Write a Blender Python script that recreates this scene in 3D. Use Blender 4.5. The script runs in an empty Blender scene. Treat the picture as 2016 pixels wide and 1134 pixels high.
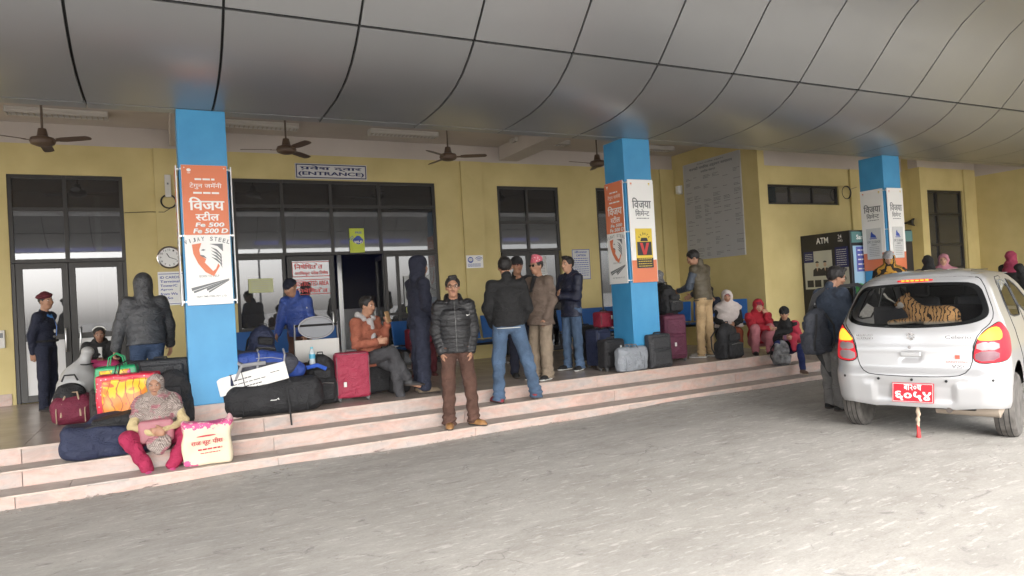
import bpy, bmesh, math, random
import numpy as np
from mathutils import Vector, Matrix
from mathutils.geometry import delaunay_2d_cdt
random.seed(7)
SC = bpy.context.scene
COL = SC.collection
# ------------------------------------------------------------------ camera
RW = np.array([[0.8898, 0.0452, -0.4540], [-0.4528, -0.0359, -0.8909], [-0.0566, 0.9983, -0.0114]])
F_PX, CAM_H = 1357.1, 1.62
def _basis():
    a = np.array([3663.5 - 1008, -(432.4 - 567), -F_PX]); a /= np.linalg.norm(a)
    d = np.array([1, .057, 0.]); n = np.cross(a, d); n /= np.linalg.norm(n)
    if n[1] < 0: n = -n
    return np.array([a, np.cross(n, a), n])
RW = _basis()
cam = bpy.data.cameras.new('camera'); cam_o = bpy.data.objects.new('camera', cam); COL.objects.link(cam_o)
cam.sensor_width = 36; cam.lens = F_PX / 2016 * 36; cam.clip_start = .05; cam.clip_end = 800
M = Matrix([list(RW[i]) for i in range(3)]).to_4x4(); M.translation = (0, 0, CAM_H); cam_o.matrix_world = M
SC.camera = cam_o
SC.render.resolution_x, SC.render.resolution_y = 1024, 576
# ------------------------------------------------------------------ sky, sun, exposure
world = bpy.data.worlds.new('World'); SC.world = world; world.use_nodes = True
nt = world.node_tree; bg = nt.nodes['Background']
sky = nt.nodes.new('ShaderNodeTexSky'); sky.sky_type = 'NISHITA'; sky.sun_disc = False
SUN_EL, SUN_AZ = math.radians(38), math.radians(200)
sky.sun_elevation = SUN_EL; sky.sun_rotation = SUN_AZ; sky.air_density = 1.0; sky.dust_density = 4.0
hs = nt.nodes.new('ShaderNodeHueSaturation'); hs.inputs['Saturation'].default_value = .22
nt.links.new(sky.outputs[0], hs.inputs['Color']); nt.links.new(hs.outputs[0], bg.inputs[0])
bg.inputs[1].default_value = .15
sl = bpy.data.lights.new('sun', 'SUN'); sl.energy = .5; sl.angle = math.radians(40); sl.color = (1, .96, .9)
so = bpy.data.objects.new('sun', sl); COL.objects.link(so)
# sun_rotation is clockwise from +Y: direction to the sun
sd = Vector((math.sin(SUN_AZ) * math.cos(SUN_EL), math.cos(SUN_AZ) * math.cos(SUN_EL), math.sin(SUN_EL)))
so.rotation_euler = sd.to_track_quat('Z', 'Y').to_euler()
SC.view_settings.view_transform = 'Standard'; SC.view_settings.look = 'None'
SC.view_settings.gamma = 1; SC.view_settings.use_curve_mapping = False
SC.view_settings.exposure = 2.62
# ------------------------------------------------------------------ helpers
def ray(px, py):
    v = np.array([px - 1008, -(py - 567), -F_PX]); return RW @ (v / np.linalg.norm(v))
def onZ(px, py, z):
    d = ray(px, py); t = (z - CAM_H) / d[2]; return Vector((d[0] * t, d[1] * t, z))
def onY(px, py, y):
    d = ray(px, py); t = y / d[1]; return Vector((d[0] * t, y, CAM_H + d[2] * t))
def onX(px, py, x):
    d = ray(px, py); t = x / d[0]; return Vector((x, d[1] * t, CAM_H + d[2] * t))
MATS = {}
def mat(name, col=(.5, .5, .5), rough=.6, metal=0., spec=None, noise=0., nscale=8., bump=0., bscale=40., emit=None, estr=1., col2=None, coat=0., stretch=None, alpha=None, sheen=0, fold=0., fscale=9.):
    """Principled material; colour varied by noise between col and col2, fine relief by bump."""
    if name in MATS: return MATS[name]
    m = bpy.data.materials.new(name); m.use_nodes = True; n = m.node_tree.nodes; l = m.node_tree.links
    b = n['Principled BSDF']; b.inputs['Base Color'].default_value = (*col, 1); b.inputs['Roughness'].default_value = rough
    b.inputs['Metallic'].default_value = metal
    if spec is not None: b.inputs['Specular IOR Level'].default_value = spec
    if coat: b.inputs['Coat Weight'].default_value = coat; b.inputs['Coat Roughness'].default_value = .08
    if sheen: b.inputs['Sheen Weight'].default_value = sheen
    if emit: b.inputs['Emission Color'].default_value = (*emit, 1); b.inputs['Emission Strength'].default_value = estr
    tc = n.new('ShaderNodeTexCoord'); src = tc.outputs['Object']
    if stretch:
        mp = n.new('ShaderNodeMapping'); mp.inputs['Scale'].default_value = stretch; l.new(src, mp.inputs[0]); src = mp.outputs[0]
    if noise or col2:
        t = n.new('ShaderNodeTexNoise'); t.inputs['Scale'].default_value = nscale; t.inputs['Detail'].default_value = 6; l.new(src, t.inputs['Vector'])
        r = n.new('ShaderNodeValToRGB'); r.color_ramp.elements[0].position = .3; r.color_ramp.elements[1].position = .7
        c2 = col2 or tuple(min(1, c * (1 + noise)) for c in col); c1 = col if col2 else tuple(c * (1 - noise) for c in col)
        r.color_ramp.elements[0].color = (*c1, 1); r.color_ramp.elements[1].color = (*c2, 1)
        l.new(t.outputs['Fac'], r.inputs[0]); l.new(r.outputs[0], b.inputs['Base Color'])
    if bump:
        t = n.new('ShaderNodeTexNoise'); t.inputs['Scale'].default_value = bscale; t.inputs['Detail'].default_value = 5; l.new(src, t.inputs['Vector'])
        bp = n.new('ShaderNodeBump'); bp.inputs['Strength'].default_value = bump; bp.inputs['Distance'].default_value = .01
        l.new(t.outputs['Fac'], bp.inputs['Height']); l.new(bp.outputs[0], b.inputs['Normal'])
        if fold:
            mp = n.new('ShaderNodeMapping'); mp.inputs['Scale'].default_value = (1, 1, 1.7); mp.inputs['Rotation'].default_value = (.4, .3, 0); l.new(tc.outputs['Object'], mp.inputs[0]); t2 = n.new('ShaderNodeTexNoise'); t2.inputs['Scale'].default_value = fscale; t2.inputs['Detail'].default_value = 3; t2.inputs['Distortion'].default_value = 1.1; l.new(mp.outputs[0], t2.inputs['Vector'])
            a1 = n.new('ShaderNodeMath'); a1.operation = 'SUBTRACT'; a1.inputs[1].default_value = .5; l.new(t2.outputs['Fac'], a1.inputs[0]); a2 = n.new('ShaderNodeMath'); a2.operation = 'ABSOLUTE'; l.new(a1.outputs[0], a2.inputs[0])
            b2 = n.new('ShaderNodeBump'); b2.inputs['Strength'].default_value = fold; b2.inputs['Distance'].default_value = .06; l.new(a2.outputs[0], b2.inputs['Height']); l.new(bp.outputs[0], b2.inputs['Normal']); l.new(b2.outputs[0], b.inputs['Normal'])
    MATS[name] = m; return m
def tag(o, label=None, cat=None, group=None, kind=None):
    if label: o['label'] = label
    if cat: o['category'] = cat
    if group: o['group'] = group
    if kind: o['kind'] = kind
    return o
def empty(name, loc=(0, 0, 0), rz=0., parent=None):
    o = bpy.data.objects.new(name, None); COL.objects.link(o); o.location = loc; o.rotation_euler = (0, 0, rz); o.empty_display_size = .1
    if parent: o.parent = parent
    return o
def thing(name, label, cat, loc=(0, 0, 0), rz=0., group=None): return tag(empty(name, loc, rz), label, cat, group)
def link(name, me, m=None, parent=None, loc=None, rot=None):
    o = bpy.data.objects.new(name, me); COL.objects.link(o)
    if m is not None and not me.materials: me.materials.append(m)
    if parent is not None: o.parent = parent
    if loc is not None: o.location = loc
    if rot is not None: o.rotation_euler = rot
    return o
def np_mesh(name, V, Fc, smooth=False):
    me = bpy.data.meshes.new(name); me.from_pydata([tuple(v) for v in V], [], [tuple(f) for f in Fc]); 
    if smooth: me.shade_smooth()
    return me
def quad_mesh(name, V, Q, smooth=True):
    me = bpy.data.meshes.new(name); V = np.asarray(V, np.float32); Q = np.asarray(Q, np.int32)
    me.vertices.add(len(V)); me.vertices.foreach_set('co', V.ravel()); me.loops.add(Q.size); me.loops.foreach_set('vertex_index', Q.ravel())
    me.polygons.add(len(Q)); me.polygons.foreach_set('loop_start', np.arange(0, Q.size, Q.shape[1], dtype=np.int32))
    me.update(calc_edges=True)
    if smooth: me.shade_smooth()
    return me
class MB:
    """collects simple solids into one mesh"""
    def __init__(s): s.V = []; s.F = []
    def add(s, V, Fc):
        n = len(s.V); s.V += [tuple(v) for v in V]; s.F += [tuple(i + n for i in f) for f in Fc]; return s
    def box(s, lo, hi, bev=0., M=None):
        x0, y0, z0 = lo; x1, y1, z1 = hi
        if bev:
            b = min(bev, (x1 - x0) * .45, (y1 - y0) * .45, (z1 - z0) * .45); bm = bmesh.new()
            bmesh.ops.create_cube(bm, size=1)
            for v in bm.verts: v.co = ((x0 + x1) / 2 + v.co.x * (x1 - x0), (y0 + y1) / 2 + v.co.y * (y1 - y0), (z0 + z1) / 2 + v.co.z * (z1 - z0))
            bmesh.ops.bevel(bm, geom=list(bm.edges), offset=b, segments=2, affect='EDGES', profile=.6)
            V = [v.co.copy() for v in bm.verts]; Fc = [[v.index for v in f.verts] for f in bm.faces]; bm.free()
        else:
            V = [Vector(p) for p in ((x0, y0, z0), (x1, y0, z0), (x1, y1, z0), (x0, y1, z0), (x0, y0, z1), (x1, y0, z1), (x1, y1, z1), (x0, y1, z1))]
            Fc = [(0, 3, 2, 1), (4, 5, 6, 7), (0, 1, 5, 4), (1, 2, 6, 5), (2, 3, 7, 6), (3, 0, 4, 7)]
        if M is not None: V = [M @ v for v in V]
        return s.add(V, Fc)
    def tube(s, pts, r, n=8, cap=True):
        pts = [Vector(p) for p in pts]; R = r if isinstance(r, (list, tuple)) else [r] * len(pts); V = []; Fc = []
        up = Vector((0, 0, 1)); prev = None
        for i, p in enumerate(pts):
            t = (pts[min(i + 1, len(pts) - 1)] - pts[max(i - 1, 0)]).normalized()
            if prev is None:
                a = t.cross(up)
                if a.length < .1: a = t.cross(Vector((1, 0, 0)))
                a.normalize()
            else:
                a = prev - t * prev.dot(t); a.normalize()
            prev = a; b = t.cross(a)
            for k in range(n):
                th = 2 * math.pi * k / n; V.append(p + (a * math.cos(th) + b * math.sin(th)) * R[i])
        for i in range(len(pts) - 1):
            for k in range(n): k2 = (k + 1) % n; Fc.append((i * n + k, i * n + k2, (i + 1) * n + k2, (i + 1) * n + k))
        if cap: Fc.append(tuple(range(n - 1, -1, -1))); Fc.append(tuple((len(pts) - 1) * n + k for k in range(n)))
        return s.add(V, Fc)
    def lathe(s, prof, n=20, M=None):
        V = []; Fc = []
        for (r, z) in prof:
            for k in range(n): th = 2 * math.pi * k / n; V.append(Vector((r * math.cos(th), r * math.sin(th), z)))
        for i in range(len(prof) - 1):
            for k in range(n): k2 = (k + 1) % n; Fc.append((i * n + k, i * n + k2, (i + 1) * n + k2, (i + 1) * n + k))
        Fc.append(tuple(range(n - 1, -1, -1))); Fc.append(tuple((len(prof) - 1) * n + k for k in range(n)))
        if M is not None: V = [M @ v for v in V]
        return s.add(V, Fc)
    def prism(s, poly, z0, z1, M=None):
        n = len(poly); V = [Vector((x, y, z0)) for x, y in poly] + [Vector((x, y, z1)) for x, y in poly]
        a = sum(poly[i][0] * poly[(i + 1) % n][1] - poly[(i + 1) % n][0] * poly[i][1] for i in range(n))
        Fc = [tuple(range(n - 1, -1, -1)), tuple(range(n, 2 * n))] + [(i, (i + 1) % n, n + (i + 1) % n, n + i) for i in range(n)]
        if a < 0: Fc = [f[::-1] for f in Fc]
        if M is not None: V = [M @ v for v in V]
        return s.add(V, Fc)
    def build(s, name, m, parent=None, smooth=False, loc=None, rot=None):
        me = np_mesh(name, s.V, s.F, smooth)
        if smooth: me.set_sharp_from_angle(angle=math.radians(40))
        return link(name, me, m, parent, loc, rot)
def FR(o, x, y):
    """frame on a flat face: origin o, right x, up y, normal x*y"""
    x = Vector(x).normalized(); y = Vector(y).normalized(); z = x.cross(y)
    return Matrix(((x.x, y.x, z.x, o[0]), (x.y, y.y, z.y, o[1]), (x.z, y.z, z.z, o[2]), (0, 0, 0, 1)))
# ---- lettering
_TC = {}
def glyphs(t, bold=0.):
    if (t, bold) in _TC: return _TC[(t, bold)]
    c = bpy.data.curves.new('text', 'FONT'); c.body = t; c.offset = bold; c.resolution_u = 3
    o = bpy.data.objects.new('text', c); me = bpy.data.meshes.new_from_object(o)
    V = np.array([v.co[:] for v in me.vertices]) if len(me.vertices) else np.zeros((0, 3)); Fc = [tuple(p.vertices) for p in me.polygons]
    bpy.data.objects.remove(o); bpy.data.curves.remove(c); bpy.data.meshes.remove(me)
    _TC[(t, bold)] = (V, Fc); return V, Fc
def text_run(parts, bold):
    """parts: strings or (string, clip) where clip cuts away that share of the right side (half letters)"""
    V = []; Fc = []; x = 0.
    for p in ([parts] if isinstance(parts, str) else parts):
        clip = 0
        if isinstance(p, tuple): p, clip = p
        if p == ' ': x += .3; continue
        v, f = glyphs(p, bold)
        if not len(v): continue
        x0, x1 = v[:, 0].min(), v[:, 0].max(); w = x1 - x0
        if clip:
            cut = x1 - w * clip; v = v.copy(); v[:, 0] = np.minimum(v[:, 0], cut); w = cut - x0
        n = len(V); V += [(a[0] - x0 + x, a[1]) for a in v]; Fc += [tuple(i + n for i in q) for q in f]; x += w - .004
    return np.array(V), Fc
def lettering(mb, t, x0, y0, x1, y1, Mx, z=.0025, bold=.012, slant=0.):
    """text scaled to fill the rectangle x0..x1, y0..y1 of the face with frame Mx"""
    V, Fc = text_run(t, min(bold, .007))
    if bold > .012 and len(V):
        V0, F0 = V, Fc; W0 = V0.max(0) - V0.min(0); V = []; Fc = []; zz = []
        for dx, dy in ((-1, 0), (0, 0), (1, 0), (0, .6)):
            n0 = len(V); V += [(a[0] + dx * bold * .75, a[1] + dy * bold * .75) for a in V0]; zz += [.00025 * len(Fc) / max(1, len(F0))] * len(V0); Fc += [tuple(i + n0 for i in q) for q in F0]
        V = np.array(V); a, b = V.min(0), V.max(0); s = (x1 - x0) / (b[0] - a[0]); q = (y1 - y0) / (b[1] - a[1])
        mb.add([Mx @ Vector((x0 + (v[0] - a[0]) * s + slant * (v[1] - a[1]) * q, y0 + (v[1] - a[1]) * q, z + w)) for v, w in zip(V, zz)], Fc); return
    if not len(V): return
    a, b = V.min(0), V.max(0); s = (x1 - x0) / (b[0] - a[0]); q = (y1 - y0) / (b[1] - a[1])
    mb.add([Mx @ Vector((x0 + (v[0] - a[0]) * s + slant * (v[1] - a[1]) * q, y0 + (v[1] - a[1]) * q, z)) for v in V], Fc)
def scribble(mb, x0, y0, x1, y1, Mx, rnd, z=.0025, h=None, gap=.3):
    """a line of tiny print too small to read: short word bars"""
    h = h or (y1 - y0); x = x0
    while x < x1:
        w = min(h * rnd.uniform(1.5, 4.5), x1 - x)
        mb.add([Mx @ Vector(p) for p in ((x, y0, z), (x + w, y0, z), (x + w, y1, z), (x, y1, z))], [(0, 1, 2, 3)]); x += w + h * gap * 2
def flat(mb, poly, Mx, z=.0025):
    n = len(poly); a = sum(poly[i][0] * poly[(i + 1) % n][1] - poly[(i + 1) % n][0] * poly[i][1] for i in range(n))
    P = [Vector((x, y)) for x, y in (poly if a > 0 else poly[::-1])]
    r = delaunay_2d_cdt(P, [], [list(range(n))], 1, 1e-6)
    mb.add([Mx @ Vector((v.x, v.y, z)) for v in r[0]], [tuple(f) for f in r[2]])
def rectf(mb, x0, y0, x1, y1, Mx, z=.0025): mb.add([Mx @ Vector(p) for p in ((x0, y0, z), (x1, y0, z), (x1, y1, z), (x0, y1, z))], [(0, 1, 2, 3)])
def arc(cx, cy, rx, ry, a0, a1, n=12): return [(cx + rx * math.cos(math.radians(a0 + (a1 - a0) * i / n)), cy + ry * math.sin(math.radians(a0 + (a1 - a0) * i / n))) for i in range(n + 1)]
# ---- soft bodies: signed distance fields turned into smooth meshes
class SDF:
    def __init__(s, lo, hi, h=.011):
        s.h = h; s.lo = np.array(lo, np.float32); n = np.ceil((np.array(hi) - s.lo) / h).astype(int) + 1; s.n = n
        s.ax = [s.lo[i] + h * np.arange(n[i], dtype=np.float32) for i in range(3)]
        s.D = np.full(n, .5, np.float32)
    def _sub(s, blo, bhi, pad):
        sl = []
        for i in range(3):
            a = int(max(0, math.floor((blo[i] - pad - s.lo[i]) / s.h))); b = int(min(s.n[i], math.ceil((bhi[i] + pad - s.lo[i]) / s.h) + 1))
            if b <= a: return None, None
            sl.append(slice(a, b))
        X = s.ax[0][sl[0]][:, None, None]; Y = s.ax[1][sl[1]][None, :, None]; Z = s.ax[2][sl[2]][None, None, :]
        return tuple(sl), (X, Y, Z)
    def _merge(s, sl, d, k, op):
        D = s.D[sl]
        if op == 'add':
            if k > 0: hh = np.clip(.5 + .5 * (D - d) / k, 0, 1); s.D[sl] = D * (1 - hh) + d * hh - k * hh * (1 - hh)
            else: s.D[sl] = np.minimum(D, d)
        elif op == 'cut':
            if k > 0: hh = np.clip(.5 - .5 * (D + d) / k, 0, 1); s.D[sl] = D * (1 - hh) - d * hh + k * hh * (1 - hh)
            else: s.D[sl] = np.maximum(D, -d)
        return s
    def cap(s, a, b, ra, rb=None, k=.02, op='add', su=1., sv=1., side=(0, 1, 0), puff=None, wr=None):
        """tapered limb from a to b; su scales along 'side', sv along the third axis; puff=(amp,pitch) rings"""
        rb = ra if rb is None else rb; a = np.array(a, np.float32); b = np.array(b, np.float32); ab = b - a; L = float(np.linalg.norm(ab)) or 1e-6
        m = max(ra, rb) * max(su, sv, 1) + (puff[0] if puff else 0); sl, P = s._sub(np.minimum(a, b) - m, np.maximum(a, b) + m, k + 3 * s.h)
        if sl is None: return s
        w = ab / L; sd_ = np.array(side, np.float32); u = sd_ - w * sd_.dot(w)
        if np.linalg.norm(u) < .2: u = np.array((1, 0, 0), np.float32); u = u - w * u.dot(w)
        u /= np.linalg.norm(u); v = np.cross(w, u)
        q = [P[i] - a[i] for i in range(3)]
        qw = q[0] * w[0] + q[1] * w[1] + q[2] * w[2]; qu = (q[0] * u[0] + q[1] * u[1] + q[2] * u[2]) / su; qv = (q[0] * v[0] + q[1] * v[1] + q[2] * v[2]) / sv
        t = np.clip(qw / L, 0, 1); e = qw - t * L; r = ra + (rb - ra) * t
        if puff: r = r + puff[0] * (np.abs(np.sin(qw * math.pi / puff[1])) ** .7 - .6)
        if wr: r = r + wr[0] * np.sin(qw * wr[1] + 2.2 * qu / ra + (wr[2] if len(wr) > 2 else 0)) 
        d = (np.sqrt(qu * qu + qv * qv + e * e) - r) * min(su, sv, 1.)
        return s._merge(sl, d, k, op)
    def ell(s, c, r, k=.02, op='add', R=None):
        c = np.array(c, np.float32); r = np.array(r, np.float32); m = float(r.max()); sl, P = s._sub(c - m, c + m, k + 3 * s.h)
        if sl is None: return s
        q = [P[i] - c[i] for i in range(3)]
        if R is not None: R = np.array(R); q = [q[0] * R[0][i] + q[1] * R[1][i] + q[2] * R[2][i] for i in range(3)]
        k0 = np.sqrt(sum((q[i] / r[i]) ** 2 for i in range(3))); k1 = np.sqrt(sum((q[i] / r[i] ** 2) ** 2 for i in range(3)))
        return s._merge(sl, k0 * (k0 - 1) / np.maximum(k1, 1e-5), k, op)
    def box(s, c, hf, rr=.02, k=.01, op='add', R=None, bulge=0.):
        """rounded box, half sizes hf; bulge swells the middle of the faces"""
        c = np.array(c, np.float32); hf = np.array(hf, np.float32); m = float(np.linalg.norm(hf)) if R is not None else hf + bulge
        sl, P = s._sub(c - m, c + m, k + 3 * s.h)
        if sl is None: return s
        q = [P[i] - c[i] for i in range(3)]
        if R is not None: R = np.array(R); q = [q[0] * R[0][i] + q[1] * R[1][i] + q[2] * R[2][i] for i in range(3)]
        B = 0.
        if bulge:
            B = bulge * (1 - np.clip(np.abs(q[0] / hf[0]), 0, 1) ** 2) * (1 - np.clip(np.abs(q[2] / hf[2]), 0, 1) ** 2) + bulge * .5 * (1 - np.clip(np.abs(q[1] / hf[1]), 0, 1) ** 2)
        e = [np.abs(q[i]) - (hf[i] - rr) for i in range(3)]
        o = np.sqrt(sum(np.maximum(x, 0) ** 2 for x in e)) + np.minimum(np.maximum(np.maximum(e[0], e[1]), e[2]), 0) - rr
        return s._merge(sl, o - B, k, op)
    def plane(s, p, n, k=0.):
        """keep the side the normal points away from"""
        p = np.array(p, np.float32); n = np.array(n, np.float32); n /= np.linalg.norm(n)
        d = (s.ax[0][:, None, None] - p[0]) * n[0] + (s.ax[1][None, :, None] - p[1]) * n[1] + (s.ax[2][None, None, :] - p[2]) * n[2]
        s.D = np.maximum(s.D, d.astype(np.float32)); return s
    def wrinkle(s, amp, f=(20, 20, 30), seed=0, amp2=None):
        r = np.random.RandomState(seed); X = s.ax[0][:, None, None]; Y = s.ax[1][None, :, None]; Z = s.ax[2][None, None, :]; N = 0
        for i in range(4):
            a = np.array(f) * r.uniform(.5, 1.3, 3) * r.choice([-1, 1], 3); b = np.array(f) * r.uniform(.3, 1.2, 3) * r.choice([-1, 1], 3)
            N = N + np.sin(X * a[0] + Y * a[1] + Z * a[2] + r.uniform(0, 6) + 1.5 * np.sin(X * b[0] + Y * b[1] + Z * b[2]))
        s.D = s.D + (amp / 2.2) * N.astype(np.float32); return s
    def mesh(s, name='soft'):
        D = s.D; D[0, :, :] = D[-1, :, :] = .1; D[:, 0, :] = D[:, -1, :] = .1; D[:, :, 0] = D[:, :, -1] = .1
        I = D < 0; nx, ny, nz = D.shape
        c = np.zeros((nx - 1, ny - 1, nz - 1), np.int8)
        for i in (0, 1):
            for j in (0, 1):
                for k in (0, 1): c += I[i:nx - 1 + i, j:ny - 1 + j, k:nz - 1 + k]
        act = np.argwhere((c > 0) & (c < 8)); idx = -np.ones(c.shape, np.int64); idx[tuple(act.T)] = np.arange(len(act))
        acc = np.zeros((len(act), 3), np.float32); cnt = np.zeros(len(act), np.float32); a = act
        cor = {(i, j, k): D[a[:, 0] + i, a[:, 1] + j, a[:, 2] + k] for i in (0, 1) for j in (0, 1) for k in (0, 1)}
        for ax in range(3):
            for u in (0, 1):
                for v in (0, 1):
                    o = [0, 0, 0]; oth = [x for x in range(3) if x != ax]; o[oth[0]] = u; o[oth[1]] = v; p0 = tuple(o); o[ax] = 1; p1 = tuple(o)
                    d0, d1 = cor[p0], cor[p1]; x = (d0 < 0) != (d1 < 0); den = np.where(x, d0 - d1, 1); t = np.where(x, d0 / den, 0)
                    pt = np.zeros((len(act), 3), np.float32); pt[:, oth[0]] = u; pt[:, oth[1]] = v; pt[:, ax] = t; acc += pt * x[:, None]; cnt += x
        V = s.lo + (act + acc / np.maximum(cnt, 1)[:, None]) * s.h
        Q = []
        for ax in range(3):
            sh0 = [slice(1, -1)] * 3; sh0[ax] = slice(0, -1); sh1 = list(sh0); sh1[ax] = slice(1, None)
            A = I[tuple(sh0)]; B = I[tuple(sh1)]; e = np.argwhere(A != B)
            if not len(e): continue
            g = e + 1; g[:, ax] -= 1; u, v = [(1, 2), (2, 0), (0, 1)][ax]
            def cell(du, dv):
                q = g.copy(); q[:, u] -= du; q[:, v] -= dv; return idx[q[:, 0], q[:, 1], q[:, 2]]
            q = np.stack([cell(0, 0), cell(1, 0), cell(1, 1), cell(0, 1)], 1); fl = A[tuple(e.T)]
            q[~fl] = q[~fl][:, ::-1]; Q.append(q)
        Q = np.concatenate(Q) if Q else np.zeros((0, 4), int)
        return quad_mesh(name, V, Q)
    def build(s, name, m, parent=None, loc=None): return link(name, s.mesh(name), m, parent, loc)
# ------------------------------------------------------------------ materials of the setting
def node_mat(name, fn):
    m = bpy.data.materials.new(name); m.use_nodes = True; n = m.node_tree.nodes; l = m.node_tree.links; fn(n, l, n['Principled BSDF']); MATS[name] = m; return m
def tex(n, l, kind, scale, src, detail=6, stretch=None, rough=.55, dist=0.):
    if stretch:
        mp = n.new('ShaderNodeMapping'); mp.inputs['Scale'].default_value = stretch; l.new(src, mp.inputs[0]); src = mp.outputs[0]
    t = n.new('ShaderNodeTex' + kind); t.inputs['Scale'].default_value = scale; l.new(src, t.inputs['Vector'])
    if kind == 'Noise': t.inputs['Detail'].default_value = detail; t.inputs['Roughness'].default_value = rough; t.inputs['Distortion'].default_value = dist
    return t
def ramp(n, l, src, stops):
    r = n.new('ShaderNodeValToRGB'); e = r.color_ramp.elements
    while len(e) < len(stops): e.new(.5)
    for i, (p, c) in enumerate(stops): e[i].position = p; e[i].color = (*c, 1) if len(c) == 3 else c
    l.new(src, r.inputs[0]); return r.outputs[0]
def mixc(n, l, fac, a, b, mode='MIX'):
    x = n.new('ShaderNodeMix'); x.data_type = 'RGBA'; x.blend_type = mode
    for s, v in ((0, fac), (6, a), (7, b)):
        if isinstance(v, (int, float)): x.inputs[s].default_value = v
        elif isinstance(v, tuple): x.inputs[s].default_value = (*v, 1)
        else: l.new(v, x.inputs[s])
    return x.outputs[2]
def f_ground(n, l, b):
    tc = n.new('ShaderNodeTexCoord').outputs['Object']
    big = tex(n, l, 'Noise', .35, tc, 4); base = ramp(n, l, big.outputs[0], [(.3, (.39, .37, .34)), (.7, (.46, .44, .41))])
    mid = tex(n, l, 'Noise', 1.4, tc, 11, (1, 2.2, 1), .8, .2); c = mixc(n, l, ramp(n, l, mid.outputs[0], [(.42, (0, 0, 0)), (.66, (.8, .8, .8))]), base, (.30, .28, .255))
    st = tex(n, l, 'Noise', 9, tc, 7, (.6, 2.2, 1), .7); c = mixc(n, l, ramp(n, l, st.outputs[0], [(.56, (0, 0, 0)), (.63, (.55, .55, .55))]), c, (.62, .595, .56))
    fn = tex(n, l, 'Noise', 55, tc, 5, (.7, 1.4, 1), .75); c = mixc(n, l, .4, c, ramp(n, l, fn.outputs[0], [(.35, (.42, .42, .42)), (.65, (.62, .62, .62))]), 'OVERLAY')
    dk = tex(n, l, 'Noise', 3.4, tc, 9, (1, 1.6, 1), .8, 1.2); c = mixc(n, l, ramp(n, l, dk.outputs[0], [(.57, (0, 0, 0)), (.67, (.8, .8, .8))]), c, (.20, .19, .18))
    cr = tex(n, l, 'Voronoi', 1.7, mixc(n, l, .25, tc, tex(n, l, 'Noise', 4, tc, 6).outputs[1], 'ADD')); cr.feature = 'DISTANCE_TO_EDGE'; mk = tex(n, l, 'Noise', .8, tc, 4)
    cf = mixc(n, l, 1., ramp(n, l, cr.outputs[0], [(.003, (.55, .55, .55)), (.011, (0, 0, 0))]), ramp(n, l, mk.outputs[0], [(.57, (0, 0, 0)), (.66, (1, 1, 1))]), 'MULTIPLY'); c = mixc(n, l, cf, c, (.13, .125, .12))
    sm = tex(n, l, 'Noise', 13, tc, 8, (.45, 1.9, 1), .8, .4); c = mixc(n, l, ramp(n, l, sm.outputs[0], [(.32, (.5, .5, .5)), (.43, (0, 0, 0))]), c, (.25, .24, .23))
    stn = tex(n, l, 'Noise', .22, tc, 3, (1, 1.6, 1), .6); c = mixc(n, l, ramp(n, l, stn.outputs[0], [(.52, (0, 0, 0)), (.66, (.55, .55, .55))]), c, (.26, .25, .235))
    l.new(c, b.inputs['Base Color']); b.inputs['Roughness'].default_value = .85; b.inputs['Specular IOR Level'].default_value = .25
    bp = n.new('ShaderNodeBump'); bp.inputs['Strength'].default_value = .35; bp.inputs['Distance'].default_value = .010; l.new(mixc(n, l, .5, st.outputs[0], fn.outputs[0]), bp.inputs['Height']); l.new(bp.outputs[0], b.inputs['Normal'])
G_GROUND = node_mat('ground_concrete', f_ground)
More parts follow.
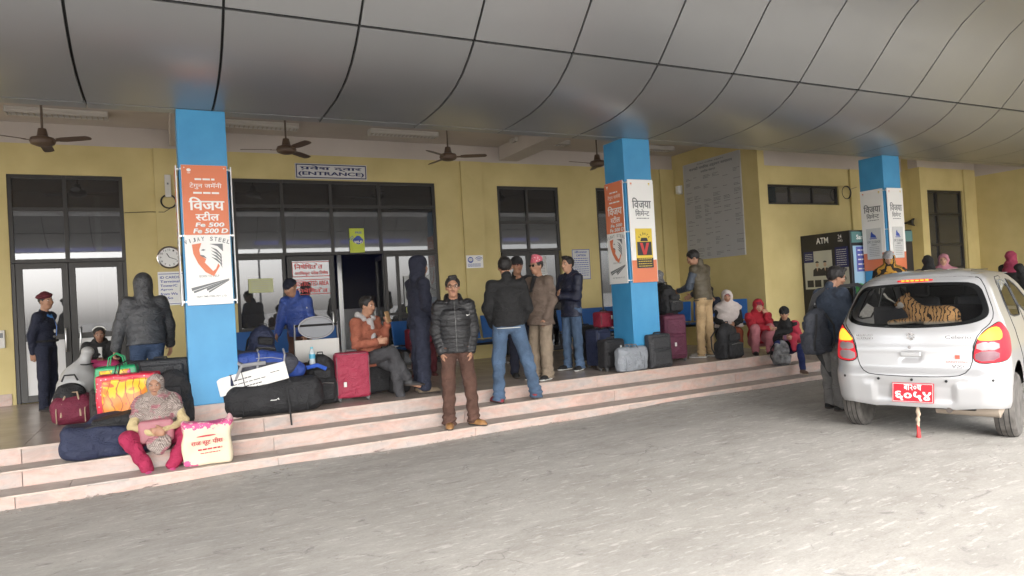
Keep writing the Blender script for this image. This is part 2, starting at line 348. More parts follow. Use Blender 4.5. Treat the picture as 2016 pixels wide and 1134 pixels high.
def marble(name, chips):
    def f(n, l, b):
        tc = n.new('ShaderNodeTexCoord').outputs['Object']; oi = n.new('ShaderNodeObjectInfo')
        va = n.new('ShaderNodeVectorMath'); va.operation = 'MULTIPLY_ADD'; cx = n.new('ShaderNodeCombineXYZ'); l.new(oi.outputs['Random'], cx.inputs[0]); l.new(oi.outputs['Random'], cx.inputs[2])
        l.new(cx.outputs[0], va.inputs[0]); va.inputs[1].default_value = (30, 30, 30); l.new(tc, va.inputs[2]); s = va.outputs[0]
        w = tex(n, l, 'Noise', 2.2, s, 8, (.7, 1, 2.6), .6, 1.4)
        c = ramp(n, l, w.outputs[0], [(.30, (.34, .31, .30)), (.42, (.48, .40, .37)), (.52, (.56, .39, .33)), (.62, (.58, .33, .26)), (.72, (.42, .34, .32))])
        c = mixc(n, l, .30, c, ramp(n, l, tex(n, l, 'Noise', 14, s, 6).outputs[0], [(.3, (.35, .31, .29)), (.7, (.56, .49, .46))]))
        d = tex(n, l, 'Noise', 1.6, s, 8, (1, 1, 2), .75, .6); c = mixc(n, l, ramp(n, l, d.outputs[0], [(.42, (0, 0, 0)), (.7, (.75, .75, .75))]), c, (.30, .26, .235)); d2 = tex(n, l, 'Noise', 16, s, 6, (1, 1, .5), .8); c = mixc(n, l, ramp(n, l, d2.outputs[0], [(.6, (0, 0, 0)), (.68, (.6, .6, .6))]), c, (.25, .21, .19))
        if chips:
            sp = n.new('ShaderNodeSeparateXYZ'); l.new(tc, sp.inputs[0])
            nz = tex(n, l, 'Noise', 3.0, tc, 8, (1, 1, 2.2), .75, .8)
            m1 = n.new('ShaderNodeMath'); m1.operation = 'MULTIPLY_ADD'; m1.inputs[1].default_value = -2.2; l.new(sp.outputs[2], m1.inputs[0]); l.new(nz.outputs[0], m1.inputs[2])
            fac = ramp(n, l, m1.outputs[0], [(.52, (0, 0, 0)), (.535, (1, 1, 1))])
            c = mixc(n, l, fac, c, ramp(n, l, tex(n, l, 'Noise', 30, tc).outputs[0], [(.35, (.13, .11, .1)), (.65, (.36, .27, .23))]))
            bp = n.new('ShaderNodeBump'); bp.inputs['Distance'].default_value = -.02; l.new(fac, bp.inputs['Height']); l.new(bp.outputs[0], b.inputs['Normal'])
        l.new(c, b.inputs['Base Color']); b.inputs['Roughness'].default_value = .42
    return node_mat(name, f)
G_RISER = marble('pink_marble', 0); G_RISERC = marble('pink_marble_chipped', 1)
G_TREAD = mat('tread_stone', (.34, .29, .26), .5, col2=(.46, .41, .37), nscale=5)
G_FLOOR = mat('floor_stone', (.36, .30, .26), .26, col2=(.45, .385, .34), nscale=2.5, bump=.05, bscale=9)
G_NOSE = mat('nosing_stone', (.50, .40, .34), .4, noise=.18, nscale=6)
G_YEL = mat('yellow_paint', (.50, .41, .18), .72, col2=(.60, .50, .235), nscale=1.6, bump=.06, bscale=120)
G_WHT = mat('offwhite_paint', (.46, .41, .37), .8, col2=(.52, .47, .43), nscale=1.1)
def f_blue(n, l, b):
    tc = n.new('ShaderNodeTexCoord').outputs['Object']
    c = ramp(n, l, tex(n, l, 'Noise', 2.5, tc).outputs[0], [(.3, (.045, .25, .49)), (.7, (.062, .305, .56))])
    ch = tex(n, l, 'Noise', 5.5, tc, 8, (1, 1, .6), .8); c = mixc(n, l, ramp(n, l, ch.outputs[0], [(.685, (0, 0, 0)), (.695, (.9, .9, .9))]), c, (.5, .55, .58))
    sc_ = tex(n, l, 'Noise', 30, tc, 5, (1, 1, .15), .8); c = mixc(n, l, ramp(n, l, sc_.outputs[0], [(.6, (0, 0, 0)), (.8, (.25, .25, .25))]), c, (.12, .3, .5))
    l.new(c, b.inputs['Base Color']); b.inputs['Roughness'].default_value = .42
G_BLUE = node_mat('blue_paint', f_blue)
G_FRAME = mat('dark_window_frame', (.022, .02, .019), .45)
G_DARK = mat('black_joint', (.012, .012, .012), .8)
G_ALU = mat('canopy_panel_metal', (.335, .342, .350), .35, metal=.6, noise=.04, nscale=.5)
G_WPANEL = mat('white_door_panel', (.62, .62, .62), .4)
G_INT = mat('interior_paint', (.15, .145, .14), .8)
G_STEEL = mat('brushed_steel', (.6, .6, .6), .3, metal=1)
def f_glass(n, l, b):
    n.remove(b); out = n['Material Output']; mx = n.new('ShaderNodeMixShader'); g = n.new('ShaderNodeBsdfGlossy'); t = n.new('ShaderNodeBsdfTransparent')
    g.inputs['Color'].default_value = (.9, .92, .95, 1); g.inputs['Roughness'].default_value = .015; t.inputs['Color'].default_value = (.30, .30, .31, 1)
    fr = n.new('ShaderNodeFresnel'); fr.inputs[0].default_value = 1.5; a = n.new('ShaderNodeMath'); a.operation = 'ADD'; a.inputs[1].default_value = .05; l.new(fr.outputs[0], a.inputs[0])
    df = n.new('ShaderNodeBsdfDiffuse'); df.inputs['Color'].default_value = (.34, .34, .35, 1); m2 = n.new('ShaderNodeMixShader'); m2.inputs[0].default_value = .11; l.new(t.outputs[0], m2.inputs[1]); l.new(df.outputs[0], m2.inputs[2])
    l.new(a.outputs[0], mx.inputs[0]); l.new(m2.outputs[0], mx.inputs[1]); l.new(g.outputs[0], mx.inputs[2]); l.new(mx.outputs[0], out.inputs[0])
G_GLASS = node_mat('tinted_reflective_glass', f_glass)
# ------------------------------------------------------------------ ground
def build_ground():
    xs = np.concatenate([[-400, -150, -60, -30], np.arange(-14, 26.1, .5), [40, 80, 160, 400]]); ys = np.concatenate([[-400, -150, -60, -30, -15], np.arange(-4, 7.3, .45), [7.35, 7.5, 9, 12, 25, 60, 400]])
    V = []; 
    for y in ys:
        for x in xs:
            u = min(max((x - 1.5) / 5, 0), 1); z = .045 * u * u * (3 - 2 * u) * (1 if -2 < y < 12 and x < 26 else 0)
            if -4 < y < 7.4: z += .012 * math.sin(x * .9 + 1.3 * math.sin(y)) * math.sin(y * 1.1)
            if y in (7.35, 7.5): z += .010 + .018 * math.sin(x * 1.7) * math.sin(x * .63 + 1)
            V.append((x, y, z))
    w = len(xs); Q = [(j * w + i, j * w + i + 1, (j + 1) * w + i + 1, (j + 1) * w + i) for j in range(len(ys) - 1) for i in range(w - 1)]
    link('ground', quad_mesh('ground', V, Q), G_GROUND)['kind'] = 'structure'
build_ground()
# ------------------------------------------------------------------ platform and steps
S1Y, S1Z, S2Y, S2Z, PY_, PZ = 7.431, .125, 7.762, .283, 8.09, .441
XL, XR = -10.85, 9.75
def piece(name, x0, y0, z0, x1, y1, z1, m, parent, bev=.004):
    """slab with its origin at its own corner so grain differs piece by piece"""
    return MB().box((0, 0, 0), (x1 - x0, y1 - y0, z1 - z0), bev).build(name, m, parent, loc=(x0, y0, z0))
steps = thing('entrance_steps', 'three long pink marble steps with worn chipped edges below the terminal platform', 'steps', (0, 0, 0))
MB().box((XL, S1Y + .03, -.2), (XR, 12.6, S1Z - .02)).box((XL, S2Y + .03, S1Z - .02), (XR - .15, 12.6, S2Z - .02)).box((XL, PY_ + .03, S2Z - .02), (XR - .3, 12.41, PZ - .022)).build('core', G_TREAD, steps)
rs = random.Random(3)
for (y, z0, z1, off, mm, xr) in ((S1Y, -.02, S1Z - .02, 1.0, G_RISERC, XR), (S2Y, S1Z, S2Z - .02, 1.01, G_RISER, XR - .15), (PY_, S2Z, PZ - .02, .96, G_RISER, XR - .3)):
    L = 2.215; x = off - L * math.ceil((off - XL) / L)
    while x < xr:
        a, b = max(x, XL), min(x + L, xr)
        if b - a > .05: piece('riser_slab', a + .003, y + .012 + rs.uniform(0, .003), z0, b - .003, y + .045, z1, mm, steps)
        x += L
    # side returns at the right end
    piece('riser_slab', xr - .03, y + .047, z0, xr, 12.4, z1, G_RISER, steps)
for (y0, y1, z, xr, m, nm) in ((S1Y, S2Y + .012, S1Z, XR + .015, G_TREAD, 'tread_slab'), (S2Y, PY_ + .012, S2Z, XR - .135, G_TREAD, 'tread_slab')):
    x = XL + rs.uniform(0, .5) - 1.3
    while x < xr:
        a, b = max(x, XL), min(x + 1.83, xr)
        if b - a > .05: piece(nm, a + .002, y0 + .016, z - .02, b - .002, y1, z, m, steps)
        x += 1.83
for (y, z, xr) in ((S1Y, S1Z, XR + .015), (S2Y, S2Z, XR - .135), (PY_, PZ, XR - .285)):
    x = XL
    while x < xr:
        b = min(x + rs.uniform(2.0, 3.2), xr); brk = 0
        if y == S1Y and rs.random() < .35: brk = rs.uniform(.15, .5)
        if b - x > .3: piece('nosing', x + .002, y, z - .018 - rs.uniform(0, .003), b - .003 - brk, y + .0155, z + .0012, G_NOSE, steps, .005)
        x = b
pl = empty('side_platform'); pl['kind'] = 'structure'
MB().box((10.9, 7.35, 0), (17.4, 9.9, S2Z - .02)).box((10.7, 7.05, 0), (17.4, 7.349, S1Z)).build('core', G_TREAD, pl); MB().box((10.88, 7.33, S2Z - .0199), (17.4, 9.9, S2Z), .004).build('slab', G_NOSE, pl)
floor = empty('platform_floor'); floor['kind'] = 'structure'
y = PY_ + .016
tm = {}
while y < 12.4:
    x = XL
    while x < XR - .3:
        w_, d_ = min(1.2, XR - .285 - x), min(.9, 12.41 - y)
        if w_ > .05:
            key = (round(w_, 3), round(d_, 3))
            if key not in tm: tm[key] = np_mesh('floor_tile', *(lambda q: (q.V, q.F))(MB().box((.002, .002, -.02), (w_ - .002, d_ - .002, 0), .002)))
            link('floor_tile', tm[key], G_FLOOR, floor, (x, y, PZ))
        x += 1.2
    y += .9
MB().box((XL, PY_ + .03, PZ - .022), (XR - .3, 12.4, PZ - .006)).build('grout', G_DARK, floor)
# ------------------------------------------------------------------ terminal building
WY = 12.41; BX = 10.65; FY = 9.93; ZC = 4.64
bld = thing('terminal_building', 'single storey yellow airport terminal front with blue square columns and dark framed doors', 'building', (0, WY, 0))
bld.location = (0, 0, 0)
def part(nm, mb, m, **k): return mb.build(nm, m, bld, **k)
T = .22
def wall_with_holes(nm, x0, x1, y, holes, z1, m=G_YEL):
    """front wall strip with openings (hx0,hx1,hz0,hz1)"""
    mb = MB(); x = x0; z0 = 0
    for (a, b, c, d) in sorted(holes):
        if a > x: mb.box((x, y, z0), (a, y + T, z1))
        if d < z1: mb.box((a, y, d), (b, y + T, z1))
        if c > z0: mb.box((a, y, z0), (b, y + T, c))
        x = b
    mb.box((x, y, z0), (x1, y + T, z1)); return part(nm, mb, m)
OP = {'A': (-1.95, -.45, PZ, 3.86), 'M': (1.15, 4.79, PZ, 3.88), 'C': (6.12, 7.55, PZ, 3.86), 'D': (8.50, 9.9, PZ, 3.87)}
wall_with_holes('wall', -12, BX, WY, [OP[k] for k in OP] + [(-6.5, -4.2, PZ, 3.86)], ZC)
part('upper_band', MB().box((-12, WY - .004, 4.325), (BX, WY + .01, ZC)), G_WHT)
for (a, b) in ((-5.95 + .0, -5.5), (.0, .46), (5.33, 5.78), (10.25, 10.65)):
    part('pilaster', MB().box((a, WY - .055, PZ), (b, WY - .004, 4.322), .004), G_YEL)
for a in (-5.7, .24, 6.18, 12.13):
    y1 = WY - .06 if a < 10 else FY
    part('ceiling_beam', MB().box((a, 8.5, 4.36), (a + .42, y1, ZC - .002), .004), G_WHT)
part('ceiling', MB().box((-12, 8.46, ZC), (30, WY + T, ZC + .2)), G_WHT)
part('ceiling_fascia', MB().box((-12, 8.46, 3.90), (30, 8.49, ZC - .001)), G_WHT)
# skirting along the wall
for (a, b) in ((-12, -6.6), (-4.1, -2.0), (-.40, 1.10), (4.84, 6.06), (7.60, 8.45), (9.95, BX)):
    part('skirting', MB().box((a, WY - .075 if False else WY - .018, PZ), (b, WY - .001, PZ + .17), .003), G_RISER)
# jutting block with the notice board on its side
part('side_wall', MB().box((BX, FY - .06, 0), (BX + .18, WY + T, ZC - .001), 0), G_YEL)
wall_with_holes('front_wall', BX + .181, 15.25, FY, [(10.95, 13.06, 3.18, 3.585)], 3.96)
part('upper_band', MB().box((BX + .25, FY + .002, 3.962), (15.25, FY + T, ZC - .001)), G_WHT)
part('pilaster', MB().box((13.4, FY - .05, 0), (13.75, FY - .001, 3.955), .004), G_YEL)
wall_with_holes('front_wall', 15.25, 17.6, 9.56, [(15.52, 16.9, .5, 3.5)], 4.0)
part('side_wall', MB().box((15.251, 9.785, 0), (15.45, 10.3, ZC - .002)), G_YEL); part('pilaster', MB().box((15.25, 9.52, 0), (15.49, 9.559, 4.0), .004), G_YEL); part('pilaster', MB().box((16.93, 9.52, 0), (17.2, 9.559, 4.0), .004), G_YEL)
part('upper_band', MB().box((15.25, 9.565, 4.002), (17.6, 9.56 + T, ZC - .001)), G_WHT)
part('side_wall', MB().box((17.45, 3.5, 0), (17.7, 9.56, 3.85)), G_YEL); part('upper_band', MB().box((17.448, 3.5, 3.851), (17.7, 9.56, 6.2)), G_WHT)
part('front_wall', MB().box((17.7, 3.5, 0), (30, 3.72, 4.6)), G_YEL)
# dark rooms behind the glass
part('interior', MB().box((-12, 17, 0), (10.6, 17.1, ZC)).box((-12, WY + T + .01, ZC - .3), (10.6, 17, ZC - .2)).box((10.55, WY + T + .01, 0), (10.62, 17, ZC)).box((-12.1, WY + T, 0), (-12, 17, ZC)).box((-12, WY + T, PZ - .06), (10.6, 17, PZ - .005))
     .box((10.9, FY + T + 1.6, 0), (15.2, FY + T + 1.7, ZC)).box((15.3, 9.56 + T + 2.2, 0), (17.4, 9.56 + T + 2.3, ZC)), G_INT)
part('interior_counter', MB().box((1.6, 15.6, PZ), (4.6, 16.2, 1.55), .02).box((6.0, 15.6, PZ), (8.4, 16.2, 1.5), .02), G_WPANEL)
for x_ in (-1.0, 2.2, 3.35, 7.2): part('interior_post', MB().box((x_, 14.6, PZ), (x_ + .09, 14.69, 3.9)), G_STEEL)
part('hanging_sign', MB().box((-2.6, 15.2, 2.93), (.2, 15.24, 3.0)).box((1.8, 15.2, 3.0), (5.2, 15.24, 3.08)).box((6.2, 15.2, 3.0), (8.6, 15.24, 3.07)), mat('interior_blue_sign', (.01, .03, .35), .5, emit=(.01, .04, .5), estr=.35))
# windows
def glazing(nm, x0, x1, z0, z1, xs, zs, y, bar=.055, skip=(), panels={}, m=G_FRAME, deep=.07):
    """frame of bars and one pane per cell"""
    w = empty(nm, (x0, y, z0), parent=bld); fr = MB(); X = [0] + [a - x0 for a in xs] + [x1 - x0]; Z = [0] + [a - z0 for a in zs] + [z1 - z0]
    for i, a in enumerate(X):
        lo, hi = (a, a + bar) if i == 0 else ((a - bar, a) if i == len(X) - 1 else (a - bar / 2, a + bar / 2)); fr.box((lo, 0, 0), (hi, deep, z1 - z0), .003)
    for j, a in enumerate(Z):
        lo, hi = (a, a + bar) if j == 0 else ((a - bar, a) if j == len(Z) - 1 else (a - bar / 2, a + bar / 2))
        for i in range(len(X) - 1): fr.box((X[i] + bar * .5 + .001, .003, lo), (X[i + 1] - bar * .5 - .001, deep - .003, hi), .002)
    fr.build('frame', m, w)
    for i in range(len(X) - 1):
        for j in range(len(Z) - 1):
            if (i, j) in skip: continue
            mm = panels.get((i, j), G_GLASS)
            MB().box((X[i] + bar * .4, .03, Z[j] + bar * .4), (X[i + 1] - bar * .4, .036, Z[j + 1] - bar * .4)).build('panel' if mm is not G_GLASS else 'pane', mm, w)
    return w
def door_leaf(x0, x1, z0, z1, y, zmid, panel=None, handle=None, ang=0., hinge='l'):
    w_ = x1 - x0; d = empty('door', (x0 if hinge == 'l' else x1, y, z0), ang, bld); s = 1 if hinge == 'l' else -1
    f = MB(); b = .085
    def bx(a, c, zz0, zz1, y0=0, y1=.05, bev=.003):
        a, c = (a, c) if s > 0 else (-c, -a); return (a, y0, zz0), (c, y1, zz1), bev
    h = z1 - z0; zm = zmid - z0
    for q in (bx(0, b, 0, h), bx(w_ - b, w_, 0, h), bx(b, w_ - b, 0, .1), bx(b, w_ - b, h - b, h), bx(b, w_ - b, zm - b / 2, zm + b / 2)): f.box(*q)
    f.build('frame', G_FRAME, d)
    MB().box(*bx(b - .01, w_ - b + .01, zm + b / 2 - .01, h - b + .01, .022, .028, 0)).build('pane', G_GLASS, d)
    MB().box(*bx(b - .01, w_ - b + .01, .09, zm - b / 2 + .01, .02, .03, 0)).build('panel' if panel else 'pane', panel or G_GLASS, d)
    if handle is not None:
        xh = handle * s; zz = 1.35 - z0
        MB().tube([(xh, 0, zz - .17), (xh, -.05, zz - .17), (xh, -.06, zz - .15), (xh, -.06, zz + .15), (xh, -.05, zz + .17), (xh, 0, zz + .17)], .012, 8).build('handle', G_STEEL, d, smooth=True)
    return d
a = OP['A']; glazing('window', a[0], a[1], 2.53, a[3], [-1.23], [3.34], WY + .02)
door_leaf(a[0] + .055, -1.235, PZ + .01, 2.525, WY + .025, 1.40, G_WPANEL, .60); door_leaf(-1.225, a[1] - .055, PZ + .01, 2.525, WY + .025, 1.40, G_WPANEL, .60, hinge='r')
MB().box((a[0], 0, 0), (a[0] + .05, .08, 2.525 - PZ), .003).box((a[1] - .05, 0, 0), (a[1], .08, 2.525 - PZ), .003).build('door_frame', G_FRAME, bld, loc=(0, WY + .02, PZ))
a = OP['M']; glazing('window', a[0], a[1], 2.55, a[3], [1.96, 2.80, 3.69], [3.42], WY + .02)
glazing('window', a[0], 1.96, PZ, 2.548, [], [1.30], WY + .02); glazing('window', 3.72, a[1], PZ, 2.548, [3.98], [1.42], WY + .02)
door_leaf(1.985, 2.80, PZ + .01, 2.54, WY + .03, 1.34, None, .74); door_leaf(2.82, 3.70, PZ + .01, 2.54, WY + .06, 1.34, None, .8, math.radians(-97), 'r')
a = OP['C']; glazing('window', a[0], a[1], 2.53, a[3], [6.80], [3.12], WY + .02); door_leaf(a[0] + .05, 6.80, PZ + .01, 2.525, WY + .025, 1.36, None, .6); door_leaf(6.81, a[1] - .05, PZ + .01, 2.525, WY + .025, 1.36, None, .6, hinge='r')
a = OP['D']; glazing('window', a[0], a[1], PZ, a[3], [9.2], [1.25, 2.53, 3.34], WY + .02)
glazing('window', -6.5, -4.2, PZ, 3.86, [-5.7, -4.95], [1.4, 2.53, 3.3], WY + .02)
glazing('vent_window', 10.95, 13.06, 3.18, 3.585, [11.62, 12.3], [], FY + .03, bar=.04)
glazing('window', 15.52, 16.9, .5, 3.5, [15.96], [1.7, 2.25, 2.95], 9.60)
# columns
BC = (.241, 6.18, 12.13); CY, CW = 8.256, .496
def column(x, y=CY):
    c = empty('column', (x, y, PZ if abs(y - CY) < .1 and x < 10 else 0), parent=bld); z0 = c.location.z
    MB().box((0, 0, 0.19), (CW, CW, 3.868 - z0), .008).build('shaft', G_BLUE, c)
    MB().box((-.015, -.015, 0), (CW + .015, CW + .015, .19), .004).build('column_base', G_RISER, c)
for x in (-5.7,) + BC + (18.08,): column(x)
# ------------------------------------------------------------------ canopy of curved metal panels
can = thing('metal_canopy', 'wide drive-through canopy with a curved underside of grey metal panels and dark seams', 'canopy')
HALF = [(8.256, 3.87), (7.95, 3.868), (7.5, 3.885), (7.2, 3.925), (7.0, 3.975), (6.8, 4.055), (6.6, 4.175), (6.452, 4.293), (6.25, 4.49), (6.05, 4.70), (5.85, 4.915), (5.65, 5.10), (5.4, 5.27), (5.1, 5.41), (4.7, 5.52), (4.3, 5.585), (3.9, 5.62), (3.38, 5.635)]
SEAM_Y = [8.256, 6.452, 4.7, 3.38]
YC = 3.38
PX0, PW = -.595, 1.204
def canopy():
    prof = HALF + [(2 * YC - y, z) for y, z in HALF[-2::-1]]; sy = SEAM_Y + [2 * YC - y for y in SEAM_Y[-2::-1]]; g = .0125
    def norm(i):
        a = Vector(prof[max(i - 1, 0)]); b = Vector(prof[min(i + 1, len(prof) - 1)]); t = (b - a).normalized(); return Vector((t.y, -t.x)) * (1 if True else -1)
    me = []
    for r in range(len(sy) - 1):
        I = [i for i, (y, z) in enumerate(prof) if sy[r + 1] - 1e-6 <= y <= sy[r] + 1e-6]
        P = [Vector(prof[i]) for i in I]; N = [norm(i) for i in I]
        P[0] = P[0] + (P[1] - P[0]).normalized() * g; P[-1] = P[-1] + (P[-2] - P[-1]).normalized() * g
        V = []; Fc = []; xs = (g, PW - g); n = len(P)
        up = [-nn if nn.y < 0 else nn for nn in N]
        for x in xs:
            for p in P: V.append((x, p.x, p.y))
        for x in xs:
            for p, u in zip(P, up): V.append((x, p.x + u.x * .03, p.y + u.y * .03))
        for i in range(n - 1): Fc.append((i, i + 1, n + i + 1, n + i))
        for i in range(n - 1): Fc.append((i + 1, i, 2 * n + i, 2 * n + i + 1)); Fc.append((n + i, n + i + 1, 3 * n + i + 1, 3 * n + i))
        Fc.append((0, n, 3 * n, 2 * n)); Fc.append((n - 1, 3 * n - 1, 4 * n - 1, 2 * n - 1))
        m_ = np_mesh('canopy_panel', V, Fc, True); m_.set_sharp_from_angle(angle=math.radians(35)); m_.materials.append(G_ALU); me.append(m_)
    lip = np_mesh('soffit_panel', *(lambda q: (q.V, q.F))(MB().box((.008, 8.275, 3.868), (PW - .008, 8.46, 3.898)))); lip.materials.append(G_ALU)
    for c in range(-9, 20):
        x = PX0 + c * PW
        for r, m_ in enumerate(me): link('canopy_panel', m_, None, can, (x, 0, 0))
        link('soffit_panel', lip, None, can, (x, 0, 0))
    x0, x1 = PX0 - 9 * PW, PX0 + 20 * PW; mb = MB()
    V = [(x, p[0], p[1] + .035) for x in (x0, x1) for p in prof]; n = len(prof); Fc = [(i, i + 1, n + i + 1, n + i) for i in range(n - 1)]
    V += [(x, p[0], p[1] + .5) for x in (x0, x1) for p in prof]; Fc += [(2 * n + i, 3 * n + i, 3 * n + i + 1, 2 * n + i + 1) for i in range(n - 1)]
    mb.add(V, Fc); mb.box((x0, 8.22, 3.902), (x1, 8.455, 4.6)); mb.build('backing', G_DARK, can)
    MB().box((x0, -1.62, 3.87), (x1, -1.51, 4.75)).build('outer_fascia', G_ALU, can)
canopy()
# ------------------------------------------------------------------ ceiling fans and tube lights
M_FAN = mat('fan_brown', (.10, .065, .045), .45); M_ROD = mat('fan_rod', (.12, .09, .07), .5)
def fan(x, y, z, rot, label, tilt=0):
    f = thing('ceiling_fan', label, 'ceiling fan', (x, y, z), 0, 'ceiling fans above the platform')
    MB().tube([(0, 0, .07), (0, 0, ZC - z)], .014, 8).lathe([(.05, ZC - z - .07), (.055, ZC - z - .01)], 12).build('rod', M_ROD, f, smooth=True)
    MB().lathe([(.02, -.075), (.07, -.07), (.13, -.045), (.145, -.01), (.13, .03), (.07, .05), (.062, .06), (.045, .15), (.02, .155)], 20).build('motor', M_FAN, f, smooth=True)
    for k in range(3):
        a = rot + k * 2 * math.pi / 3; R = Matrix.Rotation(a, 4, 'Z') @ Matrix.Rotation(math.radians(-11), 4, 'X')
        o = []
        for s_ in (1, -1):
            pass
        pts = [(.20, -.045), (.28, -.062), (.50, -.062), (.60, -.055), (.625, -.03), (.632, 0), (.625, .03), (.60, .055), (.50, .062), (.28, .062), (.20, .045)]
        MB().prism(pts, -.012, -.006, R).box((.11, -.022, -.018), (.23, .022, -.010), 0, R).build('blade', M_FAN, f)
    return f
fan(-1.235, 10.4, 3.93, math.radians(90), 'brown three-bladed ceiling fan left of the first blue column, in front of the left door')
fan(1.74, 10.4, 3.96, math.radians(50), 'brown ceiling fan just right of the first blue column, left of the entrance sign')
fan(4.28, 10.4, 3.96, math.radians(98), 'brown ceiling fan hanging near the right end of the entrance glazing')
fan(7.2, 10.4, 3.96, math.radians(65), 'brown ceiling fan half hidden behind the second blue column')
M_LB = mat('fitting_enamel', (.5, .47, .43), .5); M_LO = mat('louvre_aluminium', (.75, .75, .75), .2, metal=1)
def tube_light(x, y, label):
    t = thing('tube_light', label, 'ceiling light', (x, y, ZC), 0, 'louvred tube lights on the platform ceiling')
    MB().box((-.62, -.11, -.035), (.62, .11, -.001), .006).build('housing', M_LB, t)
    MB().box((-.60, -.10, -.085), (.60, -.092, -.036)).box((-.60, .092, -.085), (.60, .10, -.036)).box((-.62, -.11, -.088), (-.602, .11, -.036)).box((.602, -.11, -.088), (.62, .11, -.036)).build('side_reflector', M_LB, t)
    for k in range(17): MB().box((-.006, -.09, -.083), (.006, .09, -.052)).build('louvre', M_LO, t, loc=(-.56 + k * .07, 0, 0))
    MB().tube([(-.58, 0, -.045), (.58, 0, -.045)], .008, 8).build('tube', mat('tube_glass', (.85, .85, .85), .3), t, smooth=True)
for x, l in ((-1.18, 'louvred tube light above the left door, behind the first fan'), (1.52, 'louvred tube light beside the first blue column, partly hidden by it'), (3.95, 'louvred tube light on the ceiling right of the entrance sign'), (6.72, 'louvred tube light on the ceiling left of the second blue column'), (9.35, 'louvred tube light right of the second blue column, nearest the notice board')):
    tube_light(x, 11.6, l)
# ------------------------------------------------------------------ advertising boards on the columns
P_OR = mat('print_orange', (.66, .19, .09), .45); P_WH = mat('print_white', (.78, .78, .77), .4); P_GR = mat('print_grey', (.16, .17, .18), .5); P_BK = mat('print_black', (.02, .02, .025), .5)
P_YE = mat('print_yellow', (.68, .50, .05), .45); P_RD = mat('print_red', (.5, .03, .03), .45); P_BL = mat('print_blue', (.03, .07, .36), .45); P_LG = mat('print_light_grey', (.45, .46, .47), .45)
P_NV = mat('print_navy', (.015, .02, .10), .5); P_SI = mat('print_silver', (.55, .56, .56), .5)
HS = ('स', .33); HN = ('न', .35)
def emblem(mb, cx, cy, r, Mx):
    flat(mb, arc(cx, cy, r, r * .75, 0, 360, 12)[:-1], Mx)
    for k in range(3): rectf(mb, cx - r * (.8 - .1 * k), cy - r * (1.0 + .3 * k) - r * .12, cx + r * (.8 - .1 * k), cy - r * (1.0 + .3 * k), Mx)
def shield(o, Mx, cx, cy, s):
    """coral shield with a roaring lion's head in profile and steel rods"""
    a = MB(); b = MB(); w = MB(); z = .004
    flat(a, [(cx - .155 * s, cy + .14 * s), (cx - .06 * s, cy + .155 * s), (cx - .085 * s, cy + .08 * s), (cx - .075 * s, cy + .02 * s), (cx - .02 * s, cy - .02 * s), (cx - .035 * s, cy - .06 * s), (cx + .0 * s, cy - .10 * s), (cx + .045 * s, cy - .155 * s), (cx + .075 * s, cy - .13 * s), (cx + .1 * s, cy - .07 * s), (cx + .115 * s, cy - .10 * s), (cx + .05 * s, cy - .21 * s), (cx - .03 * s, cy - .165 * s), (cx - .10 * s, cy - .07 * s), (cx - .145 * s, cy + .04 * s)], Mx, z)
    flat(b, [(cx + .02 * s, cy + .145 * s), (cx + .10 * s, cy + .12 * s), (cx + .155 * s, cy + .06 * s), (cx + .155 * s, cy + .145 * s)], Mx, z)
    for k in range(4):
        q = k * .035 * s
        flat(b, [(cx + .03 * s, cy + .11 * s - q), (cx + .09 * s, cy + .085 * s - q), (cx + .135 * s, cy + .03 * s - q), (cx + .14 * s, cy - .02 * s - q), (cx + .12 * s, cy + .03 * s - q), (cx + .08 * s, cy + .068 * s - q)], Mx, z)
    flat(b, [(cx - .07 * s, cy + .075 * s), (cx - .045 * s, cy + .09 * s), (cx - .02 * s, cy + .08 * s), (cx - .04 * s, cy + .07 * s)], Mx, z); flat(b, [(cx - .09 * s, cy + .03 * s), (cx - .04 * s, cy + .02 * s), (cx - .01 * s, cy - .015 * s), (cx - .06 * s, cy + .005 * s)], Mx, z)
    a.build('lion_shield', P_OR, o); b.build('lion_mane', P_GR, o)
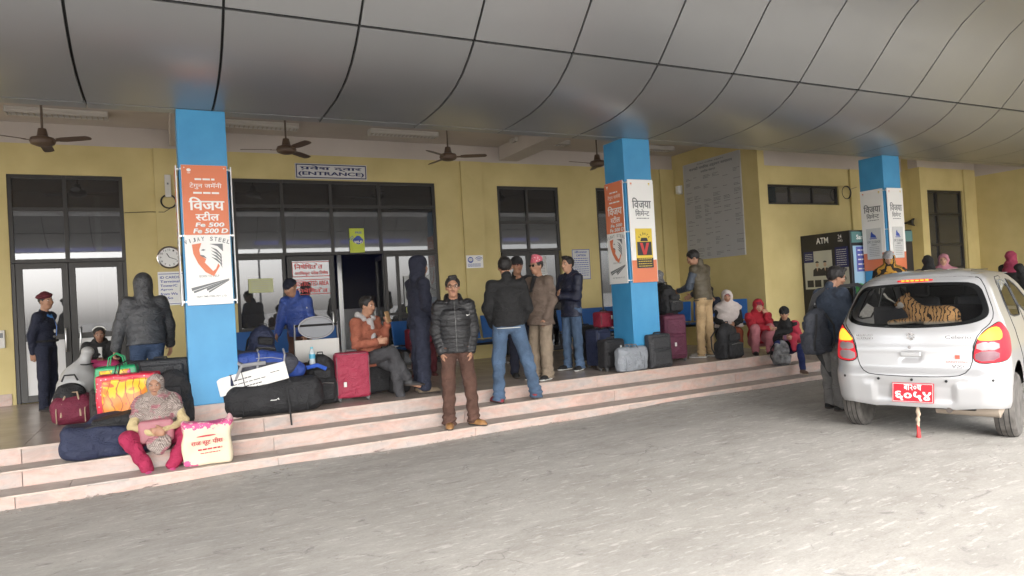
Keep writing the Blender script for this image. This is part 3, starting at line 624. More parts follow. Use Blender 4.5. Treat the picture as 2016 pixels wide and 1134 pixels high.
def board_steel(o, Mx):
    W_, H_ = .46, 1.53
    MB().box((0, 0, -.012), (W_, H_, 0), .002, Mx).build('board', P_WH, o)
    q = MB(); rectf(q, .002, .765, W_ - .002, H_ - .002, Mx, .0015); q.build('orange_field', P_OR, o)
    t = MB(); R = random.Random(5)
    emblem(t, .075, 1.475, .022, Mx); scribble(t, .13, 1.365, .33, 1.385, Mx, R)
    lettering(t, 'टेगुन जमॅनी', .075, 1.265, .40, 1.34, Mx); scribble(t, .11, 1.215, .37, 1.235, Mx, R)
    lettering(t, 'िवजय', .06, 1.035, .42, 1.18, Mx, bold=.03); lettering(t, [HS, 'टील'], .12, .92, .36, 1.02, Mx, bold=.03)
    t.build('lettering', P_WH, o); t = MB(); t2 = MB()
    lettering(t, 'Fe 500', .115, .855, .40, .90, Mx, .0025, .02, .25); lettering(t, 'Fe 500 D', .09, .785, .435, .835, Mx, .0025, .02, .25)
    lettering(t2, 'Fe 500', .119, .850, .404, .895, Mx, .002, .02, .25); lettering(t2, 'Fe 500 D', .094, .78, .439, .83, Mx, .002, .02, .25)
    t.build('grade_lettering', P_WH, o); t2.build('grade_shadow', P_LG, o)
    t = MB(); s = 'VIJAY STEEL'
    for i, ch in enumerate(s):
        if ch == ' ': continue
        a = math.radians(109.5 - i * 3.9); cx, cy = .225 + .62 * math.cos(a), .08 + .62 * math.sin(a)
        A = Mx @ Matrix.Translation((cx, cy, 0)) @ Matrix.Rotation(a - math.pi / 2, 4, 'Z'); wd = .009 if ch == 'I' else .029; lettering(t, ch, -wd / 2, 0, wd / 2, .045, A, .002, .02)
    lettering(t, 'BORN TO HELP', .13, .30, .33, .325, Mx, .0015, 0); lettering(t, 'VIJAY TMB STEEL PVT. LTD.', .09, .075, .40, .10, Mx, .0015, .01)
    for k, (x0, y0, x1, y1, w) in enumerate(((.05, .155, .43, .275, .016), (.07, .13, .43, .27, .011), (.2, .15, .43, .265, .013), (.22, .13, .43, .26, .009))): rb_ = MB(); flat(rb_, [(x0, y0), (x1, y1), (x1 - .004, y1 + .003), (x0 - .006, y0 + w * 2)], Mx, .0025 + k * .0003); rb_.build('printed_rod', P_GR, o)
    t.build('grey_lettering', P_GR, o); shield(o, Mx, .225, .52, 1.0)
    t = MB()
    for x in (.03, .43):
        for y in (.03, 1.5): t.lathe([(.008, 0), (.006, .004)], 8, Mx @ Matrix.Translation((x, y, 0)))
    t.build('screws', G_STEEL, o)
def board_cement(o, Mx, kind, orange=.33):
    W_, H_ = .46, 1.53; R = random.Random(9)
    MB().box((0, 0, -.012), (W_, H_, 0), .002, Mx).build('board', P_WH, o)
    q = MB(); rectf(q, .002, .0, W_ - .002, orange, Mx, .0015); q.build('orange_field', P_OR, o)
    t = MB(); emblem(t, .06, 1.47, .016, Mx); t.build('emblem', P_OR, o); t = MB(); emblem(t, .39, 1.47, .018, Mx); t.build('emblem', P_YE, o)
    t = MB(); lettering(t, 'िवजया', .06, 1.10, .41, 1.26, Mx, bold=.025); lettering(t, ['िसमे', HN, 'ट'], .11, .985, .37, 1.085, Mx, bold=.02); scribble(t, .13, .945, .36, .958, Mx, R); scribble(t, .1, orange - .12, .37, orange - .10, Mx, R)
    t.build('lettering', P_GR, o)
    sack = arc(.23, .46, .155, .28, 0, 360, 4); x0, x1, y0, y1 = .085, .39, .215, .80
    q = MB(); q.box((x0, y0, .0035), (x1, y1, .009), .004, Mx); q.build('sack_picture', P_YE if kind == 'v' else P_SI, o)
    if kind == 'v':
        q = MB(); rectf(q, x0 + .02, .40, x1 - .02, .60, Mx, .0105); rectf(q, x0, y0, x1, .36, Mx, .0105); q.build('black_field', P_BK, o)
        q = MB(); flat(q, [(.155, .585), (.205, .585), (.238, .465), (.275, .585), (.325, .585), (.265, .41), (.21, .41)], Mx, .012); q.build('letter_v', P_RD, o)
        q = MB(); s = 'VIJAYA'
        for i, ch in enumerate(s):
            a = math.radians(150 - i * 24); A = Mx @ Matrix.Translation((.237 + .085 * math.cos(a), .62 + .085 * math.sin(a), 0)) @ Matrix.Rotation(a - math.pi / 2, 4, 'Z'); wd = .01 if ch == 'I' else .026; lettering(q, ch, -wd / 2, 0, wd / 2, .035, A, .0112, .02)
        flat(q, [(.165, .61), (.31, .61), (.29, .66), (.185, .66)], Mx, .0112); q.build('arched_lettering', P_BK, o)
        q = MB()
        for k in range(4): scribble(q, x0 + .03, .34 - k * .035, x1 - .03, .35 - k * .035, Mx, R, .0115)
        q.build('sack_print', P_YE, o)
    else:
        q = MB(); flat(q, [(.17, .63), (.185, .72), (.21, .74), (.225, .70), (.28, .66), (.29, .62)], Mx, .0105); flat(q, [(.15, .615), (.31, .615), (.3, .60), (.16, .60)], Mx, .0105); q.build('sack_emblem', P_BL, o)
        q = MB(); lettering(q, 'OPC 53 GRADE', x0 + .02, .52, x1 - .02, .565, Mx, .0105, .02); lettering(q, 'CEMENT', .18, .475, .30, .50, Mx, .0105, .02)
        for k in range(6): scribble(q, x0 + .05, .44 - k * .033, x1 - .05, .448 - k * .033, Mx, R, .0105)
        q.build('sack_print', P_GR, o)
def adboard(kind, x, y, side, z, label, group):
    o = thing('advert_board', label, 'advertising board', (x, y, z), 0, group)
    Mx = FR((0, 0, 0), (1, 0, 0), (0, 0, 1)) if side == 'f' else (FR((0, 0, 0), (0, -1, 0), (0, 0, 1)) if side == 'l' else FR((0, 0, 0), (0, 1, 0), (0, 0, 1)))
    (board_steel if kind == 's' else board_cement)(*((o, Mx) if kind == 's' else (o, Mx, kind, .33)))
    t = MB()
    for yy in (.04, .76, 1.49):
        t.box((-.012, yy - .008, -.034), (.03, yy + .008, -.0125), 0, Mx); t.box((.43, yy - .008, -.034), (.472, yy + .008, -.0125), 0, Mx)
    t.build('bracket', G_STEEL, o)
gb = 'company advertising boards on the blue columns'
for i, (x, fk, lk, names) in enumerate(((BC[0], 's', 's', ('orange and white steel advert board on the front of the first blue column', 'steel advert board seen edge-on on the left side of the first blue column', 'advert board on the hidden right side of the first blue column')),
        (BC[1], 'v', 's', ('white cement advert board with a yellow sack, front of the second blue column', 'orange and white steel advert board on the shaded left side of the second blue column', 'advert board on the hidden right side of the second blue column')),
        (BC[2], 'c', 'c', ('narrow-looking white cement advert board with a grey sack, front of the third blue column', 'shaded white cement advert board with a grey sack, left side of the third blue column', 'advert board on the hidden right side of the third blue column')))):
    adboard(fk, x + .02, CY - .036, 'f', 1.72, names[0], gb); adboard(lk, x - .036, CY + .478, 'l', 1.72, names[1], gb)
    if i < 2: adboard('s', x + CW + .036, CY + .018, 'r', 1.72, names[2], gb)
o = thing('notice_poster', 'small blue and white notice pasted below the cement board on the third blue column', 'poster', (12.16, CY - .012, 1.40))
Mx = FR((0, 0, 0), (1, 0, 0), (0, 0, 1)); MB().box((0, 0, -.004), (.42, .30, 0), 0, Mx).build('sheet', mat('poster_pale_blue', (.50, .55, .74), .5), o); q = MB(); R_ = random.Random(4)
for k in range(6): scribble(q, .03, .26 - k * .042, .39, .275 - k * .042, Mx, R_)
q.build('lettering', P_BL, o)
# ------------------------------------------------------------------ signs on the wall
FW = lambda x, z, y=WY: FR((x, y, z), (1, 0, 0), (0, 0, 1))
def sign(nm, label, cat, x0, z0, x1, z1, y, base=P_WH, depth=.02, M0=None):
    o = thing(nm, label, cat, (x0, y, z0) if M0 is None else M0); Mx = FR((0, 0, 0), (1, 0, 0), (0, 0, 1)); MB().box((0, 0, -depth), (x1 - x0, z1 - z0, 0), .002, Mx).build('board', base, o); return o, Mx
o, Mx = sign('entrance_sign', 'white and navy ENTRANCE sign in two scripts above the central glass doors', 'sign', 2.20, 3.90, 3.47, 4.17, WY - .03, mat('sign_offwhite', (.6, .6, .6), .5))
q = MB(); w_, h_ = 1.27, .27
for r in ((.012, .012, w_ - .012, .03), (.012, h_ - .03, w_ - .012, h_ - .012), (.012, .03, .03, h_ - .03), (w_ - .03, .03, w_ - .012, h_ - .03)): rectf(q, *r, Mx)
lettering(q, ['प', 'वेश', ' ', 'द्वार'], .08, .142, 1.18, .232, Mx, bold=.035); flat(q, [(.135, .165), (.155, .165), (.12, .145), (.10, .148)], Mx, .003)
lettering(q, '(ENTRANCE)', .05, .045, 1.215, .128, Mx, bold=.035); q.build('lettering', P_NV, o)
def clock():
    o = thing('wall_clock', 'round silver rimmed wall clock half hidden by the first blue column', 'clock', (.16, WY - .06, 2.56)); X90 = Matrix.Rotation(math.pi / 2, 4, 'X')
    MB().lathe([(.16, .0), (.178, .01), (.18, .03), (.165, .04), (.155, .035), (.155, .02)], 32, X90).build('rim', mat('chrome', (.75, .75, .75), .15, metal=1), o, smooth=True)
    MB().lathe([(.157, .012), (.157, .022)], 32, X90).build('face', P_WH, o)
    q = MB(); Mx = FR((0, -.0225, 0), (1, 0, 0), (0, 0, 1))
    for k in range(12):
        a = math.pi / 2 - (k + 1) * math.pi / 6; cx, cy = .125 * math.cos(a), .125 * math.sin(a); s = .011 if k < 9 else .018
        lettering(q, str(k + 1), cx - s, cy - .014, cx + s, cy + .014, Mx, .001, .01)
    q.build('numerals', P_BK, o); h = MB()
    for a, L, w in ((math.radians(120), .075, .006), (math.radians(-20), .11, .004)): h.box((0, -w, .002), (L, w, .004), 0, Mx @ Matrix.Rotation(a, 4, 'Z'))
    h.build('hands', P_BK, o)
clock()
o, Mx = sign('rule_sign', 'white sign with blue lines of rules under the wall clock', 'sign', -.02, 1.79, .36, 2.33, WY - .085)
q = MB(); rectf(q, .01, .5, .37, .51, Mx); rectf(q, .01, .02, .37, .03, Mx)
for k, s in enumerate(('ID CARDS', 'Terminal', 'Tower/C', 'Apron', 'from Wa', 'to So', '')):
    if s: lettering(q, s, .03, .43 - k * .066, .03 + .035 * len(s), .47 - k * .066, Mx, bold=.02)
q.build('lettering', P_BL, o)
o, Mx = sign('wifi_notice', 'white paper wifi notice on the pilaster right of the main glazing', 'notice', 5.34, 2.22, 5.70, 2.47, WY - .06, depth=.004)
q = MB(); flat(q, arc(.09, .16, .06, .06, 0, 360, 16)[:-1], Mx); 
for k in range(3): r0 = .03 + .03 * k; flat(q, arc(.27, .12, r0 + .012, r0 + .012, 40, 140, 8) + arc(.27, .12, r0, r0, 140, 40, 8), Mx)
R_ = random.Random(2)
for k in range(3): scribble(q, .03, .03 + .022 * k, .3, .04 + .022 * k, Mx, R_)
q.build('print', P_BL, o); q = MB(); flat(q, arc(.09, .165, .045, .035, 0, 360, 16)[:-1], Mx, .003); q.build('inner_print', P_SI, o)
o, Mx = sign('caution_sign', 'grey and blue printed notice sheet on the wall right of the third glass door', 'notice', 7.80, 1.90, 8.24, 2.54, WY - .01, P_SI, .006)
q = MB()
for r in ((.0, .0, .44, .012), (0, .628, .44, .64), (0, .012, .012, .628), (.428, .012, .44, .628)): rectf(q, *r, Mx)
lettering(q, 'तीनपाट', .06, .56, .38, .61, Mx, bold=.02); lettering(q, 'CAPTION', .1, .49, .34, .535, Mx, bold=.03)
for k in range(9): scribble(q, .04, .44 - k * .045, .4, .455 - k * .045, Mx, R_)
q.build('lettering', P_BL, o)
# citizen charter board on the side wall
o = thing('charter_board', 'large grey notice board of tabulated text on the yellow side wall', 'notice board', (BX - .03, 12.0, 2.2)); Mx = FR((0, 0, 0), (0, -1, 0), (0, 0, 1))
MB().box((0, 0, -.028), (1.70, 2.14, 0), .003, Mx).build('board', mat('charter_grey', (.43, .43, .43), .45), o)
q = MB(); lettering(q, 'नेपाल नागिरक उड्डयन', .45, 2.06, 1.25, 2.10, Mx, bold=.02); lettering(q, 'धनगढी नागिरक उड्डयन कायालय', .2, 1.95, 1.5, 2.04, Mx, bold=.04); lettering(q, 'नागिरक वडापत', .55, 1.88, 1.0, 1.935, Mx, bold=.04); q.build('lettering', P_GR, o)
q = MB(); R_ = random.Random(12); y = 1.80
while y > .08:
    for x in (.08, .32, .62, .9, 1.2, 1.5):
        if R_.random() < .75:
            for k in range(R_.choice((1, 1, 2, 3))): scribble(q, x, y - k * .028, x + R_.uniform(.08, .22), y - k * .028 + .010, Mx, R_, gap=.5)
    y -= .105
q.build('table_print', mat('print_dark_grey', (.12, .12, .13), .5), o)
q = MB(); 
for r in ((0, 0, 1.70, .012), (0, 2.128, 1.7, 2.14), (0, .012, .012, 2.128), (1.688, .012, 1.70, 2.128)): q.box((r[0], r[1], .001), (r[2], r[3], .006), 0, Mx)
q.build('edge_trim', P_LG, o)
# wall fittings: sockets, cable loops, speaker
M_PL = mat('white_plastic', (.6, .58, .54), .5); M_CB = mat('cable_black', (.03, .03, .03), .6)
def cable_loop(x, y, z, r, label, tail, ph=0):
    mb = MB(); R = random.Random(x)
    for k in range(3):
        mb.tube([(x + (r + .008 * k) * math.cos(t * math.pi / 10 + ph), y - .02 - .006 * k, z + (r + .006 * k) * math.sin(t * math.pi / 10 + ph)) for t in range(21)], .006, 6)
    mb.tube(tail, .005, 6); tag(mb.build('cable_coil', M_CB, None, True), label, 'cable')
o = thing('junction_box', 'slim off-white switch box on the wall above the left cable coil', 'switch box', (.19, WY - .09, 3.70)); MB().box((-.045, -.015, -.17), (.045, .03, .19), .008).build('cover', M_PL, o); MB().box((-.012, -.02, .03), (.012, -.015, .06)).build('switch', P_GR, o)
cable_loop(.19, WY - .06, 3.46, .10, 'black cable coil hanging under the slim box beside the first column', [(.25, WY - .07, 3.38), (.12, WY - .07, 3.29), (-.1, WY - .02, 3.30), (-.44, WY - .02, 3.285)])
cable_loop(13.2, FY - .06, 3.44, .13, 'cable coil on the wall at the right end of the high vent window', [(13.3, FY - .07, 3.5), (13.8, FY - .03, 3.62), (14.2, FY - .02, 3.68)])
o = thing('wall_light', 'small white bulkhead light beside the grey notice board', 'wall light', (BX - .02, 12.15, 3.82)); MB().box((-.09, -.05, -.09), (.018, .05, .09), .012).build('cover', P_WH, o); MB().box((-.02, -.06, -.1), (.019, .06, .1), .004).build('base', M_PL, o)
o = thing('wall_speaker', 'small dark round horn speaker on the wall between third column and right window', 'speaker', (15.22, 9.75, 2.78)); MB().lathe([(.04, -.08), (.06, -.02), (.09, .05), (.085, .06), (.05, .03)], 16, Matrix.Rotation(math.pi / 2, 4, 'X')).build('horn', M_CB, o, smooth=True); MB().box((-.02, -.02, -.02), (.03, .2, .02)).build('bracket', M_CB, o)
o = thing('card_reader', 'small white panel on the wall at the far left beside the door', 'switch box', (-2.09, WY - .03, 1.42)); MB().box((-.05, -.01, -.13), (.04, .028, .13), .006).build('cover', M_PL, o); MB().box((-.03, -.014, .02), (.02, -.010, .09)).build('screen', P_GR, o)
# stickers and papers on the glass
def paper(nm, label, cat, x0, z0, x1, z1, base, fn, y=WY + .018, mt=P_RD):
    o, Mx = sign(nm, label, cat, x0, z0, x1, z1, y, base, .002); q = MB(); fn(q, Mx, x1 - x0, z1 - z0); q.build('print', mt, o); return o, Mx
def f_restr(q, Mx, w, h):
    for (a, b) in ((0, .46), (.54, 1)):
        for r in ((0, h * a, w, h * a + .012), (0, h * b - .012, w, h * b), (0, h * a, .012, h * b), (w - .012, h * a, w, h * b)): rectf(q, *r, Mx)
    lettering(q, 'िनषेिधत ेत', .04, h * .77, w * .8, h * .95, Mx, bold=.03); lettering(q, 'अनिधकृत पवेश िनषेध', .04, h * .57, w - .04, h * .72, Mx, bold=.03)
    lettering(q, 'RESTRICTED AREA', .04, h * .26, w - .04, h * .41, Mx, bold=.03); lettering(q, 'िनषेिधत ेत', .06, h * .05, w - .06, h * .2, Mx, bold=.03)
q = thing('restricted_lettering', 'red RESTRICTED AREA lettering stuck on the glass of the closed entrance door leaf', 'sticker', (2.07, WY + .045, 1.86)); mb_ = MB(); f_restr(mb_, FR((0, 0, 0), (1, 0, 0), (0, 0, 1)), .66, .58); mb_.build('lettering', mat('sticker_red', (.6, .08, .08), .5), q)
P_PY = mat('paper_yellow', (.50, .52, .13), .6)
def f_lines(q, Mx, w, h):
    r = random.Random(int(w * 1000)); y = h * .85
    while y > h * .1: scribble(q, w * .12, y - .008, w * .88, y, Mx, r); y -= .032
paper('yellow_notice', 'pale yellow paper notice on the glass just right of the first blue column', 'notice', 1.34, 1.93, 1.74, 2.17, mat('paper_pale_yellow', (.52, .54, .30), .6), f_lines, mt=P_LG)
def f_wifi(q, Mx, w, h):
    lettering(q, 'FREE', w * .4, h * .78, w * .85, h * .87, Mx, bold=.02)
    for k in range(3): r0 = .03 + .028 * k; flat(q, arc(w * .33, h * .48, r0 + .011, r0 + .011, 100, 170, 6) + arc(w * .33, h * .48, r0, r0, 170, 100, 6), Mx)
    for cx, cy, r in ((.4, .5, .05), (.58, .55, .065), (.74, .49, .05), (.58, .46, .055)): flat(q, arc(w * cx, h * cy, r, r, 0, 360, 12)[:-1], Mx, .0025 + cx * .001)
o, Mx = paper('wifi_poster', 'lime yellow free Wi-Fi poster on the upper glass left of the open door', 'poster', 3.10, 2.58, 3.37, 3.02, mat('poster_lime', (.5, .58, .06), .55), f_wifi, WY + .015, P_BL); q = MB(); lettering(q, 'WI-FI', .08, .165, .23, .215, Mx, .005, .03); q.build('white_print', P_WH, o)
paper('window_notice', 'white printed timetable on the glass behind the man in the navy hood', 'notice', 4.08, 1.55, 4.60, 2.12, mat('paper_grey', (.38, .39, .39), .6), f_lines, mt=P_GR)
paper('window_flyer', 'small yellow and pink flyer under the timetable on the right-hand glass', 'notice', 4.10, 1.42, 4.62, 1.53, P_PY, f_lines, mt=P_RD)
paper('door_notice', 'white sheet taped to the third glass door behind the man in the patterned cap', 'notice', 6.86, 2.0, 7.18, 2.42, P_SI, f_lines, mt=P_GR)
# ------------------------------------------------------------------ ATM booth
atm = thing('atm_booth', 'dark glass ATM booth with bank posters beside the third blue column', 'ATM booth', (11.79, 8.78, 0))
MB().box((0, 0, 0), (1.9, 1.14, 2.52), .01).build('cabin', mat('booth_black', (.02, .02, .024), .35), atm)
Ms = FR((-.001, 1.14, 0), (0, -1, 0), (0, 0, 1)); Mf = FR((0, -.001, 0), (1, 0, 0), (0, 0, 1))
q = MB(); lettering(q, 'ATM', .38, 2.32, .66, 2.44, Ms, .004, .02); lettering(q, '24', .88, 2.38, .96, 2.46, Ms, .004, .01); lettering(q, 'HRS', .88, 2.32, .98, 2.36, Ms, .004, .01); q.build('sign_lettering', P_WH, atm)
MB().box((.07, 1.42, 0), (.72, 2.18, .01), 0, Ms).build('poster', mat('poster_beige', (.42, .42, .36), .5), atm); MB().box((.80, 1.42, 0), (1.08, 1.82, .01), 0, Ms).build('poster', MATS['poster_beige'], atm)
MB().box((.07, 1.96, .0101), (.30, 2.18, .014), 0, Ms).build('blue_poster', P_NV, atm); MB().box((.80, 1.821, 0), (1.08, 2.22, .011), 0, Ms).build('blue_poster', P_NV, atm)
q = MB(); R_ = random.Random(21)
for k in range(4): scribble(q, .10, 2.12 - k * .035, .28, 2.13 - k * .035, Ms, R_, .0155)
for k in range(8): scribble(q, .83, 2.16 - k * .042, 1.05, 2.172 - k * .042, Ms, R_, .0125)
q.build('poster_lettering', P_SI, atm)
q = MB()
for cx, sk in ((.38, 1), (.56, 1)):
    flat(q, [(cx - .11, 1.68), (cx - .10, 1.80), (cx - .05, 1.84), (cx + .05, 1.84), (cx + .10, 1.80), (cx + .11, 1.68)], Ms, .0125 + cx * .002); flat(q, arc(cx, 1.945, .043, .035, 0, 180, 8), Ms, .015)
for x in (.12, .30, .50): rectf(q, x, 1.46, x + .15, 1.60, Ms, .0125)
q.build('poster_figures', P_BK, atm)
q = MB()
for cx in (.38, .56): flat(q, arc(cx, 1.905, .036, .045, 0, 360, 10)[:-1], Ms, .0145); flat(q, [(cx - .02, 1.84), (cx + .02, 1.84), (cx, 1.77)], Ms, .0147)
q.build('poster_faces', mat('poster_skin', (.42, .30, .22), .6), atm)
q = MB(); q.box((.02, 2.28, 0), (1.88, 2.49, .02), 0, Mf); q.build('header', mat('booth_teal', (.10, .22, .22), .4), atm); q = MB(); lettering(q, 'Sanima', .15, 2.34, .55, 2.43, Mf, .024, .02); q.build('header_lettering', P_WH, atm)
q = MB(); q.box((.06, 1.30, 0), (.9, 2.22, .008), 0, Mf); q.build('front_poster', mat('poster_sky', (.35, .55, .72), .45), atm)
q = MB(); q.box((.14, 1.72, .0081), (.9, 2.2, .011), 0, Mf); q.build('front_panel', mat('poster_violet', (.10, .12, .42), .45), atm); q = MB(); flat(q, [(.06, 1.30), (.9, 1.30), (.9, 1.45), (.5, 1.43), (.2, 1.5), (.06, 1.48)], Mf, .0125); q.build('front_hill', mat('poster_green', (.06, .25, .06), .5), atm)
q = MB()
for k in range(5): scribble(q, .18, 2.12 - k * .09, .85, 2.145 - k * .09, Mf, R_, .0125)
q.build('front_lettering', P_WH, atm)
# ------------------------------------------------------------------ what the glass reflects: road side of the terminal
M_POLE = mat('lamp_pole', (.18, .18, .18), .5)
for x, y, l in ((-9, -22, 'grey street lamp across the car park, left one'), (6, -24, 'grey street lamp across the car park, middle one'), (20, -23, 'grey street lamp across the car park, right one')):
    o = thing('street_lamp', l, 'street lamp', (x, y, 0), 0, 'street lamps across the car park'); MB().tube([(0, 0, 0), (0, 0, 5.4), (.1, .3, 6), (.2, 1.0, 6.3)], [.09, .06, .05, .04], 10).build('pole', M_POLE, o, smooth=True); MB().box((.08, .9, 6.22), (.34, 1.6, 6.34), .04).build('lamp_head', M_POLE, o)
# ------------------------------------------------------------------ people
def skin(nm, c): return mat(nm, c, .55, noise=.06, nscale=30)
SK1 = skin('skin_brown', (.36, .19, .12)); SK2 = skin('skin_dark_brown', (.24, .125, .08)); SK3 = skin('skin_light_brown', (.46, .26, .17))
M_HAIR = mat('black_hair', (.012, .010, .010), .5, noise=.3, nscale=60, bump=.5, bscale=150); M_EYE = mat('eye_white', (.6, .57, .53), .3); M_IRIS = mat('iris_dark', (.015, .01, .008), .2); M_LIP = mat('lip', (.25, .10, .08), .5)
def cloth(nm, c, rough=.85, **k):
    k.setdefault('noise', .12); k.setdefault('nscale', 9); k.setdefault('bump', .25); k.setdefault('bscale', 70); k.setdefault('fold', .6); return mat(nm, c, rough, **k)
def V3(*a): return np.array(a, float)
def nrm(a): a = np.array(a, float); return a / (np.linalg.norm(a) or 1)
UP = V3(0, 0, 1)
class Person:
    """local frame: x forward, y left, z up; origin on the floor under the pelvis"""
    def __init__(s, label, loc, face, H=1.70, cat='person', build=1.0, lean=0., side=0., pelvis=None, turn=0., nod=0., tilt=0., arms=None, legs=None, mats=None, h=.0105, twist=0., group=None):
        s.k = k = H / 1.72; s.H = H; s.b = build; s.h = h; s.o = thing('person', label, cat, loc, face, group); s.skin = (mats or SK1)
        A = arms or {}; L = legs or {}
        R = Matrix.Rotation(-side, 3, 'X') @ Matrix.Rotation(lean, 3, 'Y'); R = np.array(R); s.R = R
        th, sh, ft = .43 * k, .425 * k, .075 * k
        s.leg = {}
        hipw = .088 * k
        for sd, q in (('l', 1), ('r', -1)):
            a, b = L.get(sd, ((.0, q * .03, -1), (-.02, q * .02, -1)))[:2]; a, b = nrm(a), nrm(b)
            s.leg[sd] = [V3(0, q * hipw, 0), V3(0, q * hipw, 0) + a * th, V3(0, q * hipw, 0) + a * th + b * sh]
        low = min(s.leg[x][2][2] for x in 'lr'); pz = (-low + ft) if pelvis is None else pelvis
        s.P = V3(0, 0, pz)
        for x in 'lr': s.leg[x] = [p + s.P for p in s.leg[x]]
        T = lambda x, y, z: s.P + R @ (V3(x, y, z) * k)
        s.T = T; s.waist = T(0, 0, .12); s.chest = T(.0, 0, .33); s.neck = T(-.015, 0, .52)
        Rt = np.array(Matrix.Rotation(twist, 3, 'Z')); s.sh = {}
        for sd, q in (('l', 1), ('r', -1)):
            p = s.P + R @ Rt @ (V3(-.01, q * .17 * (.75 + .25 * build), .455) * k); s.sh[sd] = p
        s.arm = {}
        for sd, q in (('l', 1), ('r', -1)):
            A_ = A.get(sd, ((.05, q * .18, -1), (.15, q * .05, -1)))
            if A_[0] == 'ik':   # wrist target in the pelvis frame, elbow hint
                t_ = s.P + V3(*A_[1]) * k; v = t_ - s.sh[sd]; Lv = min(np.linalg.norm(v), .53 * k); v = nrm(v); ca = (.285 ** 2 + (Lv / k) ** 2 - .25 ** 2) / (2 * .285 * Lv / k); h_ = nrm(V3(*A_[2]) - v * v.dot(V3(*A_[2])))
                e = s.sh[sd] + (v * ca + h_ * math.sqrt(max(0, 1 - ca * ca))) * .285 * k; w = s.sh[sd] + v * Lv; s.arm[sd] = [s.sh[sd], e, w, nrm(A_[3] if len(A_) > 3 else w - e)]; continue
            a, b = A_[:2]; a, b = nrm(a), nrm(b)
            e = s.sh[sd] + a * .285 * k; w = e + b * .25 * k; s.arm[sd] = [s.sh[sd], e, w, b]
        # head frame
        hr = Matrix.Rotation(turn, 3, 'Z') @ Matrix.Rotation(nod, 3, 'Y') @ Matrix.Rotation(tilt, 3, 'X'); s.HR = np.array(hr)
        s.hc = s.neck + R @ (V3(.015, 0, .055) * k) + s.HR @ (V3(.028, 0, .095) * k)
        s.foot = {}
        for sd, q in (('l', 1), ('r', -1)):
            f = L.get(sd, (0, 0))[2] if len(L.get(sd, (0, 0))) > 2 else (1, q * .22, 0); s.foot[sd] = nrm(f)
    def HP(s, x, y, z): return s.hc + s.HR @ (V3(x, y, z) * s.k)
    def bounds(s, pts, pad):
        P = np.array(pts); return P.min(0) - pad, P.max(0) + pad
    def allpts(s):
        P = [s.HP(0, 0, .14), s.HP(.13, .1, 0), s.HP(-.13, -.1, 0), s.P]
        for x in 'lr': P += s.leg[x] + s.arm[x][:3] + [s.arm[x][2] + s.arm[x][3] * .19 * s.k, s.leg[x][2] + s.foot[x] * .2 - UP * .08]
        return P
    def body(s, hands=None):
        k, b = s.k, s.b; lo, hi = s.bounds(s.allpts(), .07); F = SDF(lo, hi, s.h); R = s.R; y = R @ V3(0, 1, 0); hands = hands or {}
        F.cap(s.P, s.waist, .105 * k, .095 * k, .03, su=1.35 * b, sv=.95 * b, side=y); F.cap(s.waist, s.chest, .1 * k, .115 * k, .03, su=1.3 * b, sv=.9 * b, side=y)
        F.cap(s.chest, s.T(-.01, 0, .42), .11 * k, .075 * k, .03, su=1.5, sv=.9, side=y)
        F.cap(s.sh['l'], s.sh['r'], .05 * k, .05 * k, .03); F.cap(s.neck - R @ V3(0, 0, .05 * k), s.HP(-.02, 0, -.06), .055 * k, .05 * k, .02)
        s.head(F)
        for x in 'lr':
            q = 1 if x == 'l' else -1
            h0, kn, an = s.leg[x]; F.cap(h0, kn, .075 * k, .05 * k, .03); F.cap(kn, an, .05 * k, .033 * k, .02); f = s.foot[x]
            F.cap(an - UP * .035 * k, an + f * .13 * k - UP * .05 * k, .032 * k, .026 * k, .02); F.cap(an - f * .03 * k - UP * .04 * k, an - UP * .02 * k, .03 * k, .03 * k, .02)
            a0, e, w, d = s.arm[x]; F.cap(a0, e, .047 * k, .036 * k, .02); F.cap(e, w, .037 * k, .025 * k, .015)
            s.hand(F, x, w, d, hands.get(x, 'relaxed'))
        F.build('body', s.skin, s.o)
        s.face()
        return s
    def head(s, F):
        k = s.k; H = s.HR; HP = s.HP; e = lambda c, r, kk=.012: F.ell(HP(*c), np.array(r) * k, kk, R=H)
        e((-.012, 0, .028), (.094, .074, .09), .01); e((.022, 0, -.022), (.07, .058, .088), .02); e((.042, 0, -.085), (.034, .033, .026), .03)
        F.cap(HP(.088, 0, .022), HP(.103, 0, -.022), .010 * k, .0135 * k, .010); e((.098, .012, -.026), (.012, .009, .009), .006); e((.098, -.012, -.026), (.012, .009, .009), .006)
        for q in (1, -1):
            e((.066, q * .036, -.018), (.026, .024, .024), .02); e((-.005, q * .076, -.01), (.018, .009, .032), .006)
            F.ell(HP(.090, q * .030, .012), np.array((.012, .016, .010)) * k, .008, 'cut', R=H)
        F.cap(HP(.078, -.028, .034), HP(.078, .028, .034), .013 * k, .013 * k, .012)
        e((.084, 0, -.055), (.014, .022, .010), .008)
    def blob(s, nm, m, items):
        """small ellipsoids in head space joined into one mesh: (centre, radii)"""
        mb = MB()
        for c, r in items:
            V = []; Fc = []; n = 8; mm = 6; P = s.HP(*c); H = s.HR
            for i in range(mm + 1):
                for j in range(n):
                    a = math.pi * i / mm; t = 2 * math.pi * j / n; V.append(tuple(P + H @ (V3(r[0] * math.cos(a) if False else r[0] * math.sin(a) * math.cos(t), r[1] * math.sin(a) * math.sin(t), r[2] * math.cos(a)) * s.k)))
            for i in range(mm):
                for j in range(n): Fc.append((i * n + j, (i + 1) * n + j, (i + 1) * n + (j + 1) % n, i * n + (j + 1) % n))
            mb.add(V, Fc)
        return mb.build(nm, m, s.o, True)
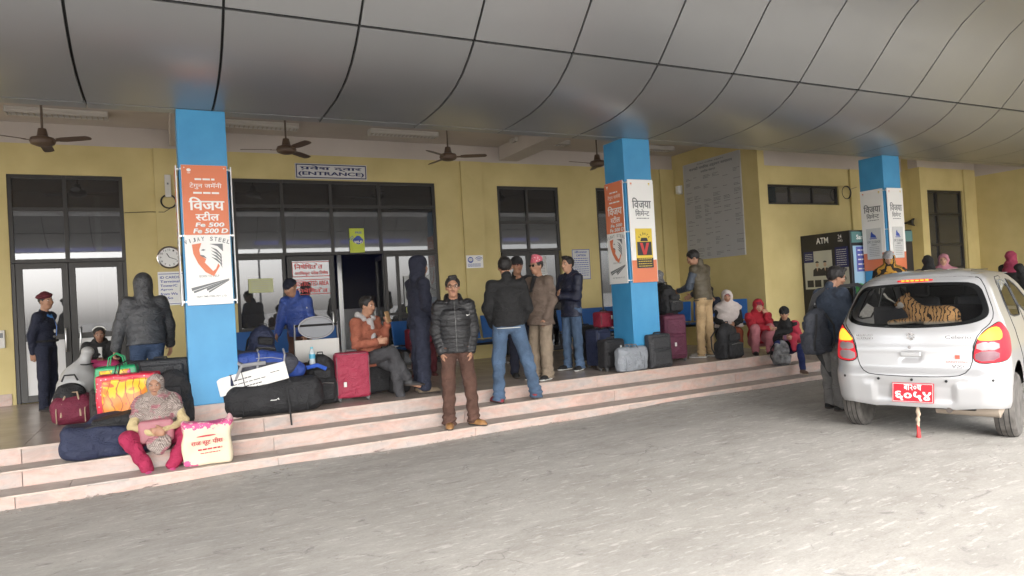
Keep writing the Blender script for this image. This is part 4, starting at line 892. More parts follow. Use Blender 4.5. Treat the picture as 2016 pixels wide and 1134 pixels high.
    def face(s):
        for q in (1, -1):
            s.blob('eye', M_EYE, [((.077, q * .030, .010), (.011, .0145, .0075))]); s.blob('iris', M_IRIS, [((.0855, q * .030, .010), (.0045, .0065, .007))])
            s.blob('eyebrow', M_HAIR, [((.086, q * (.018 + .009 * i), .030 + (.002 if i == 1 else 0)), (.006, .0075, .0038)) for i in range(4)])
        s.blob('lips', M_LIP, [((.094, y, -.0545), (.0065, .009, .0036)) for y in (-.012, 0, .012)] + [((.092, y, -.061), (.0065, .008, .004)) for y in (-.008, .008)])
        return s
    def hand(s, F, x, w, d, mode):
        """palm, four unequal fingers and a thumb leaving the side near its base"""
        k = s.k; q = 1 if x == 'l' else -1; d = nrm(d)
        if isinstance(mode, tuple): mode, pn = mode; pn = nrm(pn)
        else: pn = None
        # palm normal: towards the body for a hanging hand
        if pn is None: pn = nrm(V3(-.2, -q, 0) - d * V3(-.2, -q, 0).dot(d))
        else: pn = nrm(pn - d * pn.dot(d))
        sp = np.cross(d, pn); fwd = sp if sp.dot(V3(1, 0, .3)) > 0 else -sp          # thumb side
        F.cap(w - d * .01, w + d * .045 * k, .026 * k, .03 * k, .01, su=1.15, sv=.62, side=fwd); pc = w + d * .05 * k
        F.cap(pc, pc + d * .035 * k, .03 * k, .036 * k, .012, su=1.12, sv=.46, side=fwd)
        curl = {'relaxed': .55, 'grip': 1.5, 'flat': .12, 'clasp': .9}[mode]
        for i, (off, L) in enumerate(((.030, .068), (.010, .078), (-.010, .072), (-.030, .056))):
            b = pc + d * .038 * k + fwd * off * k; a = 0.; p = b
            for j, sl in enumerate((.45, .31, .24)):
                a += curl * (.45, .62, .45)[j]; dd = d * math.cos(a) + pn * math.sin(a); p2 = p + dd * L * sl * k; F.cap(p, p2, (.0098 - .001 * j) * k, (.0092 - .001 * j) * k, .002); p = p2
        t0 = pc - d * .01 * k + fwd * .028 * k; t1 = t0 + (d * .55 + fwd * .65 + pn * .35) * .036 * k; t2 = t1 + nrm(d * .8 + fwd * (.3 - .5 * (curl > 1)) + pn * (.3 + .4 * curl)) * .03 * k
        F.cap(t0, t1, .0135 * k, .0115 * k, .008); F.cap(t1, t2, .011 * k, .0092 * k, .003)
    # ---- clothes
    def top(s, nm, m, fat=.02, puff=None, len_=.0, sleeve=1., collar=.03, hood=0, wr=.004, hem=None, open_=False, belly=0., k2=.03, seed=1, hands=None, flare=0., cutneck=True):
        """jacket or jumper round trunk and arms; len_ lowers the hem below the pelvis"""
        k, b = s.k, s.b; R = s.R; y = R @ V3(0, 1, 0); pts = [s.T(0, 0, -.25), s.T(0, .2, 0), s.T(0, -.2, 0), s.neck, s.chest] + [p for x in 'lr' for p in s.arm[x][:3]]
        if hood: pts.append(s.HP(0, 0, .15)); pts.append(s.HP(-.12, 0, 0)); pts.append(s.HP(.1, 0, 0))
        lo, hi = s.bounds(pts, .2 * k + fat); F = SDF(lo, hi, s.h + .0005); pf = puff
        low = s.T(0, 0, -.06 - len_); F.cap(low, s.waist, (.117 + flare) * k + fat, .105 * k + fat * .9, .03, su=1.36 * b, sv=.97 * b + belly * .3, side=y, puff=pf, wr=None if pf else (wr, 26))
        F.cap(s.waist, s.chest, .107 * k + fat, .116 * k + fat, .03, su=1.33 * b, sv=.93 * b + belly * .3, side=y, puff=pf)
        F.cap(s.chest, s.T(-.01, 0, .43), .112 * k + fat, .07 * k + fat, .03, su=1.45, sv=.92, side=y, puff=pf)
        nz = R @ V3(0, 0, 1); F.plane(s.T(0, 0, -.02 - len_), -nz)
        F.cap(s.sh['l'], s.sh['r'], .05 * k + fat * .7, None, .03)
        F.cap(s.T(-.012, 0, .44), s.neck + R @ V3(0, 0, collar), .062 * k + fat * .5, .057 * k + fat * .35, .025)
        for x in 'lr':
            a0, e, w, d = s.arm[x]; we = e + (w - e) * (sleeve if sleeve < 1 else 1.0)
            F.cap(a0, e, .056 * k + fat, .047 * k + fat * .9, .03, puff=pf, wr=None if pf else (wr, 40, seed)); F.cap(e, we, .047 * k + fat * .85, .034 * k + fat * .7, .025, puff=pf, wr=None if pf else (wr, 45, seed + 1))
        if hood == 2:   # worn up
            F.ell(s.HP(-.025, 0, .03), np.array((.125, .105, .125)) * k, .03, R=s.HR); F.cap(s.HP(-.03, 0, -.05), s.neck, .10 * k, .10 * k, .03)
            F.ell(s.HP(.12, 0, -.01), np.array((.125, .078, .105)) * k, .012, 'cut', R=s.HR)
        elif hood == 1:  # lying on the back
            F.cap(s.neck + R @ V3(-.07, .05, -.01) * k, s.neck + R @ V3(-.07, -.05, -.01) * k, .065 * k, None, .03)
            F.cap(s.neck + R @ V3(.03, .07, .0) * k, s.neck + R @ V3(-.05, .08, .03) * k, .035 * k, None, .02); F.cap(s.neck + R @ V3(.03, -.07, .0) * k, s.neck + R @ V3(-.05, -.08, .03) * k, .035 * k, None, .02)
        if wr: F.wrinkle(wr, (16, 16, 26), seed)
        if cutneck and hood != 2: F.cap(s.neck + nz * .0, s.HP(.01, 0, 0), .052 * k, .06 * k, .01, 'cut')
        return F.build(nm, m, s.o)
    def trousers(s, nm, m, fat=.016, cuff=.0, wr=.005, seed=2, up=.10, wide=1., stop=1.0, k2=.03):
        k, b = s.k, s.b; pts = [s.T(0, 0, .15)] + [p for x in 'lr' for p in s.leg[x]]; lo, hi = s.bounds(pts, .17 * k); F = SDF(lo, hi, s.h + .0005); y = V3(0, 1, 0)
        F.cap(s.P - UP * .0, s.T(0, 0, up), .104 * k + fat * .3, .098 * k, .02, su=1.33 * b, sv=.95 * b, side=y)
        F.plane(s.P + s.R @ V3(0, 0, .05 * k), s.R @ V3(0, 0, 1))
        F.cap(s.leg['l'][0] + V3(-.02, 0, -.03), s.leg['r'][0] + V3(-.02, 0, -.03), .085 * k + fat * .4, None, .03)
        for x in 'lr':
            h0, kn, an = s.leg[x]; F.cap(h0 - UP * .02, kn, .083 * k * (.7 + .3 * b) + fat * .5, .058 * k + fat, .03, wr=(wr * .6, 24, seed)); e = kn + (an - kn) * stop
            F.cap(kn, e, .057 * k + fat * wide, (.043 + (1 - stop) * .01) * k + fat * wide, .02, wr=(wr, 42, seed + 2))
            if cuff: F.cap(an + (kn - an) * .16, an - nrm(kn - an) * .02, .05 * k + fat * wide, .053 * k + fat * wide, .01, wr=(wr * 1.6, 95, seed))
        F.plane(V3(0, 0, min(s.leg[x][2][2] for x in 'lr') - .042 * k), -UP) if stop > .95 else None
        if wr: F.wrinkle(wr * .7, (22, 22, 16), seed)
        return F.build(nm, m, s.o)
    def shoes(s, m, sole, name='shoe', chunk=1.):
        k = s.k
        for x in 'lr':
            an = s.leg[x][2]; f = s.foot[x]; base = an - UP * .073 * k; lo, hi = s.bounds([base - f * .1, base + f * .24 * k, an], .09); F = SDF(lo, hi, .009)
            sd = np.cross(UP, f)
            F.cap(base - f * .035 * k + UP * .035 * k, base + f * .14 * k + UP * .028 * k, .043 * k * chunk, .042 * k * chunk, .01, su=1.0, sv=.95, side=sd); F.cap(base - f * .02 * k + UP * .05 * k, an + UP * .01, .045 * k * chunk, .042 * k, .02)
            F.cap(base + f * .08 * k + UP * .03 * k, base + f * .175 * k + UP * .018 * k, .045 * k * chunk, .03 * k * chunk, .02, su=1., sv=.8, side=sd); F.plane(base + UP * .014, -UP); o = F.build(name, m, s.o)
            F = SDF(lo, hi, .009); F.cap(base - f * .04 * k + UP * .03 * k, base + f * .165 * k + UP * .03 * k, .047 * k * chunk, .043 * k * chunk, .01); F.plane(base + UP * .022, UP); F.plane(base + UP * .001, -UP); F.build('sole', sole, o)
    def hair(s, m=None, kind='short', fat=.010):
        m = m or M_HAIR; k = s.k; F = SDF(s.hc - .2, s.hc + .2, .0075); H = s.HR
        F.ell(s.HP(-.018, 0, .036), (np.array((.094, .076, .088)) + fat) * k, .01, R=H)
        if kind == 'quiff': F.cap(s.HP(.06, -.03, .115), s.HP(.055, .035, .12), .022 * k, .02 * k, .02)
        if kind == 'long': F.cap(s.HP(-.05, 0, .03), s.HP(-.06, 0, -.12), .085 * k, .07 * k, .02)
        F.ell(s.HP(.105, 0, -.02), np.array((.10, .082, .108)) * k, .006, 'cut', R=H); F.cap(s.HP(.02, -.12, -.05), s.HP(.02, .12, -.05), .052 * k, None, .006, 'cut')
        if kind != 'long': F.plane(s.HP(0, 0, -.055), H @ V3(.3, 0, -1))
        F.wrinkle(.0035, (90, 90, 90), 3); return F.build('hair', m, s.o)
    def beanie(s, m, fat=.016, low=.012, name='beanie'):
        k = s.k; F = SDF(s.hc - .2, s.hc + .24, .008); F.ell(s.HP(-.014, 0, .045), (np.array((.096, .078, .092)) + fat) * k, .01, R=s.HR)
        F.plane(s.HP(.06, 0, low), s.HR @ V3(-.25, 0, -1)); F.ell(s.HP(-.014, 0, .02), (np.array((.096, .078, .06)) + fat + .004) * k, .01, R=s.HR) if False else None
        F.wrinkle(.002, (80, 80, 30), 3); return F.build(name, m, s.o)
    def scarf(s, m, big=1., face=1., name='headscarf', drape=.0, seed=4, mouth=False, arms_=False):
        """cloth round the head, falling over neck and shoulders"""
        k = s.k; lo, hi = s.bounds([s.HP(0, 0, .16), s.T(.2, .28, .1), s.T(-.2, -.28, .1)], .08); F = SDF(lo, hi, s.h); H = s.HR
        F.ell(s.HP(-.02, 0, .03), np.array((.118, .098, .115)) * k * big, .02, R=H); F.cap(s.HP(-.01, 0, -.06), s.neck, .085 * k * big, .105 * k * big, .04)
        F.cap(s.neck, s.T(.0, 0, .40), .10 * k * big, .15 * k * big, .04, su=1.25, side=V3(0, 1, 0))
        if drape: F.cap(s.T(0, 0, .42), s.T(.02, 0, .42 - drape), .16 * k * big, .19 * k * big, .05, su=1.3, sv=.95, side=V3(0, 1, 0)); F.cap(s.sh['l'], s.sh['r'], .085 * k, None, .05)
        if arms_:
            for x in 'lr': F.cap(s.arm[x][0], s.arm[x][0] + (s.arm[x][1] - s.arm[x][0]) * .55, .075 * k, .065 * k, .04)
        F.ell(s.HP(.125, 0, -.004 if not mouth else .03), np.array((.115, .072 * face, (.092 if not mouth else .05) * face)) * k, .012, 'cut', R=H)
        F.wrinkle(.008, (14, 14, 34), seed); F.plane(s.T(0, 0, .36 - drape), -(s.R @ V3(0, 0, 1))); return F.build(name, m, s.o)
    def glasses(s, m, dark=False):
        g = MB(); lens = MB(); k = s.k
        def P(a, b, c): return Vector(s.HP(a, b, c))
        for q in (1, -1):
            pts = [P(.098, q * (.031 + .023 * math.cos(t)), .008 + .0165 * math.sin(t)) for t in np.linspace(0, 2 * math.pi, 13)]; g.tube(pts, .0024 * k, 5)
            n = 12; lens.add([P(.0975, q * (.031 + .022 * math.cos(t)), .008 + .0155 * math.sin(t)) for t in np.linspace(0, 2 * math.pi, n, endpoint=False)], [tuple(range(n))]); g.tube([P(.097, q * .052, .014), P(.06, q * .077, .013), P(.0, q * .083, .008)], .002 * k, 5)
        g.tube([P(.1, -.009, .012), P(.102, 0, .015), P(.1, .009, .012)], .002 * k, 5); g.build('glasses', m, s.o, True)
        if dark: lens.build('dark_lens', mat('lens_black', (.01, .01, .01), .1), s.o)
        return s
    def strip(s, nm, m, pts, r, n=6): return MB().tube(pts, r, n).build(nm, m, s.o, True)
def aim(p, tgt=(0, 0)):
    """heading that faces a point on the ground"""
    return math.atan2(tgt[1] - p[1], tgt[0] - p[0])
D = math.radians
C_PUFF = mat('puffer_black', (.014, .014, .016), .36, bump=.3, bscale=60, fold=.4, fscale=16); C_GREYP = cloth('puffer_grey', (.045, .047, .052), .5); C_JEAN = cloth('jeans_blue', (.07, .115, .19), .9, noise=.35, nscale=4, bump=.5, bscale=160)
C_JEAN2 = cloth('jeans_mid_blue', (.06, .10, .17), .9, noise=.35, nscale=4, bump=.5, bscale=160); C_BLK = cloth('black_cloth', (.012, .012, .013)); C_NAVY = cloth('navy_cloth', (.010, .012, .026)); C_BROWN = cloth('brown_corduroy', (.085, .042, .03), .9, noise=.2)
C_WHITE = mat('white_rubber', (.62, .62, .6), .5); C_TAN = mat('tan_leather', (.30, .155, .06), .45, noise=.2, nscale=20); C_BSOLE = mat('dark_sole', (.05, .04, .035), .7)
rest = lambda q, o=.2: ((.06, q * o, -1), (.25, q * .02, -1))
pocket = lambda q: ((-.10, q * .30, -1), (.32, -q * .16, -1))
# 1 main man
p = (3.09, 7.60, S1Z)
m1 = Person('man in black quilted jacket and brown trousers standing on the lowest step', p, aim(p) + D(4), 1.77, build=1.02, arms={'l': ('ik', (.05, .175, -.055), (-.8, .6, 0), (.05, -.22, -1)), 'r': ('ik', (.05, -.175, -.055), (-.8, -.6, 0), (.05, .22, -1))}, legs={'l': ((.02, .12, -1), (.0, .05, -1), (.9, .75, 0)), 'r': ((.10, -.05, -1), (.04, -.04, -1), (1, -.05, 0))}, turn=D(-2), h=.009)
m1.body({'l': 'relaxed', 'r': 'relaxed'}); m1.trousers('trousers', C_BROWN, .020, cuff=1, wr=.007, wide=1.15); m1.top('jacket', C_PUFF, .022, (.011, .052), len_=.06, collar=.05, wr=.002)
m1.hair(kind='quiff'); m1.glasses(mat('glasses_brown', (.05, .025, .015), .3)); m1.shoes(C_TAN, C_BSOLE, 'boot'); m1.blob('moustache', M_HAIR, [((.096, y, -.044), (.005, .007, .0028)) for y in (-.016, -.006, .006, .016)])
F = SDF(m1.neck - .2, m1.neck + .2, .009); F.cap(m1.T(.03, .09, .50), m1.T(-.07, .06, .56), .035, .04, .03); F.cap(m1.T(.03, -.09, .50), m1.T(-.07, -.06, .56), .035, .04, .03); F.cap(m1.T(-.08, -.05, .55), m1.T(-.08, .05, .55), .05, None, .03); F.build('hood', C_PUFF, m1.o)
m1.strip('zip', mat('zip_grey', (.1, .1, .1), .3), [m1.T(.148, 0, -.06), m1.T(.150, 0, .12), m1.T(.150, 0, .3), m1.T(.118, 0, .42), m1.T(.09, 0, .50)], .004)
mb = MB(); Mx = FR(tuple(m1.T(.146, .125, .345)), (0, 1, 0), (.15, 0, 1)); flat(mb, [(0, 0), (.012, -.008), (.05, .014), (.012, .003), (.004, .012)], Mx, .012); mb.build('chest_mark', C_WHITE, m1.o)
# 2 man seen from behind in black jumper
p = (3.92, 7.84, S2Z)
q = Person('man in black jumper and blue jeans seen from behind on the middle step', p, D(72), 1.85, build=1.10, arms={'l': ('ik', (.11, .17, -.02), (-.8, .7, 0), (.3, -.3, -1)), 'r': ('ik', (.11, -.17, -.02), (-.8, -.7, 0), (.3, .3, -1))}, legs={'l': ((.0, .12, -1), (-.02, .05, -1), (1, .35, 0)), 'r': ((.02, -.27, -1), (-.02, -.20, -1), (.95, -.4, 0))}, nod=D(3), h=.0095)
q.body(); q.trousers('jeans', C_JEAN, .024, cuff=1, wr=.006); q.top('jumper', C_BLK, .018, None, len_=.01, collar=.045, wr=.004, belly=.2); q.hair(kind='short', fat=.007); q.shoes(mat('shoe_dark_red', (.22, .02, .03), .7), C_BSOLE)
q.strip('shirt_hem', C_WHITE, [q.T(-.135 * math.cos(t) - .005, .185 * math.sin(t), -.045) for t in np.linspace(-1.2, 1.2, 9)], .006)
# 3 man in patterned cap and brown blazer
p = (4.72, 8.42, PZ)
q = Person('man in brown blazer, sunglasses and pink patterned cap, facing left', p, D(196), 1.70, build=1.12, arms={'l': ('ik', (.07, .18, -.05), (-.8, .5, 0), (.1, -.2, -1)), 'r': ((.55, -.1, -.8), (.45, .25, 1))}, legs={'l': ((.04, .02, -1), (.0, .0, -1), (1, .25, 0)), 'r': ((.10, -.04, -1), (-.02, -.02, -1), (1, -.1, 0))}, turn=D(2), h=.0095)
q.body({'r': 'grip'}); C_BEIGE = cloth('beige_cloth', (.23, .18, .13)); C_BLAZ = cloth('taupe_cloth', (.13, .095, .075), .9)
q.trousers('trousers', C_BEIGE, .026, cuff=1, wr=.005, wide=1.3); q.top('blazer', C_BLAZ, .022, None, len_=.14, collar=.0, wr=.005, belly=.35, flare=.01)
q.strip('lapel', mat('lapel_taupe', (.1, .07, .055), .9), [q.T(.07, .05, .50), q.T(.145, .06, .38), q.T(.178, .02, .22)], .013); q.strip('shirt', C_BLK, [q.T(.05, 0, .52), q.T(.10, .0, .42), q.T(.135, 0, .3)], .045, 8)
q.hair(fat=.004); q.glasses(C_BLK, True); q.shoes(C_BLK, C_WHITE)
def topi(q):
    def f(n, l, b):
        tc = n.new('ShaderNodeTexCoord').outputs['Object']; v = tex(n, l, 'Voronoi', 38, tc); l.new(ramp(n, l, v.outputs[0], [(.22, (.62, .5, .5)), (.34, (.50, .10, .14))]), b.inputs['Base Color']); b.inputs['Roughness'].default_value = .8
    F = SDF(q.hc - .2, q.hc + .26, .008); F.cap(q.HP(-.012, 0, .055), q.HP(-.022, 0, .125), .095 * q.k, .085 * q.k, .01, su=.86, side=V3(0, 1, 0)); F.plane(q.HP(.08, 0, .042), q.HR @ V3(-.25, 0, -1)); F.plane(q.HP(0, 0, .155), q.HR @ V3(-.35, 0, 1)); F.build('topi_cap', node_mat('topi_pattern', f), q.o)
topi(q)
# 4 bespectacled man hidden behind the black jumper
p = (4.66, 8.95, PZ)
q = Person('man with red-brown glasses mostly hidden behind the man in the black jumper', p, aim(p, (3.5, 0)), 1.74, arms={'l': ((.15, .2, -1), (.9, .1, .4)), 'r': rest(-1)}, legs={}, h=.012)
q.body(); q.trousers('trousers', C_NAVY, .02); q.top('jacket', C_BLK, .025, None, len_=.05); q.beanie(C_BLK); q.glasses(mat('glasses_red', (.2, .03, .02), .3)); q.shoes(C_BLK, C_BSOLE)
# 5 man in navy puffer looking left
p = (5.62, 9.05, PZ)
q = Person('man in navy padded coat and blue jeans looking left, right of the blazer man', p, D(190), 1.74, arms={'l': ((.25, .15, -1), (.8, -.9, .1)), 'r': ((.3, -.1, -1), (.7, .8, .2))}, legs={'l': ((.02, .06, -1), (-.02, .04, -1), (1, .5, 0)), 'r': ((.05, -.05, -1), (.0, -.03, -1), (1, -.0, 0))}, turn=D(4), h=.0105, mats=SK3)
q.body(); q.trousers('jeans', C_JEAN2, .016, wr=.006, cuff=1); q.top('coat', cloth('padded_navy', (.012, .015, .035), .5), .026, (.005, .11), len_=.10, collar=.05, hood=1, wr=.003); q.hair(kind='quiff'); q.shoes(C_BLK, C_WHITE)
q.blob('shoulder_mark', C_WHITE, [((-.02, .17, -.27), (.006, .012, .006))]); q.blob('moustache', M_HAIR, [((.096, y, -.044), (.005, .007, .0028)) for y in (-.014, 0, .014)])
# 6 hooded man in profile right
p = (2.98, 8.55, PZ)
q = Person('man in hooded navy jacket and navy trousers facing right beside the entrance glazing', p, D(8), 1.76, arms={'l': ((.1, .1, -1), (.6, -.3, -.6)), 'r': ((.0, -.15, -1), (.65, .1, -.7))}, legs={'l': ((.06, .02, -1), (.0, .02, -1), (1, .2, 0)), 'r': ((-.04, -.02, -1), (-.02, -.02, -1), (1, -.25, 0))}, lean=D(2), nod=D(4), h=.010)
q.body(); q.trousers('trousers', cloth('trouser_navy', (.020, .024, .045)), .028, wr=.006, cuff=0, wide=1.5); q.top('hooded_jacket', C_NAVY, .022, None, len_=.06, collar=.04, hood=2, wr=.006); q.hair(fat=.004); q.shoes(mat('khaki_boot', (.16, .12, .08), .8), C_BSOLE, 'boot', 1.12)
# 7 seated man with phone
p = (2.36, 8.80, PZ)
sm = Person('young man in rust blazer sitting cross-legged on luggage, holding up a phone', p, D(-62), 1.72, pelvis=.50, lean=D(-2), arms={'l': ((.45, .1, -1), (.55, -.25, 1.)), 'r': ((.25, -.25, -1), (.95, .55, .1))}, legs={'l': ((1, -.1, -.30), (.12, .08, -1), (1, .15, 0)), 'r': ((1, .20, .16), (.25, .42, -.85), (.8, .5, -.25))}, turn=D(12), nod=D(8), h=.0095)
sm.body({'l': 'grip', 'r': 'relaxed'}); C_RUST = cloth('rust_cloth', (.27, .085, .05), .9); C_CHAR = cloth('charcoal_cloth', (.05, .05, .055)); sm.trousers('trousers', C_CHAR, .017, wr=.005, stop=.88)
sm.top('blazer', C_RUST, .020, None, len_=.10, collar=.0, wr=.006); C_HOOD = cloth('grey_fleece', (.38, .36, .36)); sm.hair(kind='quiff'); sm.shoes(mat('dark_shoe', (.03, .03, .033), .6), C_BSOLE)
F = SDF(sm.neck - .3, sm.neck + .2, .009); F.cap(sm.T(.05, .08, .50), sm.T(-.06, .07, .56), .035, .04, .03); F.cap(sm.T(.05, -.08, .50), sm.T(-.06, -.07, .56), .035, .04, .03); F.cap(sm.T(-.08, -.05, .54), sm.T(-.08, .05, .54), .05, None, .03); F.cap(sm.T(.075, 0, .46), sm.T(.118, 0, .2), .05, .05, .02, sv=.7); F.build('hooded_top', C_HOOD, sm.o)
mb = MB(); Mx = FR(tuple(sm.T(.165, 0, .25)), (0, 1, 0), (.1, 0, 1))
for k in range(4): a = k * math.pi / 4; c_, s_ = .035 * math.cos(a), .035 * math.sin(a); flat(mb, [(-c_ - .004, -s_), (-c_ + .004, -s_ - .004), (c_ + .004, s_), (c_ - .004, s_ + .004)], Mx, .003 + k * .001)
mb.build('star_print', C_BLK, sm.o)
for x in 'lr':
    an = sm.leg[x][2]; kn = sm.leg[x][1]; sm.strip('sock', C_HOOD, [an + (kn - an) * .20, an + (kn - an) * .04], .042, 12)
w = sm.arm['l'][2] + sm.arm['l'][3] * .085; ph = MB(); ph.box((-.006, -.036, -.075), (.004, .036, .075), .008, Matrix.Translation(Vector(w + V3(.02, -.01, .03))) @ Matrix.Rotation(D(-20), 4, 'Y')); o = ph.build('phone', mat('phone_gold', (.42, .26, .13), .3, metal=.4), None); o.matrix_world = Matrix.Translation(p) @ Matrix.Rotation(D(-62), 4, 'Z'); tag(o, 'gold mobile phone held up by the seated man in the rust blazer', 'phone')
# 8 guard
p = (-1.40, 11.2, PZ)
q = Person('security guard in navy uniform and maroon beret standing at the left door', p, D(-22), 1.58, build=.9, arms={'l': ((-.25, .10, -1), (.25, .0, -1)), 'r': ((-.3, -.08, -1), (-.1, .2, -1))}, turn=D(-18), h=.0105, mats=SK1)
q.body(); q.trousers('trousers', cloth('uniform_navy', (.010, .013, .03)), .02, wr=.003); q.top('jacket', MATS['uniform_navy'], .014, None, len_=-.02, collar=.01, wr=.003); q.hair(fat=.003); q.shoes(C_BLK, C_BSOLE)
F = SDF(q.hc - .2, q.hc + .24, .0075); F.ell(q.HP(-.015, -.012, .082), np.array((.115, .105, .048)) * q.k, .01, R=q.HR @ np.array(Matrix.Rotation(D(14), 3, 'X'))); F.cap(q.HP(-.012, 0, .045), q.HP(-.015, 0, .07), .085 * q.k, None, .01, su=.84, side=V3(0, 1, 0)); F.plane(q.HP(.0, 0, .038), q.HR @ V3(-.1, 0, -1)); F.build('beret', cloth('beret_maroon', (.10, .012, .02)), q.o)
q.strip('collar', mat('collar_blue', (.06, .2, .5), .7), [q.T(.055, .055, .47), q.T(.085, .0, .44), q.T(.055, -.055, .47)], .018); q.strip('lanyard', mat('lanyard_blue', (.1, .22, .6), .6), [q.T(.06, .06, .47), q.T(.135, .04, .3), q.T(.14, .01, .16)], .006)
q.strip('belt', C_BLK, [q.T(.135 * math.cos(t), .165 * math.sin(t), .09) for t in np.linspace(0, 6.28, 17)], .018); q.blob('belt_buckle', G_STEEL, [((.11, .01, -.52), (.006, .022, .016))]); q.blob('badge', C_WHITE, [((.105, .03, -.44), (.005, .02, .028))])
# 9 man in grey hooded puffer
p = (-.16, 8.95, PZ)
gm = Person('man in grey hooded padded jacket seen from behind, left of the first blue column', p, D(100), 1.67, build=1.08, lean=D(6), arms={'l': ((.0, .34, -1), (.1, .2, -1)), 'r': ((.15, -.3, -1), (.35, -.1, -1))}, h=.0095)
gm.body({'l': 'grip'}); gm.trousers('jeans', cloth('jeans_dark', (.025, .045, .09)), .018); gm.top('puffer_jacket', C_GREYP, .030, (.007, .095), len_=.02, collar=.05, hood=2, wr=.002, belly=.2); gm.shoes(C_BLK, C_BSOLE)
# 10 girl seated against the door
p = (-.72, 10.35, PZ)
q = Person('child in black coat and white hairband sitting by the left door', p, aim(p), 1.36, pelvis=.48, lean=D(8), nod=D(14), arms={'l': ((.5, .2, -1), (.8, -.6, .1)), 'r': ((.5, -.2, -1), (.8, .6, .1))}, legs={'l': ((1, .2, 0), (.1, 0, -1)), 'r': ((1, -.2, 0), (.1, 0, -1))}, h=.012, mats=SK2)
q.body(); q.trousers('trousers', C_BLK, .02, stop=.9); q.top('coat', C_BLK, .03, None, hood=1, len_=.03); q.hair(kind='long'); q.shoes(C_BLK, C_BSOLE); q.strip('hairband', C_WHITE, [q.HP(.04, .105 * math.sin(t), .03 + .112 * math.cos(t)) for t in np.linspace(-1.1, 1.1, 9)], .008); q.strip('shirt', C_WHITE, [q.T(.08, 0, .46), q.T(.12, 0, .3)], .035)
# 11 man in blue puffer and beanie
p = (1.72, 10.0, PZ)
q = Person('man in royal blue quilted jacket and navy beanie looking down behind the luggage', p, D(-128), 1.60, lean=D(9), nod=D(22), turn=D(-32), arms={'l': ((.05, .2, -1), (.5, -.1, -1)), 'r': ((.2, -.2, -1), (.7, .1, -.8))}, h=.011)
q.body(); q.trousers('trousers', C_BROWN, .024); q.top('jacket', cloth('puffer_blue', (.022, .055, .24), .45), .026, (.006, .06), len_=.04, collar=.05, wr=.002); q.beanie(C_NAVY); q.shoes(C_BLK, C_BSOLE); q.blob('sleeve_badge', C_WHITE, [((-.02, .21, -.33), (.02, .006, .02))])
# 12 woman on the step
p = (-.08, 7.97, S1Z)
w1 = Person('woman in pink checked shawl and magenta trousers sitting on the steps, hands clasped', p, aim(p, (.1, 0)), 1.47, pelvis=.27, lean=D(20), arms={'l': ('ik', (.36, .055, .13), (0, 1, -.5), (.35, -1, .0)), 'r': ('ik', (.36, -.055, .10), (0, -1, -.5), (.35, 1, .0))}, legs={'l': ((1, .62, .20), (.06, -.42, -.8), (1, .12, 0)), 'r': ((1, -.62, .20), (.06, .42, -.8), (1, -.12, 0))}, turn=D(-12), nod=D(2), h=.009)
w1.body({'l': ('clasp', (0, -1, 0)), 'r': ('clasp', (0, 1, 0))}); C_MAG = cloth('magenta_cotton', (.30, .015, .06), .85); w1.trousers('salwar_trousers', C_MAG, .026, wr=.006, wide=.9, seed=5, stop=.95)
w1.top('cream_jumper', cloth('cream_knit', (.46, .37, .20)), .004, None, len_=0, collar=0, wr=.003)
def f_plaid(n, l, b):
    tc = n.new('ShaderNodeTexCoord').outputs['Object']; w_ = tex(n, l, 'Wave', 34, tc); w_.inputs['Distortion'].default_value = 4; w_.bands_direction = 'DIAGONAL'
    w2 = tex(n, l, 'Wave', 20, tc); w2.inputs['Distortion'].default_value = 3; w2.bands_direction = 'Z'; z = tex(n, l, 'Noise', 6, tc, 2)
    a = ramp(n, l, w_.outputs[0], [(.2, (.22, .17, .155)), (.7, (.42, .36, .32))]); p_ = ramp(n, l, w2.outputs[0], [(.35, (.33, .10, .13)), (.75, (.44, .25, .26))])
    sp = n.new('ShaderNodeSeparateXYZ'); l.new(tc, sp.inputs[0]); zz = mixc(n, l, ramp(n, l, sp.outputs[2], [(.70, (1, 1, 1)), (.78, (0, 0, 0))]), (0., 0., 0.), ramp(n, l, z.outputs[0], [(.50, (0, 0, 0)), (.54, (1, 1, 1))])); l.new(mixc(n, l, zz, a, p_), b.inputs['Base Color']); fo = tex(n, l, 'Noise', 10, tc, 3, (1, 1, 1.8), .5, 1.2); ab = n.new('ShaderNodeMath'); ab.operation = 'SUBTRACT'; ab.inputs[1].default_value = .5; l.new(fo.outputs[0], ab.inputs[0]); a3 = n.new('ShaderNodeMath'); a3.operation = 'ABSOLUTE'; l.new(ab.outputs[0], a3.inputs[0]); bp = n.new('ShaderNodeBump'); bp.inputs['Distance'].default_value = .08; l.new(a3.outputs[0], bp.inputs['Height']); l.new(bp.outputs[0], b.inputs['Normal']); b.inputs['Roughness'].default_value = .9
G_PLAID = node_mat('checked_shawl', f_plaid); w1.scarf(G_PLAID, .97, 1.0, 'shawl', drape=.17, arms_=True)
F = SDF(w1.P - .45, w1.P + V3(.6, .5, .5), .010); a_ = w1.T(.12, -.02, .30); F.cap(w1.T(.14, -.05, .26), w1.P + V3(.33, 0, -.02), .06, .08, .03, su=1.3, sv=.4, side=V3(0, 1, 0)); F.cap(w1.P + V3(.33, 0, -.02), w1.P + V3(.36, .0, -.10), .07, .03, .03, su=1.2, sv=.4, side=V3(0, 1, 0)); F.wrinkle(.006, (20, 20, 30), 8); F.build('shawl_end', G_PLAID, w1.o)
w1.shoes(mat('slipper_pink', (.72, .12, .34), .5), mat('slipper_sole', (.5, .38, .26), .7), 'slipper', .95)
